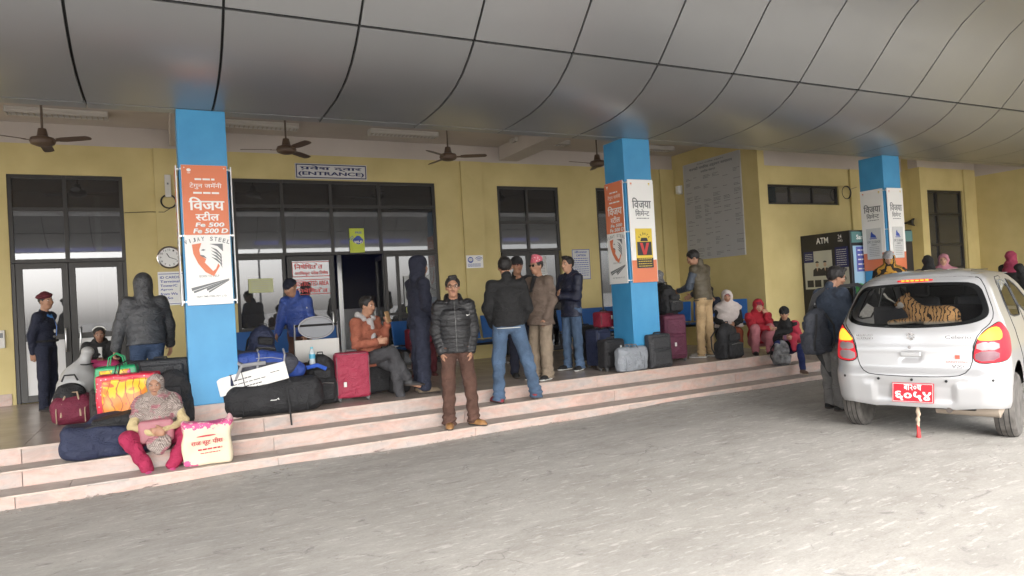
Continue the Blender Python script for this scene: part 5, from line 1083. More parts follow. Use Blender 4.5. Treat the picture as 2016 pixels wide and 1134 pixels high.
hb = thing('handbag', 'dusty pink handbag held in the lap of the woman in the checked shawl', 'handbag', tuple(Matrix.Rotation(aim(p, (.1, 0)), 3, 'Z') @ Vector(w1.P + V3(.26, -.02, .10)) + Vector(p)), aim(p, (.1, 0)))
F = SDF((-.12, -.2, -.2), (.12, .2, .2), .009); F.box((0, 0, 0), (.045, .15, .11), .03, bulge=.012); F.build('bag', mat('pink_leather', (.34, .13, .15), .45, noise=.1), hb); MB().tube([(-.02, .13, .08), (-.05, .02, .19), (-.06, -.14, .16), (-.04, -.24, -.02), (-.02, -.25, -.16), (.0, -.20, -.20)], .010, 8).build('strap', MATS['pink_leather'], hb, True)
# 13 man in olive vest
p = (7.98, 8.72, PZ)
q = Person('man in olive quilted vest and khaki trousers looking down to the left', p, D(108), 1.80, build=.98, lean=D(5), nod=D(30), turn=D(40), arms={'l': ((.35, .1, -1), (.9, -.35, -.2)), 'r': ((.15, -.3, -1), (.6, .4, -.4))}, legs={'l': ((.02, .05, -1), (.0, .03, -1), (1, .3, 0)), 'r': ((-.02, -.04, -1), (-.04, -.0, -1), (1, -.1, 0))}, h=.010, mats=SK1)
q.body(); q.trousers('trousers', cloth('khaki_cotton', (.40, .28, .15)), .014, wr=.006, cuff=1); q.top('shirt', cloth('sleeve_grey_blue', (.06, .075, .10), .5), .016, (.006, .06), len_=.0, collar=.03, wr=.003); q.hair(); q.shoes(mat('trainer_grey', (.2, .18, .16), .7), C_WHITE)
sv = q.arm; q.arm = {x: [q.sh[x], q.sh[x] + (sv[x][1] - q.sh[x]) * .06, q.sh[x] + (sv[x][1] - q.sh[x]) * .08, sv[x][3]] for x in 'lr'}; q.top('vest', cloth('vest_olive', (.085, .07, .045), .5), .028, (.007, .075), len_=.02, collar=.055, wr=.002); q.arm = sv
# 14-17 seated people on the right
def seated(label, p, face, H, pel, **k):
    return Person(label, p, face, H, pelvis=pel, legs=k.pop('legs', {'l': ((1, .15, -.05), (.05, 0, -1)), 'r': ((1, -.15, -.05), (.05, 0, -1))}), **k)
p = (10.15, 10.9, PZ); q = seated('woman in dark headscarf on the blue bench with a hand on her mouth', p, aim(p), 1.5, .47, arms={'l': ((.35, .1, -1), (.35, -.35, 1)), 'r': ((.4, -.1, -1), (.7, .3, .1))}, h=.012, mats=SK2)
q.body({'l': 'clasp'}); q.trousers('trousers', C_BLK, .03, stop=.9); q.top('coat', C_NAVY, .025); q.scarf(C_BLK, .95, 1.05); q.shoes(C_BLK, C_BSOLE)
p = (8.80, 9.02, PZ); q = seated('woman in a white knitted shawl and dark red cap seated behind a black backpack', p, aim(p, (.8, 0)), 1.48, .38, arms={'l': ((.4, .15, -1), (.8, -.4, -.2)), 'r': ((.4, -.15, -1), (.8, .4, -.2))}, nod=D(6), h=.010, mats=SK1)
q.body(); q.trousers('trousers', mat('rust_trousers', (.25, .06, .03), .9), .03, stop=.9); q.top('coat', C_BLK, .02); q.scarf(cloth('white_shawl', (.56, .50, .48), .95, bump=.8, bscale=45), 1.14, 1.0, 'shawl', drape=.30, seed=9); q.beanie(cloth('dark_red_knit', (.16, .01, .03)), .004, .022, 'cap'); q.shoes(C_BLK, C_BSOLE)
p = (8.85, 8.42, PZ); q = seated('woman in red coat and red headscarf crouching with a hand over her mouth', p, aim(p, (3.5, 0)), 1.52, .22, arms={'l': ((.6, .0, -.75), (-.05, -.25, 1)), 'r': ((.7, .1, -.6), (.5, .8, -.1))}, lean=D(12), nod=D(16), legs={'l': ((1, .12, .65), (-.22, 0, -1), (1, .1, 0)), 'r': ((1, -.12, .65), (-.22, 0, -1), (1, -.1, 0))}, h=.010, mats=SK1)
q.body({'l': ('clasp', (-1, 0, 0))}); q.trousers('trousers', cloth('dusty_pink_cotton', (.36, .13, .15)), .024, stop=.95); C_RED = cloth('red_wool', (.33, .012, .025)); q.top('coat', C_RED, .024, None, len_=.02, wr=.007); q.scarf(C_RED, 1.02, 1.0, drape=.0, seed=11); q.beanie(MATS['dark_red_knit'], .004, .015, 'cap'); q.shoes(C_BLK, C_BSOLE)
p = (9.08, 8.06, S2Z); q = seated('child in black beanie sitting on the steps with a red jacket and navy leggings', p, aim(p, (2.2, 0)), 1.46, .24, arms={'l': ((.45, .15, -1), (.8, -.5, .1)), 'r': ((.45, -.2, -1), (.75, .6, .1))}, lean=D(8), turn=D(-10), nod=D(8), legs={'l': ((1, .25, .10), (.28, .02, -1), (1, .2, 0)), 'r': ((1, -.25, .28), (-.05, 0, -1), (1, -.1, 0))}, h=.010, mats=SK1)
q.body(); q.trousers('leggings', cloth('leggings_navy', (.014, .025, .11)), .010, stop=.93, wr=.003); q.top('coat', C_BLK, .022, None, len_=.02, wr=.006); q.beanie(C_BLK, .018, .012); q.shoes(mat('sandal_brown', (.16, .10, .07), .7), mat('sandal_sole', (.45, .37, .28), .7), 'sandal')
F = SDF(q.T(0, 0, .1) - .4, q.T(0, 0, .1) + .6, .010); F.cap(q.T(0, 0, .53), q.T(.02, 0, .45), .085, .11, .03); F.wrinkle(.006, (30, 30, 40), 2); F.build('scarf', C_BLK, q.o)
F = SDF(q.T(0, 0, .0) - .4, q.T(0, 0, .1) + .6, .010); a0, e, w_, d = q.arm['l']; F.cap(a0, e, .075, .07, .03); F.cap(e, w_, .075, .07, .03); F.cap(w_, w_ + V3(.04, .02, -.16), .06, .05, .03, sv=.6); F.wrinkle(.006, (20, 20, 30), 6); F.build('red_jacket', mat('red_jacket', (.40, .02, .05), .7), q.o)
q.strip('striped_cuff', mat('cuff_stripe', (.42, .2, .12), .8, col2=(.2, .1, .35), nscale=30), [q.arm['r'][2], q.arm['r'][2] + q.arm['r'][3] * .06], .045, 10)
# 18 man by the car
p = (7.15, 5.66, .045)
cm = Person('man in slate blue shirt and glasses beside the open rear door of the silver car', p, D(-8), 1.72, build=1.08, lean=D(6), nod=D(18), turn=D(-25), arms={'l': ((.3, .2, -1), (.9, 0, -.3)), 'r': ((.1, -.15, -1), (.5, .1, -.9))}, legs={'l': ((.05, .02, -1), (.02, .02, -1), (1, .1, 0)), 'r': ((-.05, -.04, -1), (-.03, -.02, -1), (1, -.1, 0))}, h=.010)
cm.body(); cm.trousers('trousers', cloth('grey_trousers', (.14, .135, .13)), .024); cm.top('shirt', cloth('slate_blue', (.045, .06, .09)), .026, None, len_=.10, collar=.03, wr=.006); cm.hair(kind='quiff', fat=.016); cm.glasses(C_BLK); cm.shoes(C_BLK, C_BSOLE)
# 19-23 heads beyond the car
def stander(label, p, face, H, **k): return Person(label, p, face, H, arms={'l': rest(1), 'r': rest(-1)}, h=.012, **k)
p = (11.2, 7.62, S2Z); q = stander('man in striped beanie with a mustard scarf over his face by the third column', p, aim(p), 1.72, mats=SK1)
q.body(); q.trousers('trousers', C_NAVY, .02); q.top('jacket', C_BLK, .03)
def f_str(n, l, b):
    tc = n.new('ShaderNodeTexCoord').outputs['Object']; w_ = tex(n, l, 'Wave', 16, tc); w_.bands_direction = 'Z'; w_.inputs['Distortion'].default_value = 1; l.new(ramp(n, l, w_.outputs[0], [(.45, (.03, .03, .05)), (.55, (.5, .5, .5))]), b.inputs['Base Color'])
def f_mus(n, l, b):
    tc = n.new('ShaderNodeTexCoord').outputs['Object']; w_ = tex(n, l, 'Wave', 5.5, tc); w_.inputs['Distortion'].default_value = 9; w_.inputs['Detail'].default_value = 3; l.new(ramp(n, l, w_.outputs[0], [(.4, (.02, .015, .01)), (.52, (.42, .22, .03))]), b.inputs['Base Color']); b.inputs['Roughness'].default_value = .9
q.beanie(node_mat('striped_knit', f_str), .02, .02); q.scarf(node_mat('mustard_scarf', f_mus), 1.02, 1., 'scarf', drape=.1, mouth=True); q.shoes(C_BLK, C_BSOLE)
p = (12.75, 7.9, S2Z); q = stander('woman in dark hood and grey wrap talking, left of the pair beyond the car roof', p, D(20), 1.64, mats=SK1); q.body(); q.trousers('trousers', C_BLK, .03); q.top('coat', mat('wrap_grey', (.16, .14, .13), .9), .04); q.scarf(C_BLK, 1.02, 1.); q.shoes(C_BLK, C_BSOLE)
p = (13.3, 7.95, S2Z); q = stander('woman in dusty pink headscarf, right of the pair beyond the car roof', p, aim(p), 1.66, mats=SK3); q.body(); q.trousers('trousers', C_BLK, .03); q.top('coat', cloth('plum_cloth', (.16, .05, .09)), .03); q.scarf(cloth('dusty_pink_scarf', (.38, .16, .20)), 1.02, 1., drape=.08); q.shoes(C_BLK, C_BSOLE)
p = (15.3, 7.8, S2Z); q = stander('woman in crimson headscarf and dark coat at the far right edge', p, D(-10), 1.66, mats=SK1); q.body(); q.trousers('trousers', C_BLK, .03); q.top('coat', C_BLK, .03); q.scarf(cloth('crimson_scarf', (.26, .03, .07)), 1.02, 1., drape=.0); q.shoes(C_BLK, C_BSOLE)
# seated people half hidden at the back
p = (6.05, 10.9, PZ); q = seated('person in dark clothes seated on the bench between the blazer and the navy coat', p, aim(p), 1.6, .46, h=.012, mats=SK2, lean=D(10)); q.body(); q.trousers('trousers', C_BEIGE, .02, stop=.9); q.top('coat', C_BLK, .025); q.hair(); q.shoes(C_BLK, C_BSOLE)
p = (8.45, 10.4, PZ); q = Person('person in black coat and grey headscarf standing just right of the second blue column', p, D(150), 1.50, arms={'l': rest(1), 'r': rest(-1)}, h=.012, mats=SK2); q.body(); q.trousers('trousers', C_NAVY, .02); q.top('coat', C_BLK, .03); q.scarf(mat('grey_pattern_scarf', (.12, .12, .13), .9, col2=(.28, .28, .29), nscale=40), 1., 1.); q.shoes(C_BLK, C_BSOLE)
p = (3.85, 10.9, PZ); q = seated('person in black sitting on the bench behind the man in the hooded navy jacket', p, aim(p), 1.6, .46, h=.012, mats=SK2, lean=D(14)); q.body(); q.trousers('trousers', mat('maroon_cotton', (.08, .012, .018), .9), .02, stop=.9); q.top('coat', C_BLK, .03, hood=2); q.shoes(mat('maroon_shoe', (.10, .03, .03), .7), C_BSOLE)
# ------------------------------------------------------------------ car
def build_car():
    car = thing('parked_car', 'silver hatchback seen from behind with lit tail lights and red number plate', 'car', (6.83, 4.31, .115), .345); car.scale = (1.03, .93, 1.01)
    PAINT = mat('car_silver', (.46, .46, .47), .28, metal=.35, coat=.7); GL = node_mat('car_glass', lambda n, l, b: None)
    def cg(n, l, b):
        n.remove(b); mx = n.new('ShaderNodeMixShader'); g = n.new('ShaderNodeBsdfGlossy'); t = n.new('ShaderNodeBsdfTransparent'); g.inputs['Roughness'].default_value = .01
        t.inputs['Color'].default_value = (.72, .74, .75, 1); fr = n.new('ShaderNodeFresnel'); fr.inputs[0].default_value = 1.45; l.new(fr.outputs[0], mx.inputs[0]); l.new(t.outputs[0], mx.inputs[1]); l.new(g.outputs[0], mx.inputs[2]); l.new(mx.outputs[0], n['Material Output'].inputs[0])
    GL = node_mat('car_tinted_glass', cg); BLK = mat('car_black_trim', (.012, .012, .013), .4); DK = mat('car_dark_gap', (.01, .01, .01), .9)
    RED = mat('tail_red', (.42, .012, .025), .38, spec=.25, emit=(.8, .02, .03), estr=.10); AMB = mat('tail_lit_amber', (.8, .22, .03), .4, spec=.2, emit=(1, .25, .02), estr=.5); CLR = mat('tail_clear', (.27, .23, .24), .3, spec=.4); MAU = mat('tail_smoke', (.18, .08, .10), .3, spec=.4)
    # local frame: x forward (rear bumper about -.60, nose +2.98), y left, z up
    ip = np.interp
    ZW = [.18, .30, .50, .75, .92, 1.02, 1.15, 1.32, 1.42, 1.50]; WW = [.745, .785, .80, .795, .775, .745, .695, .635, .575, .45]
    ZR = [.18, .28, .42, .55, .60, .78, .95, 1.00, 1.15, 1.35, 1.43, 1.50]; XR_ = [-.50, -.575, -.60, -.60, -.565, -.555, -.53, -.51, -.44, -.315, -.25, -.10]
    ZF = [.18, .35, .60, .78, .88, .95, .99, 1.02, 1.2, 1.38, 1.45, 1.50]; XF_ = [2.85, 2.98, 2.97, 2.92, 2.85, 2.8, 2.75, 6, 6, 6, 6, 6]
    def w(z): return float(ip(z, ZW, WW))
    def xr(z): return float(ip(z, ZR, XR_))
    def xf(z): return float(ip(z, ZF, XF_))
    RC = .26
    def S(s, z, off=0.):
        """s runs from the middle of the tail (0) outwards to the left (+) or right (-), round the corner and forward"""
        q = 1 if s >= 0 else -1; a = abs(s); W_ = w(z); r = min(RC, W_ * .5); x0 = xr(z); bow = .035 * (1 - (min(a, W_ - r) / (W_ - r)) ** 2)
        if a <= W_ - r: x, y, nx, ny = x0 - bow + .035, a, -1, .07 * a
        else:
            L = math.pi / 2 * r; t = min((a - (W_ - r)) / L, 1.); th = t * math.pi / 2; x, y = x0 + .035 + r - r * math.cos(th), W_ - r + r * math.sin(th); nx, ny = -math.cos(th), math.sin(th)
            if a > W_ - r + L: x += a - (W_ - r + L); nx, ny = 0, 1
        xe = xf(z); rf = .35
        if x > xe - rf: # round off the nose
            e = min((x - (xe - rf)) / (rf * 1.57), 1.) * math.pi / 2; x = xe - rf + rf * math.sin(e); y = y - min(rf, W_) * .9 * (1 - math.cos(e)); nx, ny = math.sin(e), math.cos(e)
        n = math.hypot(nx, ny) or 1
        return Vector((x + nx / n * off, q * (y + ny / n * off), z))
    def smooth_poly(P, it=2):
        for _ in range(it):
            Q = []
            for i in range(len(P)):
                a, b = P[i], P[(i + 1) % len(P)]; Q += [(a[0] * .75 + b[0] * .25, a[1] * .75 + b[1] * .25), (a[0] * .25 + b[0] * .75, a[1] * .25 + b[1] * .75)]
            P = Q
        return P
    def dens(P, d=.05):
        Q = []
        for i in range(len(P)):
            a, b = P[i], P[(i + 1) % len(P)]; n = max(1, int(math.hypot(a[0] - b[0], a[1] - b[1]) / d))
            Q += [(a[0] + (b[0] - a[0]) * k / n, a[1] + (b[1] - a[1]) * k / n) for k in range(n)]
        return Q
    def inside(x, y, P):
        c = False; j = len(P) - 1
        for i in range(len(P)):
            if (P[i][1] > y) != (P[j][1] > y) and x < (P[j][0] - P[i][0]) * (y - P[i][1]) / (P[j][1] - P[i][1]) + P[i][0]: c = not c
            j = i
        return c
    def patch(nm, outer, holes, m, off=0., grid=.035, parent=car, depth=0., warp=None):
        outer = dens(outer); holes = [dens(h) for h in holes]; pts = []; E = []
        for L in [outer] + holes:
            n = len(pts); pts += L; E += [(n + i, n + (i + 1) % len(L)) for i in range(len(L))]
        xs = [p[0] for p in outer]; ys = [p[1] for p in outer]; x = min(xs) + grid / 2
        while x < max(xs):
            y = min(ys) + grid / 2
            while y < max(ys):
                if inside(x, y, outer) and not any(inside(x, y, h) for h in holes): pts.append((x, y))
                y += grid
            x += grid
        r = delaunay_2d_cdt([Vector(p) for p in pts], E, [], 0, 1e-5); V2, F2 = r[0], r[2]; V = []
        for v in V2:
            o = off + (warp(v.x, v.y) if warp else 0.); V.append(S(v.x, v.y, o))
        Fc = []
        for f in F2:
            cx = sum(V2[i].x for i in f) / 3; cy = sum(V2[i].y for i in f) / 3
            if inside(cx, cy, outer) and not any(inside(cx, cy, h) for h in holes): Fc.append(tuple(f))
        # consistent outward facing
        G = []
        for f in Fc:
            a, b, c = (V2[i] for i in f[:3]); G.append(f if ((b.x - a.x) * (c.y - a.y) - (b.y - a.y) * (c.x - a.x)) < 0 else f[::-1])
        me = np_mesh(nm, V, G, True); o = link(nm, me, m, parent); return o
    mir = lambda P: [(-x, y) for x, y in P][::-1]
    glass = smooth_poly([(-.63, 1.045), (-.45, .995), (0, .975), (.45, .995), (.63, 1.045), (.68, 1.11), (.655, 1.20), (.575, 1.375), (.3, 1.395), (0, 1.40), (-.3, 1.395), (-.575, 1.375), (-.655, 1.20), (-.68, 1.11)], 2)
    lamp = smooth_poly([(.52, .655), (.535, .80), (.59, .925), (.71, 1.0), (.78, 1.02), (.86, .965), (.94, .88), (.93, .78), (.88, .705), (.78, .67)], 2)
    gate = smooth_poly([(-.515, .64), (-.44, .555), (-.3, .54), (0, .535), (.3, .54), (.44, .555), (.515, .64), (.525, .80), (.575, .93), (.70, 1.03), (.72, 1.12), (.69, 1.20), (.62, 1.39), (.55, 1.435), (0, 1.445), (-.55, 1.435), (-.62, 1.39), (-.69, 1.20), (-.72, 1.12), (-.70, 1.03), (-.575, .93), (-.525, .80)], 1)
    sL = 4.05
    def sx(x, z): W_ = w(z); q_ = min(RC, W_ * .5); return (W_ - q_) + math.pi / 2 * q_ + x - (xr(z) + .035 + q_)
    XP = lambda P: [(sx(x, z), z) for x, z in P]
    swin1 = smooth_poly(XP([(.20, 1.03), (.20, 1.12), (.34, 1.365), (.78, 1.385), (.84, 1.02)]), 1); swin2 = smooth_poly(XP([(.92, 1.01), (.86, 1.385), (1.18, 1.365), (1.80, 1.04)]), 1)
    doorR = smooth_poly(XP([(.42, .34), (.40, .6), (.20, .8), (.12, 1.0), (.17, 1.13), (.32, 1.41), (.83, 1.425), (.89, 1.0), (.89, .32)]), 1)
    RX = .0; S_of_x = lambda x: x + (.8 - RC) + math.pi / 2 * RC - (RC - .60 + .035) # s for a side point at forward distance x
    arch = lambda cx: [(S_of_x(cx) + .35 * math.cos(t), .285 + .35 * math.sin(t)) for t in np.linspace(0, math.pi, 20)]
    rear_arch = arch(.0) + [(S_of_x(0) - .35, .10), (S_of_x(0) + .35, .10)]; fr_arch = arch(2.36) + [(S_of_x(2.36) - .35, .10), (S_of_x(2.36) + .35, .10)]
    open_arch = lambda A: A
    # body shell with holes (upper limit 1.50, lower sill line)
    def sill(sgn):
        P = [(0, .245), (.25, .245), (.36, .235), (.60, .26), (S_of_x(-.36), .24), (S_of_x(-.35), .285)] + [(S_of_x(0) - .35 * math.cos(t), .285 + .35 * math.sin(t)) for t in np.linspace(.05, math.pi - .05, 18)] + [(S_of_x(.36), .20), (S_of_x(2.0), .20)]
        P += [(S_of_x(2.36) - .35 * math.cos(t), .285 + .35 * math.sin(t)) for t in np.linspace(.05, math.pi - .05, 18)] + [(S_of_x(2.72), .22), (sL, .22)]
        return P
    UPF = XP([(.4, 1.465), (.9, 1.465), (1.25, 1.44), (1.45, 1.36), (1.8, 1.19), (2.12, 1.01), (2.4, .955), (2.7, .90)])
    A = sill(1); outer = [(-x, y) for x, y in A[::-1]] + A[1:] + [(sL, .80)] + UPF[::-1] + [(.9, 1.465), (.6, 1.455), (0, 1.455), (-.6, 1.455), (-.9, 1.465)] + [(-a, b) for a, b in UPF] + [(-sL, .80)]
    def rib(s, z):
        a = abs(s); d = 0.
        # bumper crease and plate recess
        if z < .52 and a < .8: d -= .014 * math.exp(-((z - .50) / .02) ** 2) if a < .45 else 0
        if .285 < z < .475 and a < .37: e = min(1, (z - .285) / .03, (.475 - z) / .02, (.37 - a + (z - .285) * .15) / .04); d -= .028 * max(0, e)
        if z > .775 and z < .80 and a < .57: d += .004
        if a < .105 and .665 < z < .745: d -= .02 * min(1, (.105 - a) / .02, (z - .665) / .02, (.745 - z) / .015)
        return d
    patch('body_shell', outer, [glass, lamp, mir(lamp), swin1, swin2, mir(swin1), mir(swin2)], PAINT, grid=.03, warp=rib)
    # panel gaps: thin dark strips 2 mm proud of nothing, sunk lines drawn as narrow real channels
    def gapline(nm, P, r=.0042, closed=True, m=DK):
        Q = dens(P + ([P[0]] if closed else []), .03) if closed else sum([[(a[0] + (b[0] - a[0]) * k / 8, a[1] + (b[1] - a[1]) * k / 8) for k in range(8)] for a, b in zip(P, P[1:])], [])
        return MB().tube([S(a, b, .0 + rib(a, b)) for a, b in Q], r, 5, cap=not closed).build(nm, m, car)
    gapline('tailgate_gap', gate[:]); gapline('door_gap', mir(doorR))
    for P in (lamp, mir(lamp)): gapline('lamp_gap', P, .006)
    rw = patch('rear_window', glass, [], GL, .003, .05); gi = [(x * .91, 1.19 + (y - 1.19) * .86) for x, y in glass]; patch('window_seal', glass, [gi], BLK, -.0015, .05)
    for P in (mir(swin1), mir(swin2), swin1, swin2): patch('side_window', P, [], GL, .001, .08); gapline('window_trim', P, .009, m=BLK)
    vis = mir(XP([(.26, 1.26), (.34, 1.385), (.82, 1.405), (.82, 1.35), (.5, 1.32)])); patch('rain_visor', smooth_poly(vis, 1), [], mat('visor_smoke', (.25, .27, .28), .15), .007, .06)
    for sgn in (1, -1):
        L = lamp if sgn > 0 else mir(lamp); tl = patch('tail_light', L, [], RED, .004, .03)
        am = smooth_poly([(.55, .865), (.60, .92), (.67, .975), (.75, .98), (.79, .93), (.78, .865), (.68, .86)], 1); am = am if sgn > 0 else mir(am); patch('indicator_lens', am, [], AMB, .007, .03, parent=tl)
        c1 = smooth_poly([(.55, .775), (.56, .848), (.745, .848), (.75, .775)], 1); c1 = c1 if sgn > 0 else mir(c1); patch('reversing_lens', c1, [], CLR, .007, .03, parent=tl)
        c2 = smooth_poly([(.54, .675), (.545, .768), (.748, .768), (.74, .69)], 1); c2 = c2 if sgn > 0 else mir(c2); patch('lower_lens', c2, [], CLR if sgn > 0 else MAU, .007, .03, parent=tl)
    hs_ = patch('brake_light', smooth_poly([(-.165, 1.408), (-.165, 1.435), (.165, 1.435), (.165, 1.408)], 1), [], RED, .012, .03)
    for k in range(6): patch('brake_lamp', [(-.13 + k * .045, 1.415), (-.13 + k * .045, 1.429), (-.097 + k * .045, 1.429), (-.097 + k * .045, 1.415)], [], AMB, .015, .02, parent=hs_)
    # roof, windscreen and bonnet closing the shell: domed skins over the rim of the sides
    up_ = [(x, y) for x, y in outer if y > .82]; rim = [(a, b, S(a, b)) for a, b in dens(up_, .05)[:-int(math.hypot(up_[0][0] - up_[-1][0], up_[0][1] - up_[-1][1]) / .05)]]; R_side = sorted([(p.x, p.y, p.z) for a, b, p in rim if a > .50], key=lambda t: t[0]); XS = [t[0] for t in R_side]; YS = [t[1] for t in R_side]; ZS = [t[2] for t in R_side]
    back = sorted([(p.y, p.x, p.z) for a, b, p in rim if abs(a) <= .52]); BY = [t[0] for t in back]; BX_ = [t[1] for t in back]
    def skin_(nm, x0, x1, m, dome, dx=.05, NC=15):
        V = []; Fc = []; n_ = int((x1 - x0) / dx) + 1
        for i in range(n_ + 1):
            u = i / n_
            for j in range(NC):
                t = -1 + 2 * j / (NC - 1); xx = x0 + (x1 - x0) * u; W_ = ip(xx, XS, YS)
                y = W_ * t
                if x0 < 0: # tail end follows the curved back edge
                    yb = ip(XS[0], XS, YS) * t; xb = ip(yb, BY, BX_); f = min(1, u * 2.2); xx2 = xb + (x1 - xb) * u; xx = xx2; y = ip(xx, XS, YS) * t if xx > XS[0] else yb
                z = ip(xx, XS, ZS); e = (1 - abs(t)); back_d = min(1., (u * (x1 - x0) + .0) / .35) if x0 < 0 else 1.
                z += dome * (1 - (1 - min(e / .5, 1)) ** 2) * (1 - (1 - back_d) ** 2); V.append((xx, y, z))
        for i in range(n_):
            for j in range(NC - 1): Fc.append((i * NC + j, (i + 1) * NC + j, (i + 1) * NC + j + 1, i * NC + j + 1))
        return link(nm, np_mesh(nm, V, Fc, True), m, car)
    
    rp = [(p.x, p.y) for a, b, p in rim if p.x < 1.29]; k0 = max(range(len(rp)), key=lambda i: abs(rp[i][1] - rp[(i + 1) % len(rp)][1]))
    rp = rp[k0 + 1:] + rp[:k0 + 1]; e0, e1 = rp[-1], rp[0]; rp += [(1.30, e0[1]), (1.30, 0.), (1.30, e1[1])]
    rp = dens(rp, .05); pts = list(rp); x = -.3
    while x < 1.3:
        y = -.6
        while y < .6:
            if inside(x, y, rp): pts.append((x, y))
            y += .05
        x += .05
    rr = delaunay_2d_cdt([Vector(p) for p in pts], [(i, (i + 1) % len(rp)) for i in range(len(rp))], [], 0, 1e-5); V = []
    for v in rr[0]:
        dmin = min(math.hypot(v.x - q_[0], v.y - q_[1]) for q_ in rp if q_[0] < 1.28); u_ = min(dmin / .30, 1); V.append((v.x, v.y, ip(v.x, [-.15, .3, .9, 1.29], [1.455, 1.465, 1.465, 1.437]) + .050 * (1 - (1 - u_) ** 2)))
    link('roof', np_mesh('roof', V, [f if ((rr[0][f[1]].x - rr[0][f[0]].x) * (rr[0][f[2]].y - rr[0][f[0]].y) - (rr[0][f[1]].y - rr[0][f[0]].y) * (rr[0][f[2]].x - rr[0][f[0]].x)) > 0 else f[::-1] for f in rr[2] if inside(sum(rr[0][i].x for i in f) / 3, sum(rr[0][i].y for i in f) / 3, rp)], True), PAINT, car)
    skin_('windscreen', 1.301, 2.12, GL, .04); skin_('bonnet', 2.121, 2.68, PAINT, .05)
    for q in (1, -1): MB().tube([(.10, q * .44, 1.492), (.4, q * .45, 1.498), (.9, q * .45, 1.496)], .004, 6).build('roof_gutter', BLK, car)
    for y in (-.22, 0, .22): MB().tube([(.15, y, 1.512), (.4, y, 1.514), (.9, y, 1.512)], .006, 6).build('roof_rib', PAINT, car, True)
    # spoiler lip over the glass
    patch('spoiler', smooth_poly([(-.52, 1.412), (-.56, 1.46), (0, 1.475), (.56, 1.46), (.52, 1.412), (0, 1.422)], 1), [smooth_poly([(-.17, 1.404), (-.17, 1.439), (.17, 1.439), (.17, 1.404)], 1)] if False else [], PAINT, .009, .04)
    # wheels
    RUB = mat('tyre_rubber', (.06, .055, .05), .9, col2=(.13, .12, .11), nscale=12); RIM = mat('steel_rim', (.25, .25, .26), .45, metal=.6)
    for x, y in ((0, .70), (0, -.70), (2.36, .70), (2.36, -.70)):
        R = Matrix.Translation((x, y, .232)) @ Matrix.Rotation(math.pi / 2, 4, 'X'); wh = empty('wheel', parent=car)
        MB().lathe([(.19, -.078), (.245, -.090), (.278, -.088), (.296, -.070), (.300, -.03), (.300, .03), (.296, .070), (.278, .088), (.245, .090), (.19, .078)], 36, R).build('tyre', RUB, wh, True)
        rm = MB().lathe([(.03, -.055), (.12, -.05), (.17, -.04), (.192, -.075), (.195, -.078), (.195, .078), (.192, .075), (.17, .04), (.12, .05), (.03, .055)], 28, R); rm.build('rim', RIM, wh, True)
        for k in range(3): MB().tube([tuple(R @ Vector((.299 * math.cos(t), .299 * math.sin(t), -.045 + .045 * k))) for t in np.linspace(0, 2 * math.pi, 37)], .004, 4).build('groove', DK, wh)
    MB().box((-.45, -.66, .26), (2.9, .66, .42)).box((-.40, -.50, .21), (-.05, .50, .28), .02).build('underbody', DK, car)
    for q in (1, -1): MB().box((-.36, q * .74 - .02, .25), (.36, q * .74 + .02, .29)).build('arch_liner', DK, car) if False else None
    MB().tube([(.1, -.30, .24), (-.45, -.30, .235), (-.55, -.30, .23)], .025, 10).build('exhaust_pipe', mat('exhaust', (.15, .13, .12), .5, metal=.8), car, True)
    MB().lathe([(.0, -.30), (.08, -.28), (.085, .26), (.0, .30)], 14, Matrix.Translation((-.30, -.42, .235)) @ Matrix.Rotation(math.pi / 2, 4, 'X')).build('silencer', mat('silencer_metal', (.30, .25, .20), .6), car, True)
    # cabin
    TR = mat('car_interior', (.03, .03, .032), .8); FAB = mat('seat_fabric', (.05, .05, .055), .9)
    MB().box((-.40, -.60, .42), (1.9, .60, .60)).box((-.40, -.55, .60), (.1, .55, .955), .02).build('cabin_floor', TR, car); MB().box((-.36, -.60, .955), (.14, .60, .985), .01).build('parcel_shelf', TR, car)
    for y in (-.30, .30):
        MB().box((.95, y - .22, .75), (1.12, y + .22, 1.22), .05).box((.97, y - .12, 1.23), (1.08, y + .12, 1.38), .03).build('front_seat', FAB, car)
    MB().box((.16, -.56, .70), (.30, .56, 1.16), .04).build('rear_seat', FAB, car)
    MB().box((2.0, -.62, .85), (2.3, .62, 1.0), .04).build('dashboard', TR, car); MB().tube([tuple(Vector((1.75 + .05 * math.sin(t), -.3 + .17 * math.cos(t), .98 + .16 * math.sin(t)))) for t in np.linspace(0, 6.283, 21)], .015, 8).build('steering_wheel', TR, car, True)
    # badges, handle, plate, sensors
    CH = mat('badge_chrome', (.55, .55, .56), .12, metal=1); zb = .875; F0 = lambda z, dx: FR((xr(z) - dx, 0, z), (0, -1, 0), (0, 0, 1))
    Mx = F0(.905, .006)
    b = MB()
    for sg in (1, -1):
        P = [(.0, .038), (.042, .012), (.024, -.002), (.002, .012), (-.018, -.002), (.028, -.030) if False else (-.036, .012)]
        P = [(x * sg, y * sg) for x, y in [(.0, .040), (.040, .016), (.022, .004), (.003, .016), (-.016, .003), (.028, -.028), (.014, -.038), (-.040, .010)]]
        flat(b, P, Mx, .006); 
    b.build('maker_emblem', CH, car)
    b = MB(); lettering(b, 'MARUTI', -.52, .000, -.36, .022, Mx, -.012, .02); lettering(b, 'SUZUKI', -.52, -.030, -.36, -.008, Mx, -.012, .02); b.build('maker_badge', CH, car)
    b = MB(); lettering(b, 'Celerio', .30, -.025, .52, .005, Mx, -.014, .0); b.build('model_badge', CH, car); Mx2 = F0(.68, .006)
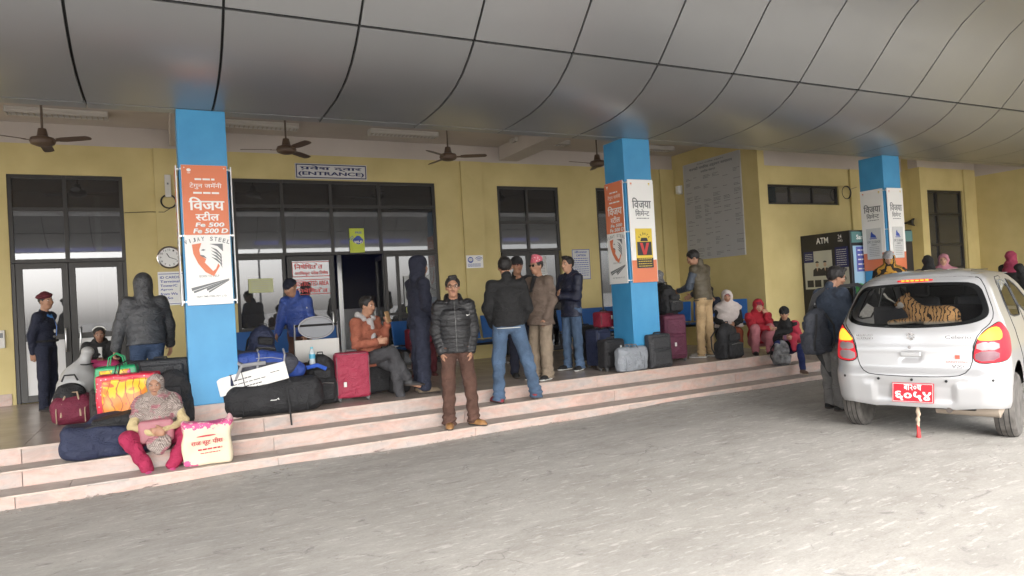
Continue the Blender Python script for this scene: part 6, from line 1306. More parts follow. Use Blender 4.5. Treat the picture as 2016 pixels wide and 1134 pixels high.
    b = MB(); lettering(b, 'VXi', .345, -.06, .45, -.032, Mx2, -.012, .0); b.build('trim_badge', CH, car); b = MB(); rectf(b, .38, .02, .42, .055, Mx2, -.010); lettering(b, 'SANTOSH', .30, -.014, .48, .000, Mx2, -.010, .0); b.build('sticker', mat('sticker_coral', (.6, .12, .08), .5), car)
    MB().box((-.095, .04, 0), (.095, .085, .022), .012, Mx2).build('gate_handle', PAINT, car); b = MB().lathe([(.016, 0), (.014, .008)], 14, Mx2 @ Matrix.Translation((-.01, .125, 0))); b.build('lock', CH, car)
    for a, z in ((-.30, .5), (.0, .505), (.31, .505), (.66, .515), (-.68, .515)):
        p0 = S(a, z, -.004); p1 = S(a, z, .004); MB().tube([p0, p1], .0125, 12).build('parking_sensor', BLK, car)
    pl = empty('number_plate', parent=car); Mp = FR((xr(.38) + .006, 0, .385), (0, -1, 0), (0, -.06, 1)); PR = mat('plate_red', (.50, .015, .03), .4)
    Mp = Mp @ Matrix.Scale(1.14, 4); MB().box((-.165, -.082, -.004), (.165, .078, .006), .004, Mp).build('plate', PR, pl); b = MB()
    lettering(b, 'बा२०च', -.07, .018, .07, .066, Mp, .0085, .02); lettering(b, '६०५४', -.14, -.068, .145, .010, Mp, .0085, .035)
    for r in ((-.158, -.076, .158, -.073), (-.158, .069, .158, .072), (-.158, -.073, -.155, .069), (.155, -.073, .158, .069)): rectf(b, *r, Mp, .0075)
    b.build('plate_lettering', P_WH, pl)
    # door mirrors are beyond the frame; open rear left door
    dr = empty('open_door', (.98, .80, 0), math.radians(112), car)
    dd = empty('open_door', parent=car); bpy.data.objects.remove(dd); DM = MB()
    prof = [(0, .32), (0, 1.0), (.06, 1.36), (.16, 1.42), (.55, 1.40), (.70, 1.30), (.80, 1.02), (.80, .75), (.62, .45), (.55, .32)]; win = [(.05, .98), (.09, 1.33), (.17, 1.38), (.53, 1.36), (.65, 1.27), (.74, 1.02)]
    def door_panel(y0, y1, m_, nm, P, H_):
        P = dens(P, .06); H_ = [dens(h, .06) for h in H_]; pts = list(P); E = [(i, (i + 1) % len(P)) for i in range(len(P))]
        for h in H_: n = len(pts); pts += h; E += [(n + i, n + (i + 1) % len(h)) for i in range(len(h))]
        r = delaunay_2d_cdt([Vector(p) for p in pts], E, [], 0, 1e-5); Fc = [f for f in r[2] if inside(sum(r[0][i].x for i in f) / 3, sum(r[0][i].y for i in f) / 3, P) and not any(inside(sum(r[0][i].x for i in f) / 3, sum(r[0][i].y for i in f) / 3, h) for h in H_)]
        n = len(r[0]); V = [(v.x, y0, v.y) for v in r[0]] + [(v.x, y1, v.y) for v in r[0]]; Q = [tuple(f) for f in Fc] + [tuple(i + n for i in f[::-1]) for f in Fc]
        for L_, o_ in [(len(P), 0)] + [(len(h), len(P) + sum(len(x) for x in H_[:k])) for k, h in enumerate(H_)]:
            for i in range(L_): a, b_ = o_ + i, o_ + (i + 1) % L_; Q.append((a, b_, n + b_, n + a))
        return link(nm, np_mesh(nm, V, Q), m_, dr)
    door_panel(-.03, .0, PAINT, 'door_skin', prof, [win]); door_panel(.001, .045, TR, 'door_lining', prof, [win]); door_panel(-.018, -.014, GL, 'door_glass', win, []); MB().box((.1, .045, .80), (.6, .10, .86), .02).build('armrest', TR, dr)
    # ribbon hanging from the bumper
    rb = thing('hanging_ribbon', 'red and cream ribbon tassel dangling under the rear bumper of the silver car', 'ribbon', tuple(car.matrix_basis @ Vector((-.47, .0, .28))))
    F = SDF((-.06, -.06, -.42), (.06, .06, .05), .006); F.cap((0, 0, .02), (.005, -.005, -.10), .008, .016, .01); F.cap((.005, -.005, -.10), (0, .0, -.24), .016, .012, .01, su=1.3, sv=.7); F.wrinkle(.003, (60, 60, 60), 2); F.build('cream_cord', mat('cord_cream', (.5, .40, .30), .9), rb)
    F = SDF((-.06, -.06, -.42), (.06, .06, .05), .006); F.cap((0, .004, -.22), (.004, .002, -.33), .012, .026, .01, su=.8); F.cap((.012, .006, -.05), (.012, .01, -.2), .006, .010, .01); F.wrinkle(.004, (90, 90, 30), 2); F.build('red_tassel', mat('tassel_red', (.45, .05, .05), .9), rb)
    # toy tiger on the parcel shelf
    tg = thing('toy_tiger', 'lying plush tiger facing left on the parcel shelf inside the car rear window', 'plush toy', (0, 0, 0)); tg.matrix_world = car.matrix_basis @ Matrix.Translation((-.20, -.02, .985))
    def f_t(n, l, b):
        tc = n.new('ShaderNodeTexCoord').outputs['Object']; w_ = tex(n, l, 'Wave', 8.5, tc); w_.bands_direction = 'Y'; w_.inputs['Distortion'].default_value = 9; w_.inputs['Detail'].default_value = 3; w_.inputs['Detail Scale'].default_value = 1.6
        sp = n.new('ShaderNodeSeparateXYZ'); l.new(tc, sp.inputs[0]); c = mixc(n, l, ramp(n, l, w_.outputs[0], [(.74, (0, 0, 0)), (.86, (1, 1, 1))]), (.58, .31, .12), (.03, .02, .015))
        c = mixc(n, l, ramp(n, l, sp.outputs[2], [(.02, (1, 1, 1)), (.05, (0, 0, 0))]), c, (.55, .48, .38)); l.new(c, b.inputs['Base Color']); b.inputs['Roughness'].default_value = .95
    TI = node_mat('tiger_plush', f_t); F = SDF((-.14, -.42, -.01), (.14, .42, .36), .008)
    F.cap((0, .02, .10), (0, -.22, .09), .085, .095, .04); F.ell((0, -.26, .09), (.08, .10, .09), .03); F.cap((0, .03, .12), (0, .10, .20), .085, .07, .04); F.ell((0, .14, .235), (.065, .07, .062), .03)
    F.cap((0, .17, .215), (0, .215, .205), .035, .028, .02)
    for x in (-.045, .045): F.cap((x, .08, .05), (x, .27, .03), .030, .026, .02); F.ell((x, .28, .03), (.028, .035, .025), .01); F.cap((x * 1.5, -.22, .045), (x * 1.6, -.06, .03), .042, .028, .02); F.ell((x * 1.05, .115, .30), (.022, .014, .026), .01)
    F.cap((0.06, -.33, .04), (-.05, -.36, .03), .018, .018, .01); F.plane((0, 0, .003), (0, 0, -1)); F.build('body', TI, tg)
    W_ = mat('tiger_white', (.6, .56, .5), .95); K_ = mat('tiger_black', (.01, .01, .01), .4); F = SDF((-.14, .0, .1), (.14, .3, .32), .007)
    for x in (-.05, .05): F.ell((x, .165, .205), (.022, .04, .032), .01)
    F.ell((0, .205, .185), (.03, .03, .018), .01); F.build('cheeks', W_, tg); F = SDF((-.14, .0, .1), (.14, .3, .32), .006); F.ell((0, .243, .213), (.016, .010, .010), 0)
    for x in (-.04, .04): F.ell((x * 1.2, .175, .25), (.013, .016, .012), 0)
    F.build('eyes_and_nose', K_, tg)
    return car
CAR = build_car()
# ------------------------------------------------------------------ luggage
def B(px, py, z=PZ):
    P = onZ(px, py, z); dep = -((RW.T @ np.array([P.x, P.y, z - CAM_H]))[2]); return P, dep / F_PX
M_BAG = cloth('bag_black', (.016, .016, .018), .75, noise=.25); M_BAGN = cloth('bag_navy', (.016, .022, .055), .7); M_STR = mat('webbing_strap', (.02, .02, .022), .8); M_WHT2 = mat('tag_white', (.6, .6, .58), .5); M_CHR = MATS['chrome']; M_WHL = mat('wheel_grey', (.10, .10, .10), .5)
G_LUG = 'luggage of the waiting passengers'
def strap(o, pts, r=.009, m=None, nm='strap', n=7): return MB().tube(pts, r, n).build(nm, m or M_STR, o, True)
def suitcase(label, P, rz, w, d, h, m, m2=None, lean=0, wheels=4, tag_=None, pockets=1, cat='suitcase', handle=True, round_=.035, z0=None):
    o = thing('suitcase', label, cat, tuple(P), rz, G_LUG); o.rotation_euler = (lean, 0, rz); wz = .045 if wheels else 0.; m2 = m2 or M_STR
    F = SDF((-w / 2 - .04, -d / 2 - .05, -.01), (w / 2 + .04, d / 2 + .05, h + .03), .009 if w < .6 else .011); F.box((0, 0, wz + (h - wz) / 2), (w / 2, d / 2, (h - wz) / 2), round_, bulge=.008)
    if pockets: F.box((0, -d / 2 - .008, wz + (h - wz) * .30), (w * .40, .022, (h - wz) * .22), .02, .008); F.box((0, -d / 2 - .008, wz + (h - wz) * .74), (w * .40, .016, (h - wz) * .17), .015, .008)
    F.wrinkle(.0022, (28, 28, 24), int(w * 1000)); F.build('shell', m, o)
    z1, z2, x2, y0 = wz + .015, h - .015, w / 2 - .012, -d / 2 - .004
    strap(o, [(-x2, y0 + .012, z1 + .03), (-x2, y0 + .012, z2 - .04), (-x2 + .03, y0 + .012, z2), (x2 - .03, y0 + .012, z2), (x2, y0 + .012, z2 - .04), (x2, y0 + .012, z1 + .03)], .005, m2, 'piping')
    if pockets: strap(o, [(-w * .34, y0 - .028, wz + (h - wz) * .47), (w * .34, y0 - .028, wz + (h - wz) * .47)], .004, m2, 'zip')
    if handle: strap(o, [(-.07, 0, h - .005), (-.06, 0, h + .022), (.06, 0, h + .022), (.07, 0, h - .005)], .011, m2, 'handle')
    if wheels:
        for sx in (1, -1):
            for sy in ((1, -1) if wheels == 4 else (1,)): MB().lathe([(.008, -.012), (.022, -.012), (.024, 0), (.022, .012), (.008, .012)], 12, Matrix.Translation((sx * (w / 2 - .035), sy * (d / 2 - .03), .0235)) @ Matrix.Rotation(math.pi / 2, 4, 'Y')).box((-.02 + sx * (w / 2 - .035), sy * (d / 2 - .03) - .012, .03), (.02 + sx * (w / 2 - .035), sy * (d / 2 - .03) + .012, wz + .02)).build('wheel', M_WHL, o, True)
    if tag_: MB().box((tag_[0] - .018, -d / 2 - .042, tag_[1] - .03), (tag_[0] + .018, -d / 2 - .034, tag_[1] + .03), .004).build('label_tag', M_WHT2, o)
    return o
def backpack(label, P, rz, w, d, h, m, tilt=(0, 0), m2=None, cat='backpack', seed=3, pocket=None, straps=True):
    o = thing('backpack', label, cat, tuple(P), rz, G_LUG); o.rotation_euler = (tilt[0], tilt[1], rz); F = SDF((-w / 2 - .06, -d / 2 - .08, -.02), (w / 2 + .06, d / 2 + .06, h + .06), .009)
    F.cap((0, 0, w * .42), (0, .01, h - w * .42), w * .47, w * .43, .02, su=1., sv=d / w, side=(1, 0, 0)); F.box((0, 0, h * .25), (w * .46, d * .45, h * .24), .05, .03)
    F.plane((0, 0, .004), (0, 0, -1)); F.wrinkle(.005, (24, 24, 20), seed); F.build('body', m, o)
    F = SDF((-w / 2 - .06, -d / 2 - .10, -.02), (w / 2 + .06, 0, h * .75), .009); F.box((0, -d / 2 - .01, h * .27), (w * .34, .038, h * .19), .03, .01); F.box((0, -d * .45, h * .62), (w * .26, .03, h * .10), .02, .02); F.wrinkle(.003, (30, 30, 26), seed + 1); F.build('front_pocket', pocket or m, o)
    strap(o, [(-w * .30, -d / 2 - .052, h * .43), (0, -d / 2 - .058, h * .455), (w * .30, -d / 2 - .052, h * .43)], .004, m2 or M_CHR, 'zip'); strap(o, [(-.035, .01, h - .01), (-.03, .01, h + .03), (.03, .01, h + .03), (.035, .01, h - .01)], .008, None, 'grab_handle')
    if straps:
        for q in (1, -1): strap(o, [(q * .06, d / 2, h * .88), (q * w * .36, d / 2 + .05, h * .62), (q * w * .42, d / 2 + .02, h * .3), (q * w * .36, d / 2 - .02, .06)], .012, None, 'shoulder_strap')
    return o
def duffel(label, P, rz, L, r, h, m, m2=None, cat='duffel bag', seed=5, tilt=0, wr=.006, handles=True, trim=None):
    o = thing('duffel_bag', label, cat, tuple(P), rz, G_LUG); o.rotation_euler = (0, tilt, rz); F = SDF((-L / 2 - .06, -r - .06, -.02), (L / 2 + .06, r + .06, h + .06), .010)
    F.box((0, 0, h / 2), (L / 2, r, h / 2), min(r, h / 2) * .75, .01, bulge=.015); F.wrinkle(wr, (16, 20, 22), seed); F.plane((0, 0, .004), (0, 0, -1)); F.build('body', m, o)
    strap(o, [(-L * .44, 0, h * .93), (-L * .2, 0, h + .008), (L * .2, 0, h + .008), (L * .44, 0, h * .93)], .004, m2 or M_CHR, 'zip')
    if handles:
        for q in (1, -1): strap(o, [(-L * .22, q * (r + .01), h * .30), (-L * .20, q * r * .96, h * .75), (-L * .12, q * r * .5, h + .04), (L * .12, q * r * .5, h + .04), (L * .20, q * r * .96, h * .75), (L * .22, q * (r + .01), h * .30)], .011, trim, 'handle')
    for q in (1, -1): strap(o, [(q * L * .32, -r - .006, .03), (q * L * .32, -r - .016, h * .5), (q * L * .32, -r * .7, h * .9)], .006, trim, 'webbing')
    return o
M_RED = cloth('suitcase_red', (.30, .022, .055), .6, noise=.06); M_MAR = cloth('suitcase_maroon', (.10, .020, .045), .6); M_DGR = cloth('suitcase_dark_grey', (.035, .036, .04), .55)
# --- left group
P, k = B(145, 836); duffel('maroon and beige duffel bag on the floor at the far left, below the white sack', P + Vector((0, .12, 0)), D(-6), 76 * k, .16, 56 * k, cloth('duffel_maroon', (.14, .012, .035), .7), trim=mat('beige_trim', (.38, .28, .19), .8))
P, k = B(207, 842); suitcase('small dark brown cabin bag standing behind the navy bag on the steps', P + Vector((0, .10, 0)), D(-10), .26, .18, .42, cloth('bag_brown', (.035, .026, .024), .7), wheels=0, tag_=(.02, .25))
o = thing('holdall', 'large navy holdall slumped over the step edge at the far left', 'holdall', (-.52, 8.03, S2Z), D(3), G_LUG)
F = SDF((-.50, -.34, -.05), (.50, .34, .50), .011); F.box((0, -.06, .15), (.40, .20, .155), .07, .02, R=np.array(Matrix.Rotation(D(4), 3, 'Y'))); F.box((.12, .10, .26), (.30, .16, .12), .09, .04); F.ell((-.22, -.16, .07), (.16, .12, .08), .04); F.wrinkle(.010, (11, 13, 16), 4); F.plane((0, 0, .003), (0, 0, -1)); F.build('body', M_BAGN, o)
F = SDF((-.50, -.36, .1), (.50, .34, .52), .011); F.box((.10, .0, .325), (.26, .17, .06), .05, .02, R=np.array(Matrix.Rotation(D(-6), 3, 'Y'))); F.wrinkle(.009, (12, 14, 20), 6); F.build('flap', M_BAG, o); strap(o, [(-.30, -.19, .28), (-.1, -.24, .32), (.15, -.22, .30), (.34, -.18, .26)], .010)
def f_flower(a, b_, c_, base):
    def f(n, l, b):
        tc = n.new('ShaderNodeTexCoord').outputs['Object']; t = tex(n, l, 'Noise', 3.6, tc, 2, None, .5, 1.0); c = ramp(n, l, t.outputs[0], [(.36, base), (.37, a), (.46, a), (.47, b_), (.56, b_), (.57, c_), (.66, c_), (.67, base)])
        w_ = tex(n, l, 'Wave', 4.5, tc); w_.inputs['Distortion'].default_value = 9; c = mixc(n, l, ramp(n, l, w_.outputs[0], [(.03, (.9, .9, .9)), (.08, (0, 0, 0))]), c, (.35, .08, .02)); l.new(c, b.inputs['Base Color']); b.inputs['Roughness'].default_value = .35
    return f
M_FLR = node_mat('flower_print', f_flower((.70, .22, .03), (.75, .48, .02), (.65, .12, .04), (.72, .28, .03)))
def f_dot(n, l, b):
    tc = n.new('ShaderNodeTexCoord').outputs['Object']; v = tex(n, l, 'Voronoi', 26, tc); l.new(ramp(n, l, v.outputs[0], [(.16, (.6, .45, .45)), (.22, (.55, .02, .05))]), b.inputs['Base Color']); b.inputs['Roughness'].default_value = .35
def shopper(label, P, rz, w, d, h, edge, print_, handle, cat='shopping bag', top=None):
    o = thing('shopping_bag', label, cat, tuple(P), rz, G_LUG); F = SDF((-w / 2 - .04, -d / 2 - .04, -.02), (w / 2 + .04, d / 2 + .04, h + .04), .009); F.box((0, 0, h / 2), (w / 2, d / 2, h / 2), .02, bulge=.012); F.wrinkle(.006, (18, 18, 16), int(w * 99)); F.plane((0, 0, .003), (0, 0, -1)); F.build('bag', edge, o)
    F = SDF((-w / 2, -d / 2 - .05, 0), (w / 2, 0, h), .008); F.box((-.01, -d / 2 + .014, h * .5), (w * .38, .026, h * .42), .012); F.wrinkle(.006, (18, 18, 16), int(w * 99)); F.build('print_panel', print_, o)
    for q in (1, -1): strap(o, [(-w * .22, q * d * .35, h * .9), (-w * .16, q * d * .3, h + .10), (0, q * d * .15, h + .14), (w * .16, q * d * .3, h + .10), (w * .22, q * d * .35, h * .9)], .007, handle, 'handle')
    return o
M_GRN = mat('green_plastic', (.02, .30, .12), .35, bump=.3, bscale=12); M_DOT = node_mat('red_dotted', f_dot)
P = onY(258, 852, 8.28); shopper('large red dotted zip bag with orange flower print behind the woman in the shawl', (P.x, 8.30, PZ), D(-12), .56, .22, .60, M_DOT, M_FLR, C_BLK)
P = onY(232, 750, 8.62); shopper('green and yellow flower print shopping bag held by the man in the grey jacket', (P.x, 8.62, P.z - .24), D(-8), .40, .18, .40, M_GRN, node_mat('flower_print_yellow', f_flower((.75, .55, .02), (.70, .30, .03), (.55, .05, .25), (.05, .30, .12))), M_GRN)
P = onY(197, 718, 10.05); o = thing('soft_bag', 'bright pink soft bag on the lap of the child by the door', 'bag', tuple(P)); F = SDF((-.3, -.2, -.15), (.3, .2, .15), .01); F.ell((0, 0, 0), (.22, .12, .075), 0); F.wrinkle(.008, (14, 14, 20), 3); F.build('bag', mat('pink_fabric', (.50, .04, .16), .6), o)
P = onY(148, 745, 9.75); o = thing('sack', 'silvery white sack standing between the guard and the child', 'sack', (P.x, 9.75, PZ), 0, G_LUG); F = SDF((-.36, -.3, -.02), (.36, .3, .9), .011); F.cap((0, 0, .22), (.04, 0, .45), .24, .21, .05); F.cap((.04, 0, .55), (.12, 0, .72), .10, .06, .08); F.cap((.12, 0, .72), (.14, 0, .80), .05, .07, .03); F.wrinkle(.010, (14, 14, 12), 8); F.plane((0, 0, .004), (0, 0, -1)); F.build('bag', mat('sack_silver', (.36, .36, .36), .35, bump=.4, bscale=12), o); strap(o, [(.07, -.085, .66), (.13, -.09, .655), (.19, 0, .66), (.12, .09, .66), (.06, .0, .66), (.07, -.085, .66)], .008, C_BLK, 'tie')
P = onY(138, 768, 9.5); o = thing('soft_bag', 'round black bag leaning on the white sack at the left', 'bag', (P.x, 9.5, PZ + .09), 0, G_LUG); F = SDF((-.25, -.2, -.02), (.25, .2, .5), .01); F.ell((0, 0, .20), (.17, .12, .19), 0); F.wrinkle(.008, (16, 16, 16), 4); F.plane((0, 0, .004), (0, 0, -1)); F.build('body', M_BAG, o); strap(o, [(-.08, 0, .40), (-.05, 0, .47), (.05, 0, .47), (.08, 0, .40)], .01)
P = onY(318, 750, 8.62); suitcase('big charcoal upright suitcase in front of the man in the grey jacket', (P.x, 8.72, PZ), D(-6), .60, .28, .70, M_DGR)
P = onY(352, 790, 8.35); backpack('large black soft travel bag leaning on the first blue column base', (P.x - .03, 8.28, PZ), D(-10), .40, .26, .60, M_BAG, (0, D(-4)))
# raj suit sack
P, k = B(412, 916, S1Z); o = thing('carrier_sack', 'cream cloth carrier sack with pink flowers and red lettering beside the sitting woman', 'carrier bag', (P.x, 7.60, S1Z), D(-6), G_LUG)
F = SDF((-.30, -.15, -.02), (.30, .2, .60), .0095); F.box((0, 0, .22), (.22, .10, .22), .035, .01, bulge=.012); F.ell((.17, 0, .42), (.07, .05, .10), .05); F.ell((-.17, 0, .40), (.06, .05, .07), .05); F.box((0, .0, .47), (.2, .12, .05), .04, .05, 'cut'); F.wrinkle(.011, (13, 13, 12), 14); F.plane((0, 0, .004), (0, 0, -1))
def f_sack(n, l, b):
    tc = n.new('ShaderNodeTexCoord').outputs['Object']; sp = n.new('ShaderNodeSeparateXYZ'); l.new(tc, sp.inputs[0]); t = tex(n, l, 'Noise', 26, tc, 3); 
    def math_(op, a, b_=None):
        m_ = n.new('ShaderNodeMath'); m_.operation = op
        for i, v in enumerate((a, b_)):
            if v is None: continue
            if isinstance(v, (int, float)): m_.inputs[i].default_value = v
            else: l.new(v, m_.inputs[i])
        return m_.outputs[0]
    top = math_('SUBTRACT', sp.outputs[2], .36); bot = math_('SUBTRACT', math_('MULTIPLY', math_('ADD', sp.outputs[0], .05), -.5), sp.outputs[2]); e = math_('MAXIMUM', math_('MULTIPLY', top, 5.), math_('MULTIPLY', math_('ADD', bot, .0), 7.)); s_ = math_('ADD', e, t.outputs[0])
    c = ramp(n, l, s_, [(.56, (.66, .57, .42)), (.58, (.62, .10, .25)), (.85, (.58, .08, .22)), (.87, (.66, .40, .42))]); l.new(c, b.inputs['Base Color']); b.inputs['Roughness'].default_value = .75
F.build('sack', node_mat('sack_print', f_sack), o); b = MB(); Mx = FR((0, -.118, 0), (1, 0, .05), (0, -.10, 1)); lettering(b, 'राज सूट पीस', -.14, .205, .15, .275, Mx, .016, .02); scribble(b, -.08, .165, .14, .180, Mx, R_, .016); scribble(b, -.06, .13, .12, .138, Mx, R_, .014); flat(b, arc(0, .305, .09, .008, 0, 360, 14)[:-1], Mx, .016); b.build('lettering', mat('print_crimson', (.45, .03, .05), .6), o)
# --- luggage heap right of the first column
P, k = B(540, 812); o = duffel('long black duffel bag with a small white logo lying at the platform edge', (P.x, 8.33, PZ), D(-3), 184 * k, .19, 66 * k, M_BAG, seed=9); b = MB(); Mx = FR((-.06, -.207, .17), (1, 0, 0), (0, .15, 1)); flat(b, [(0, 0), (.03, .022), (.09, .028), (.10, 0), (.07, .012), (.07, -.002)], Mx, .004); b.build('logo', M_WHT2, o)
strap(o, [(.13, -.21, .30), (.14, -.235, .12), (.145, -.255, .0), (.15, -.262, -.12)], .010, None, 'loose_strap')
P = onY(500, 748, 8.30); o = thing('carton', 'white cardboard carton with handwriting wedged on top of the long duffel', 'carton', (P.x, 8.34, P.z), 0, G_LUG); o.rotation_euler = (D(-10), D(-11), D(-6)); MB().box((-.37, -.14, -.10), (.37, .14, .10), .006).build('box', mat('carton_white', (.66, .65, .63), .6, noise=.03), o)
b = MB(); Mx = FR((-.37, -.141, -.10), (1, 0, 0), (0, 0, 1)); scribble(b, .14, .08, .50, .088, Mx, R_, .002, .018); scribble(b, .56, .11, .66, .117, Mx, R_, .002, .014); scribble(b, .2, .035, .45, .045, Mx, R_, .002); scribble(b, .15, .125, .36, .135, Mx, R_, .002); b.build('handwriting', C_BLK, o); strap(o, [(-.10, -.146, -.10), (-.10, -.146, .10), (-.10, .146, .104)], .004, M_STR, 'string')
P = onY(522, 718, 8.36); o = thing('trekking_backpack', 'large blue and grey trekking backpack lying across the white carton', 'backpack', (P.x, 8.42, P.z), 0, G_LUG); o.rotation_euler = (0, D(4), D(-4)); M_TB = cloth('pack_blue', (.02, .055, .26), .65); M_TG = cloth('pack_grey', (.05, .052, .07), .7); M_TL = mat('strap_grey', (.28, .28, .29), .7)
F = SDF((-.50, -.24, -.24), (.50, .24, .24), .0105); F.cap((-.28, 0, 0), (.24, 0, -.02), .165, .15, .02); F.wrinkle(.008, (14, 18, 18), 3); F.build('body', M_TG, o); F = SDF((-.50, -.28, -.24), (.52, .24, .26), .0105); F.cap((.22, 0, -.03), (.36, 0, -.06), .15, .10, .03); F.cap((-.02, -.06, .07), (.16, -.06, .05), .10, .09, .02); F.wrinkle(.007, (16, 18, 18), 5); F.build('blue_panel', M_TB, o); F = SDF((-.50, -.28, -.24), (.52, .24, .26), .0105); F.cap((-.26, -.08, .05), (-.12, -.08, .06), .085, .09, .02); F.build('lid', M_TB, o)
for x in (-.08, .20): strap(o, [(x, -.02, .175), (x + .01, -.13, .12), (x, -.175, .0), (x - .02, -.14, -.13)], .011, M_TL)
strap(o, [(-.34, -.14, .06), (-.25, -.19, .0), (-.30, -.20, -.13), (-.33, -.19, -.22)], .020, M_TL, 'hip_belt'); strap(o, [(-.25, -.19, .0), (-.12, -.19, .02), (.0, -.18, .03)], .022, M_TL, 'hip_belt'); strap(o, [(-.36, -.17, -.10), (-.34, -.20, -.22)], .032, M_BAGN, 'hip_belt'); strap(o, [(-.1, -.17, .08), (.06, -.17, .09), (.18, -.17, .07)], .004, M_TL, 'zip')
P = onY(512, 682, 8.72); backpack('small dark backpack with pale straps standing behind the trekking backpack', (P.x, 8.78, P.z - .22), D(12), .34, .22, .46, M_BAGN, (0, D(8)), seed=8, pocket=M_BAG)
M_TROL = mat('trolley_tube', (.16, .16, .17), .35, metal=.8)
o = thing('luggage_trolley', 'metal airport luggage trolley with an oval grey panel and a pale advert board', 'luggage trolley', (2.02 - .02, 9.15, PZ), D(-8)); P = onY(623, 690, 9.15); o.location.x = P.x
for q in (1, -1): strap(o, [(q * .30, .45, .10), (q * .28, -.10, .14), (q * .27, -.22, .55), (q * .26, -.25, .98)], .014, M_TROL, 'frame_tube')
strap(o, [(-.26, -.25, .96), (.26, -.25, .96)], .016, C_BLK, 'push_bar'); MB().box((-.28, -.18, .13), (.28, .44, .15), .004).build('platform', M_TROL, o); MB().box((-.27, -.262, .50), (.27, -.247, .78), .004).build('advert_panel', mat('trolley_board', (.45, .44, .42), .5), o)
MB().lathe([(.0, -.012), (.205, -.010), (.215, 0), (.205, .010), (.0, .012)], 36, Matrix.Translation((0, -.24, .93)) @ Matrix.Scale(.62, 4, (0, 0, 1)) @ Matrix.Rotation(math.pi / 2, 4, 'X')).build('oval_panel', mat('oval_grey', (.16, .17, .19), .4), o, True); MB().tube([(.215 * math.cos(t), -.26, .93 + .135 * math.sin(t)) for t in np.linspace(0, 6.283, 33)], .011, 7).build('oval_rim', M_TROL, o, True)
for x, y in ((-.26, .40), (.26, .40), (0, -.18)): MB().lathe([(.01, -.018), (.055, -.018), (.06, 0), (.055, .018), (.01, .018)], 16, Matrix.Translation((x, y, .06)) @ Matrix.Rotation(math.pi / 2, 4, 'Y')).build('wheel', C_BLK, o, True)
P = onY(613, 703, 8.55); o = thing('water_bottle', 'plastic water bottle with a blue label standing on the black backpack', 'bottle', (P.x, 8.50, P.z - .13)); MB().lathe([(.030, 0), (.035, .01), (.034, .05), (.037, .06), (.034, .10), (.037, .16), (.034, .19), (.016, .225), (.014, .235)], 18).build('bottle_body', mat('clear_plastic', (.42, .47, .50), .1), o, True); MB().lathe([(.0372, .115), (.0376, .12), (.0376, .165), (.0372, .17)], 18).build('label_band', mat('label_blue', (.05, .30, .45), .4), o, True); MB().lathe([(.017, .232), (.017, .252), (.012, .256)], 14).build('cap', mat('cap_cyan', (.15, .45, .55), .4), o, True)
P, k = B(640, 797); backpack('bulky black backpack between the duffel and the red suitcase', (P.x, P.y + .14, PZ), D(-5), .40, .28, .60, M_BAG, seed=12)
tag(strap(None, [tuple(onY(603, 724, 8.42)), tuple(onY(625, 719, 8.42)), tuple(onY(642, 726, 8.42))], .026, mat('cap_blue', (.02, .08, .42), .7), 'folded_cap'), 'folded bright blue cloth cap on the black backpack', 'cap')
P, k = B(700, 790); suitcase('bright red cabin suitcase with four wheels at the platform edge', (P.x, P.y + .11, PZ), D(-4), 66 * k, .22, .60, M_RED, MATS['fitting_enamel'] if False else M_WHL, tag_=(-.11, .22), pockets=0)
P, k = B(790, 774); backpack('black backpack standing behind the legs of the seated man', (P.x, P.y + .10, PZ), D(10), .30, .22, .46, M_BAG, seed=2)
P = onY(725, 740, 8.9); suitcase('black hard case used as a seat by the man in the rust blazer', (P.x + .08, 8.95, PZ), D(10), .50, .36, .46, M_BAG, pockets=0)
# --- right group
P, k = B(1190, 725); suitcase('tall navy suitcase left of the second blue column', (P.x, P.y + .13, PZ), D(14), .32, .26, .60, M_BAGN, tag_=(.12, .30)); P2 = onY(1186, 640, P.y + .2); suitcase('small dark red case stacked on the tall navy suitcase', (P2.x, P.y + .16, PZ + .62), D(10), .30, .20, .24, cloth('case_crimson', (.20, .012, .03), .6), wheels=0, tag_=(.05, .15), pockets=0)
suitcase('low black cabin case left of the foot of the second blue column', (5.93, 8.50, PZ), D(5), .38, .20, .46, M_BAG, tag_=(.08, .34))
P, k = B(1232, 729); duffel('pale grey crumpled duffel bag in front of the second blue column', (P.x, 8.17, PZ), D(2), 70 * k, .085, 46 * k, cloth('duffel_pale_grey', (.25, .27, .30), .5), wr=.010, seed=7, trim=mat('duffel_trim', (.14, .15, .17), .7))
P, k = B(1288, 722); suitcase('charcoal suitcase standing in front of the second blue column', (P.x - .02, 8.165, PZ), D(3), .42, .13, .50, M_DGR, lean=D(-3), wheels=0)
P, k = B(1336, 712); suitcase('tall maroon suitcase right of the second blue column', (P.x, P.y + .15, PZ), D(-6), .40, .30, .74, M_MAR, M_MAR, tag_=(-.04, .28))
backpack('black backpack lying on top of the tall maroon suitcase', (P.x + .02, P.y + .16, PZ + .765), D(8), .40, .26, .42, M_BAG, seed=5); P3 = onY(1312, 590, 9.4); backpack('tall black rucksack standing on a case behind the maroon suitcase', (P3.x, 9.4, PZ + .62), D(-5), .34, .24, .62, M_BAG, seed=15); suitcase('black case under the tall rucksack behind the maroon suitcase', (P3.x, 9.45, PZ), D(-5), .42, .28, .60, M_BAG)
P = onY(1160, 660, 9.7); suitcase('black suitcase standing behind the navy suitcase near the wall bench', (P.x, 9.8, PZ), D(5), .40, .26, .62, M_BAG)
P, k = B(1446, 707); backpack('big black backpack in front of the woman in the white shawl', (P.x, P.y + .12, PZ), D(6), .46, .28, .56, M_BAG, seed=6)
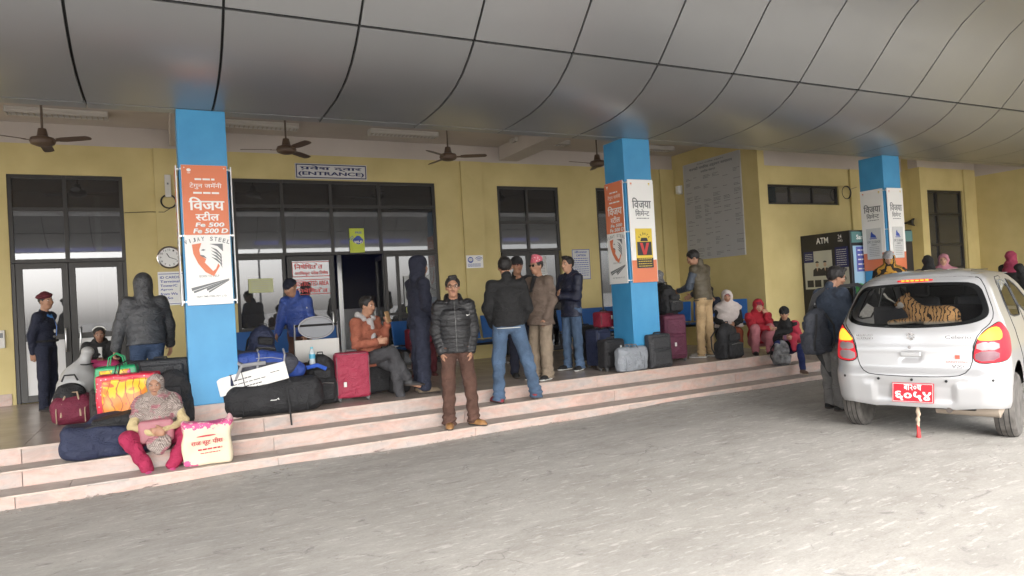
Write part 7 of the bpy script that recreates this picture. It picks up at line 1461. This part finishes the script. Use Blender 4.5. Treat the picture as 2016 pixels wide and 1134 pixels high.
P = onY(1530, 672, 8.30); o = thing('cloth_bag', 'red and white patterned cloth bag beside the woman in red', 'bag', (P.x, 8.30, PZ), 0, G_LUG); F = SDF((-.25, -.2, -.02), (.25, .2, .42), .01); F.box((0, 0, .17), (.18, .11, .17), .07, bulge=.02); F.wrinkle(.012, (16, 16, 16), 3); F.plane((0, 0, .003), (0, 0, -1)); F.build('bag', mat('red_lattice', (.36, .03, .025), .8, col2=(.60, .42, .36), nscale=22), o); strap(o, [(-.1, 0, .30), (-.08, 0, .40), (.08, 0, .40), (.1, 0, .30)], .008, C_RED, 'handle')
P, k = B(1548, 720, S2Z); backpack('black and white striped backpack on the step in front of the black beanie child', (P.x, P.y + .10, S2Z), D(-14), .28, .18, .40, mat('bag_black_white', (.02, .02, .022), .7, col2=(.30, .30, .31), nscale=9), (0, D(6)), seed=4)
o = backpack('slate blue backpack hanging from the shoulder of the man beside the car', (6.86, 5.62, .74), D(170), .34, .22, .54, cloth('backpack_slate', (.045, .05, .065), .6), (0, D(3)), seed=11)
P = onY(826, 665, 10.7); suitcase('dark red holdall on the bench behind the hooded man', (P.x, 10.75, PZ + .42), 0, .40, .24, .32, MATS['case_crimson'], wheels=0, pockets=0)
# --- benches
M_SEAT = mat('bench_blue', (.012, .085, .28), .35, metal=.2)
def bench(x, y, n, rz, label):
    o = thing('waiting_bench', label, 'bench', (x, y, PZ), rz, 'blue steel waiting benches along the wall')
    for i in range(n):
        cx = (i - (n - 1) / 2) * .56; MB().box((cx - .255, -.26, .41), (cx + .255, .20, .435), .012).build('seat', M_SEAT, o); MB().box((cx - .255, .0, 0), (cx + .255, .025, .42), .012, Matrix.Translation((0, .20, .46)) @ Matrix.Rotation(D(-14), 4, 'X')).build('backrest', M_SEAT, o)
    MB().box((-n * .28, -.04, .35), (n * .28, .03, .405), .004).build('beam', C_BLK, o)
    for q in (1, -1):
        MB().tube([(q * (n * .28 - .3), -.28, .015), (q * (n * .28 - .3), -.02, .05), (q * (n * .28 - .3), 0, .36)], .022, 8).tube([(q * (n * .28 - .3), 0, .05), (q * (n * .28 - .3), .28, .015)], .022, 8).build('leg', G_STEEL, o, True)
bench(1.75, 11.2, 3, 0, 'blue steel waiting bench in front of the entrance glazing, behind the luggage heap'); bench(4.6, 11.2, 4, 0, 'blue steel waiting bench between the main glazing and the third door')
bench(7.9, 11.2, 4, 0, 'blue steel waiting bench behind the second blue column'); bench(9.85, 10.75, 3, D(-70) + D(20), 'blue steel waiting bench below the grey notice board')
tag(MB().tube([(16.2, 9.0, 4.25), (18, 6.5, 4.1)], .006, 5).tube([(13.9, 8.9, 4.3), (16, 7.6, 4.0), (19, 5.9, 3.9)], .006, 5).build('overhead_cable', M_CB, None, True), 'thin black cables slung below the canopy at the upper right', 'cable')

# crumbs of broken stone along the step and loose grit on the forecourt
def grit():
    R = np.random.RandomState(5); V = []; Fc = []
    def chip(x, y, z, r):
        n_ = len(V); a = R.uniform(0, 6.28)
        for k in range(5): t = a + k * 1.256; q = r * R.uniform(.6, 1.3); V.append((x + q * math.cos(t) * 1.3, y + q * math.sin(t), z))
        V.append((x, y, z + r * R.uniform(.4, .8)))
        for k in range(5): Fc.append((n_ + k, n_ + (k + 1) % 5, n_ + 5))
    for _ in range(900):
        x = R.uniform(-6, 9.5); u_ = min(max((x - 1.5) / 5, 0), 1); chip(x, 7.40 - abs(R.normal(0, .09)), .020 + .045 * u_ * u_ * (3 - 2 * u_), R.uniform(.003, .013))
    for _ in range(700):
        x, y = R.uniform(-4, 10), R.uniform(1.2, 7.2); u_ = min(max((x - 1.5) / 5, 0), 1); chip(x, y, .006 + .045 * u_ * u_ * (3 - 2 * u_), R.uniform(.002, .007))
    o = link('gravel', np_mesh('gravel', V, Fc), mat('grit_stone', (.24, .20, .17), .9, col2=(.45, .40, .36), nscale=3)); tag(o, 'stone crumbs and grit along the foot of the steps', 'gravel', kind='stuff')
grit()
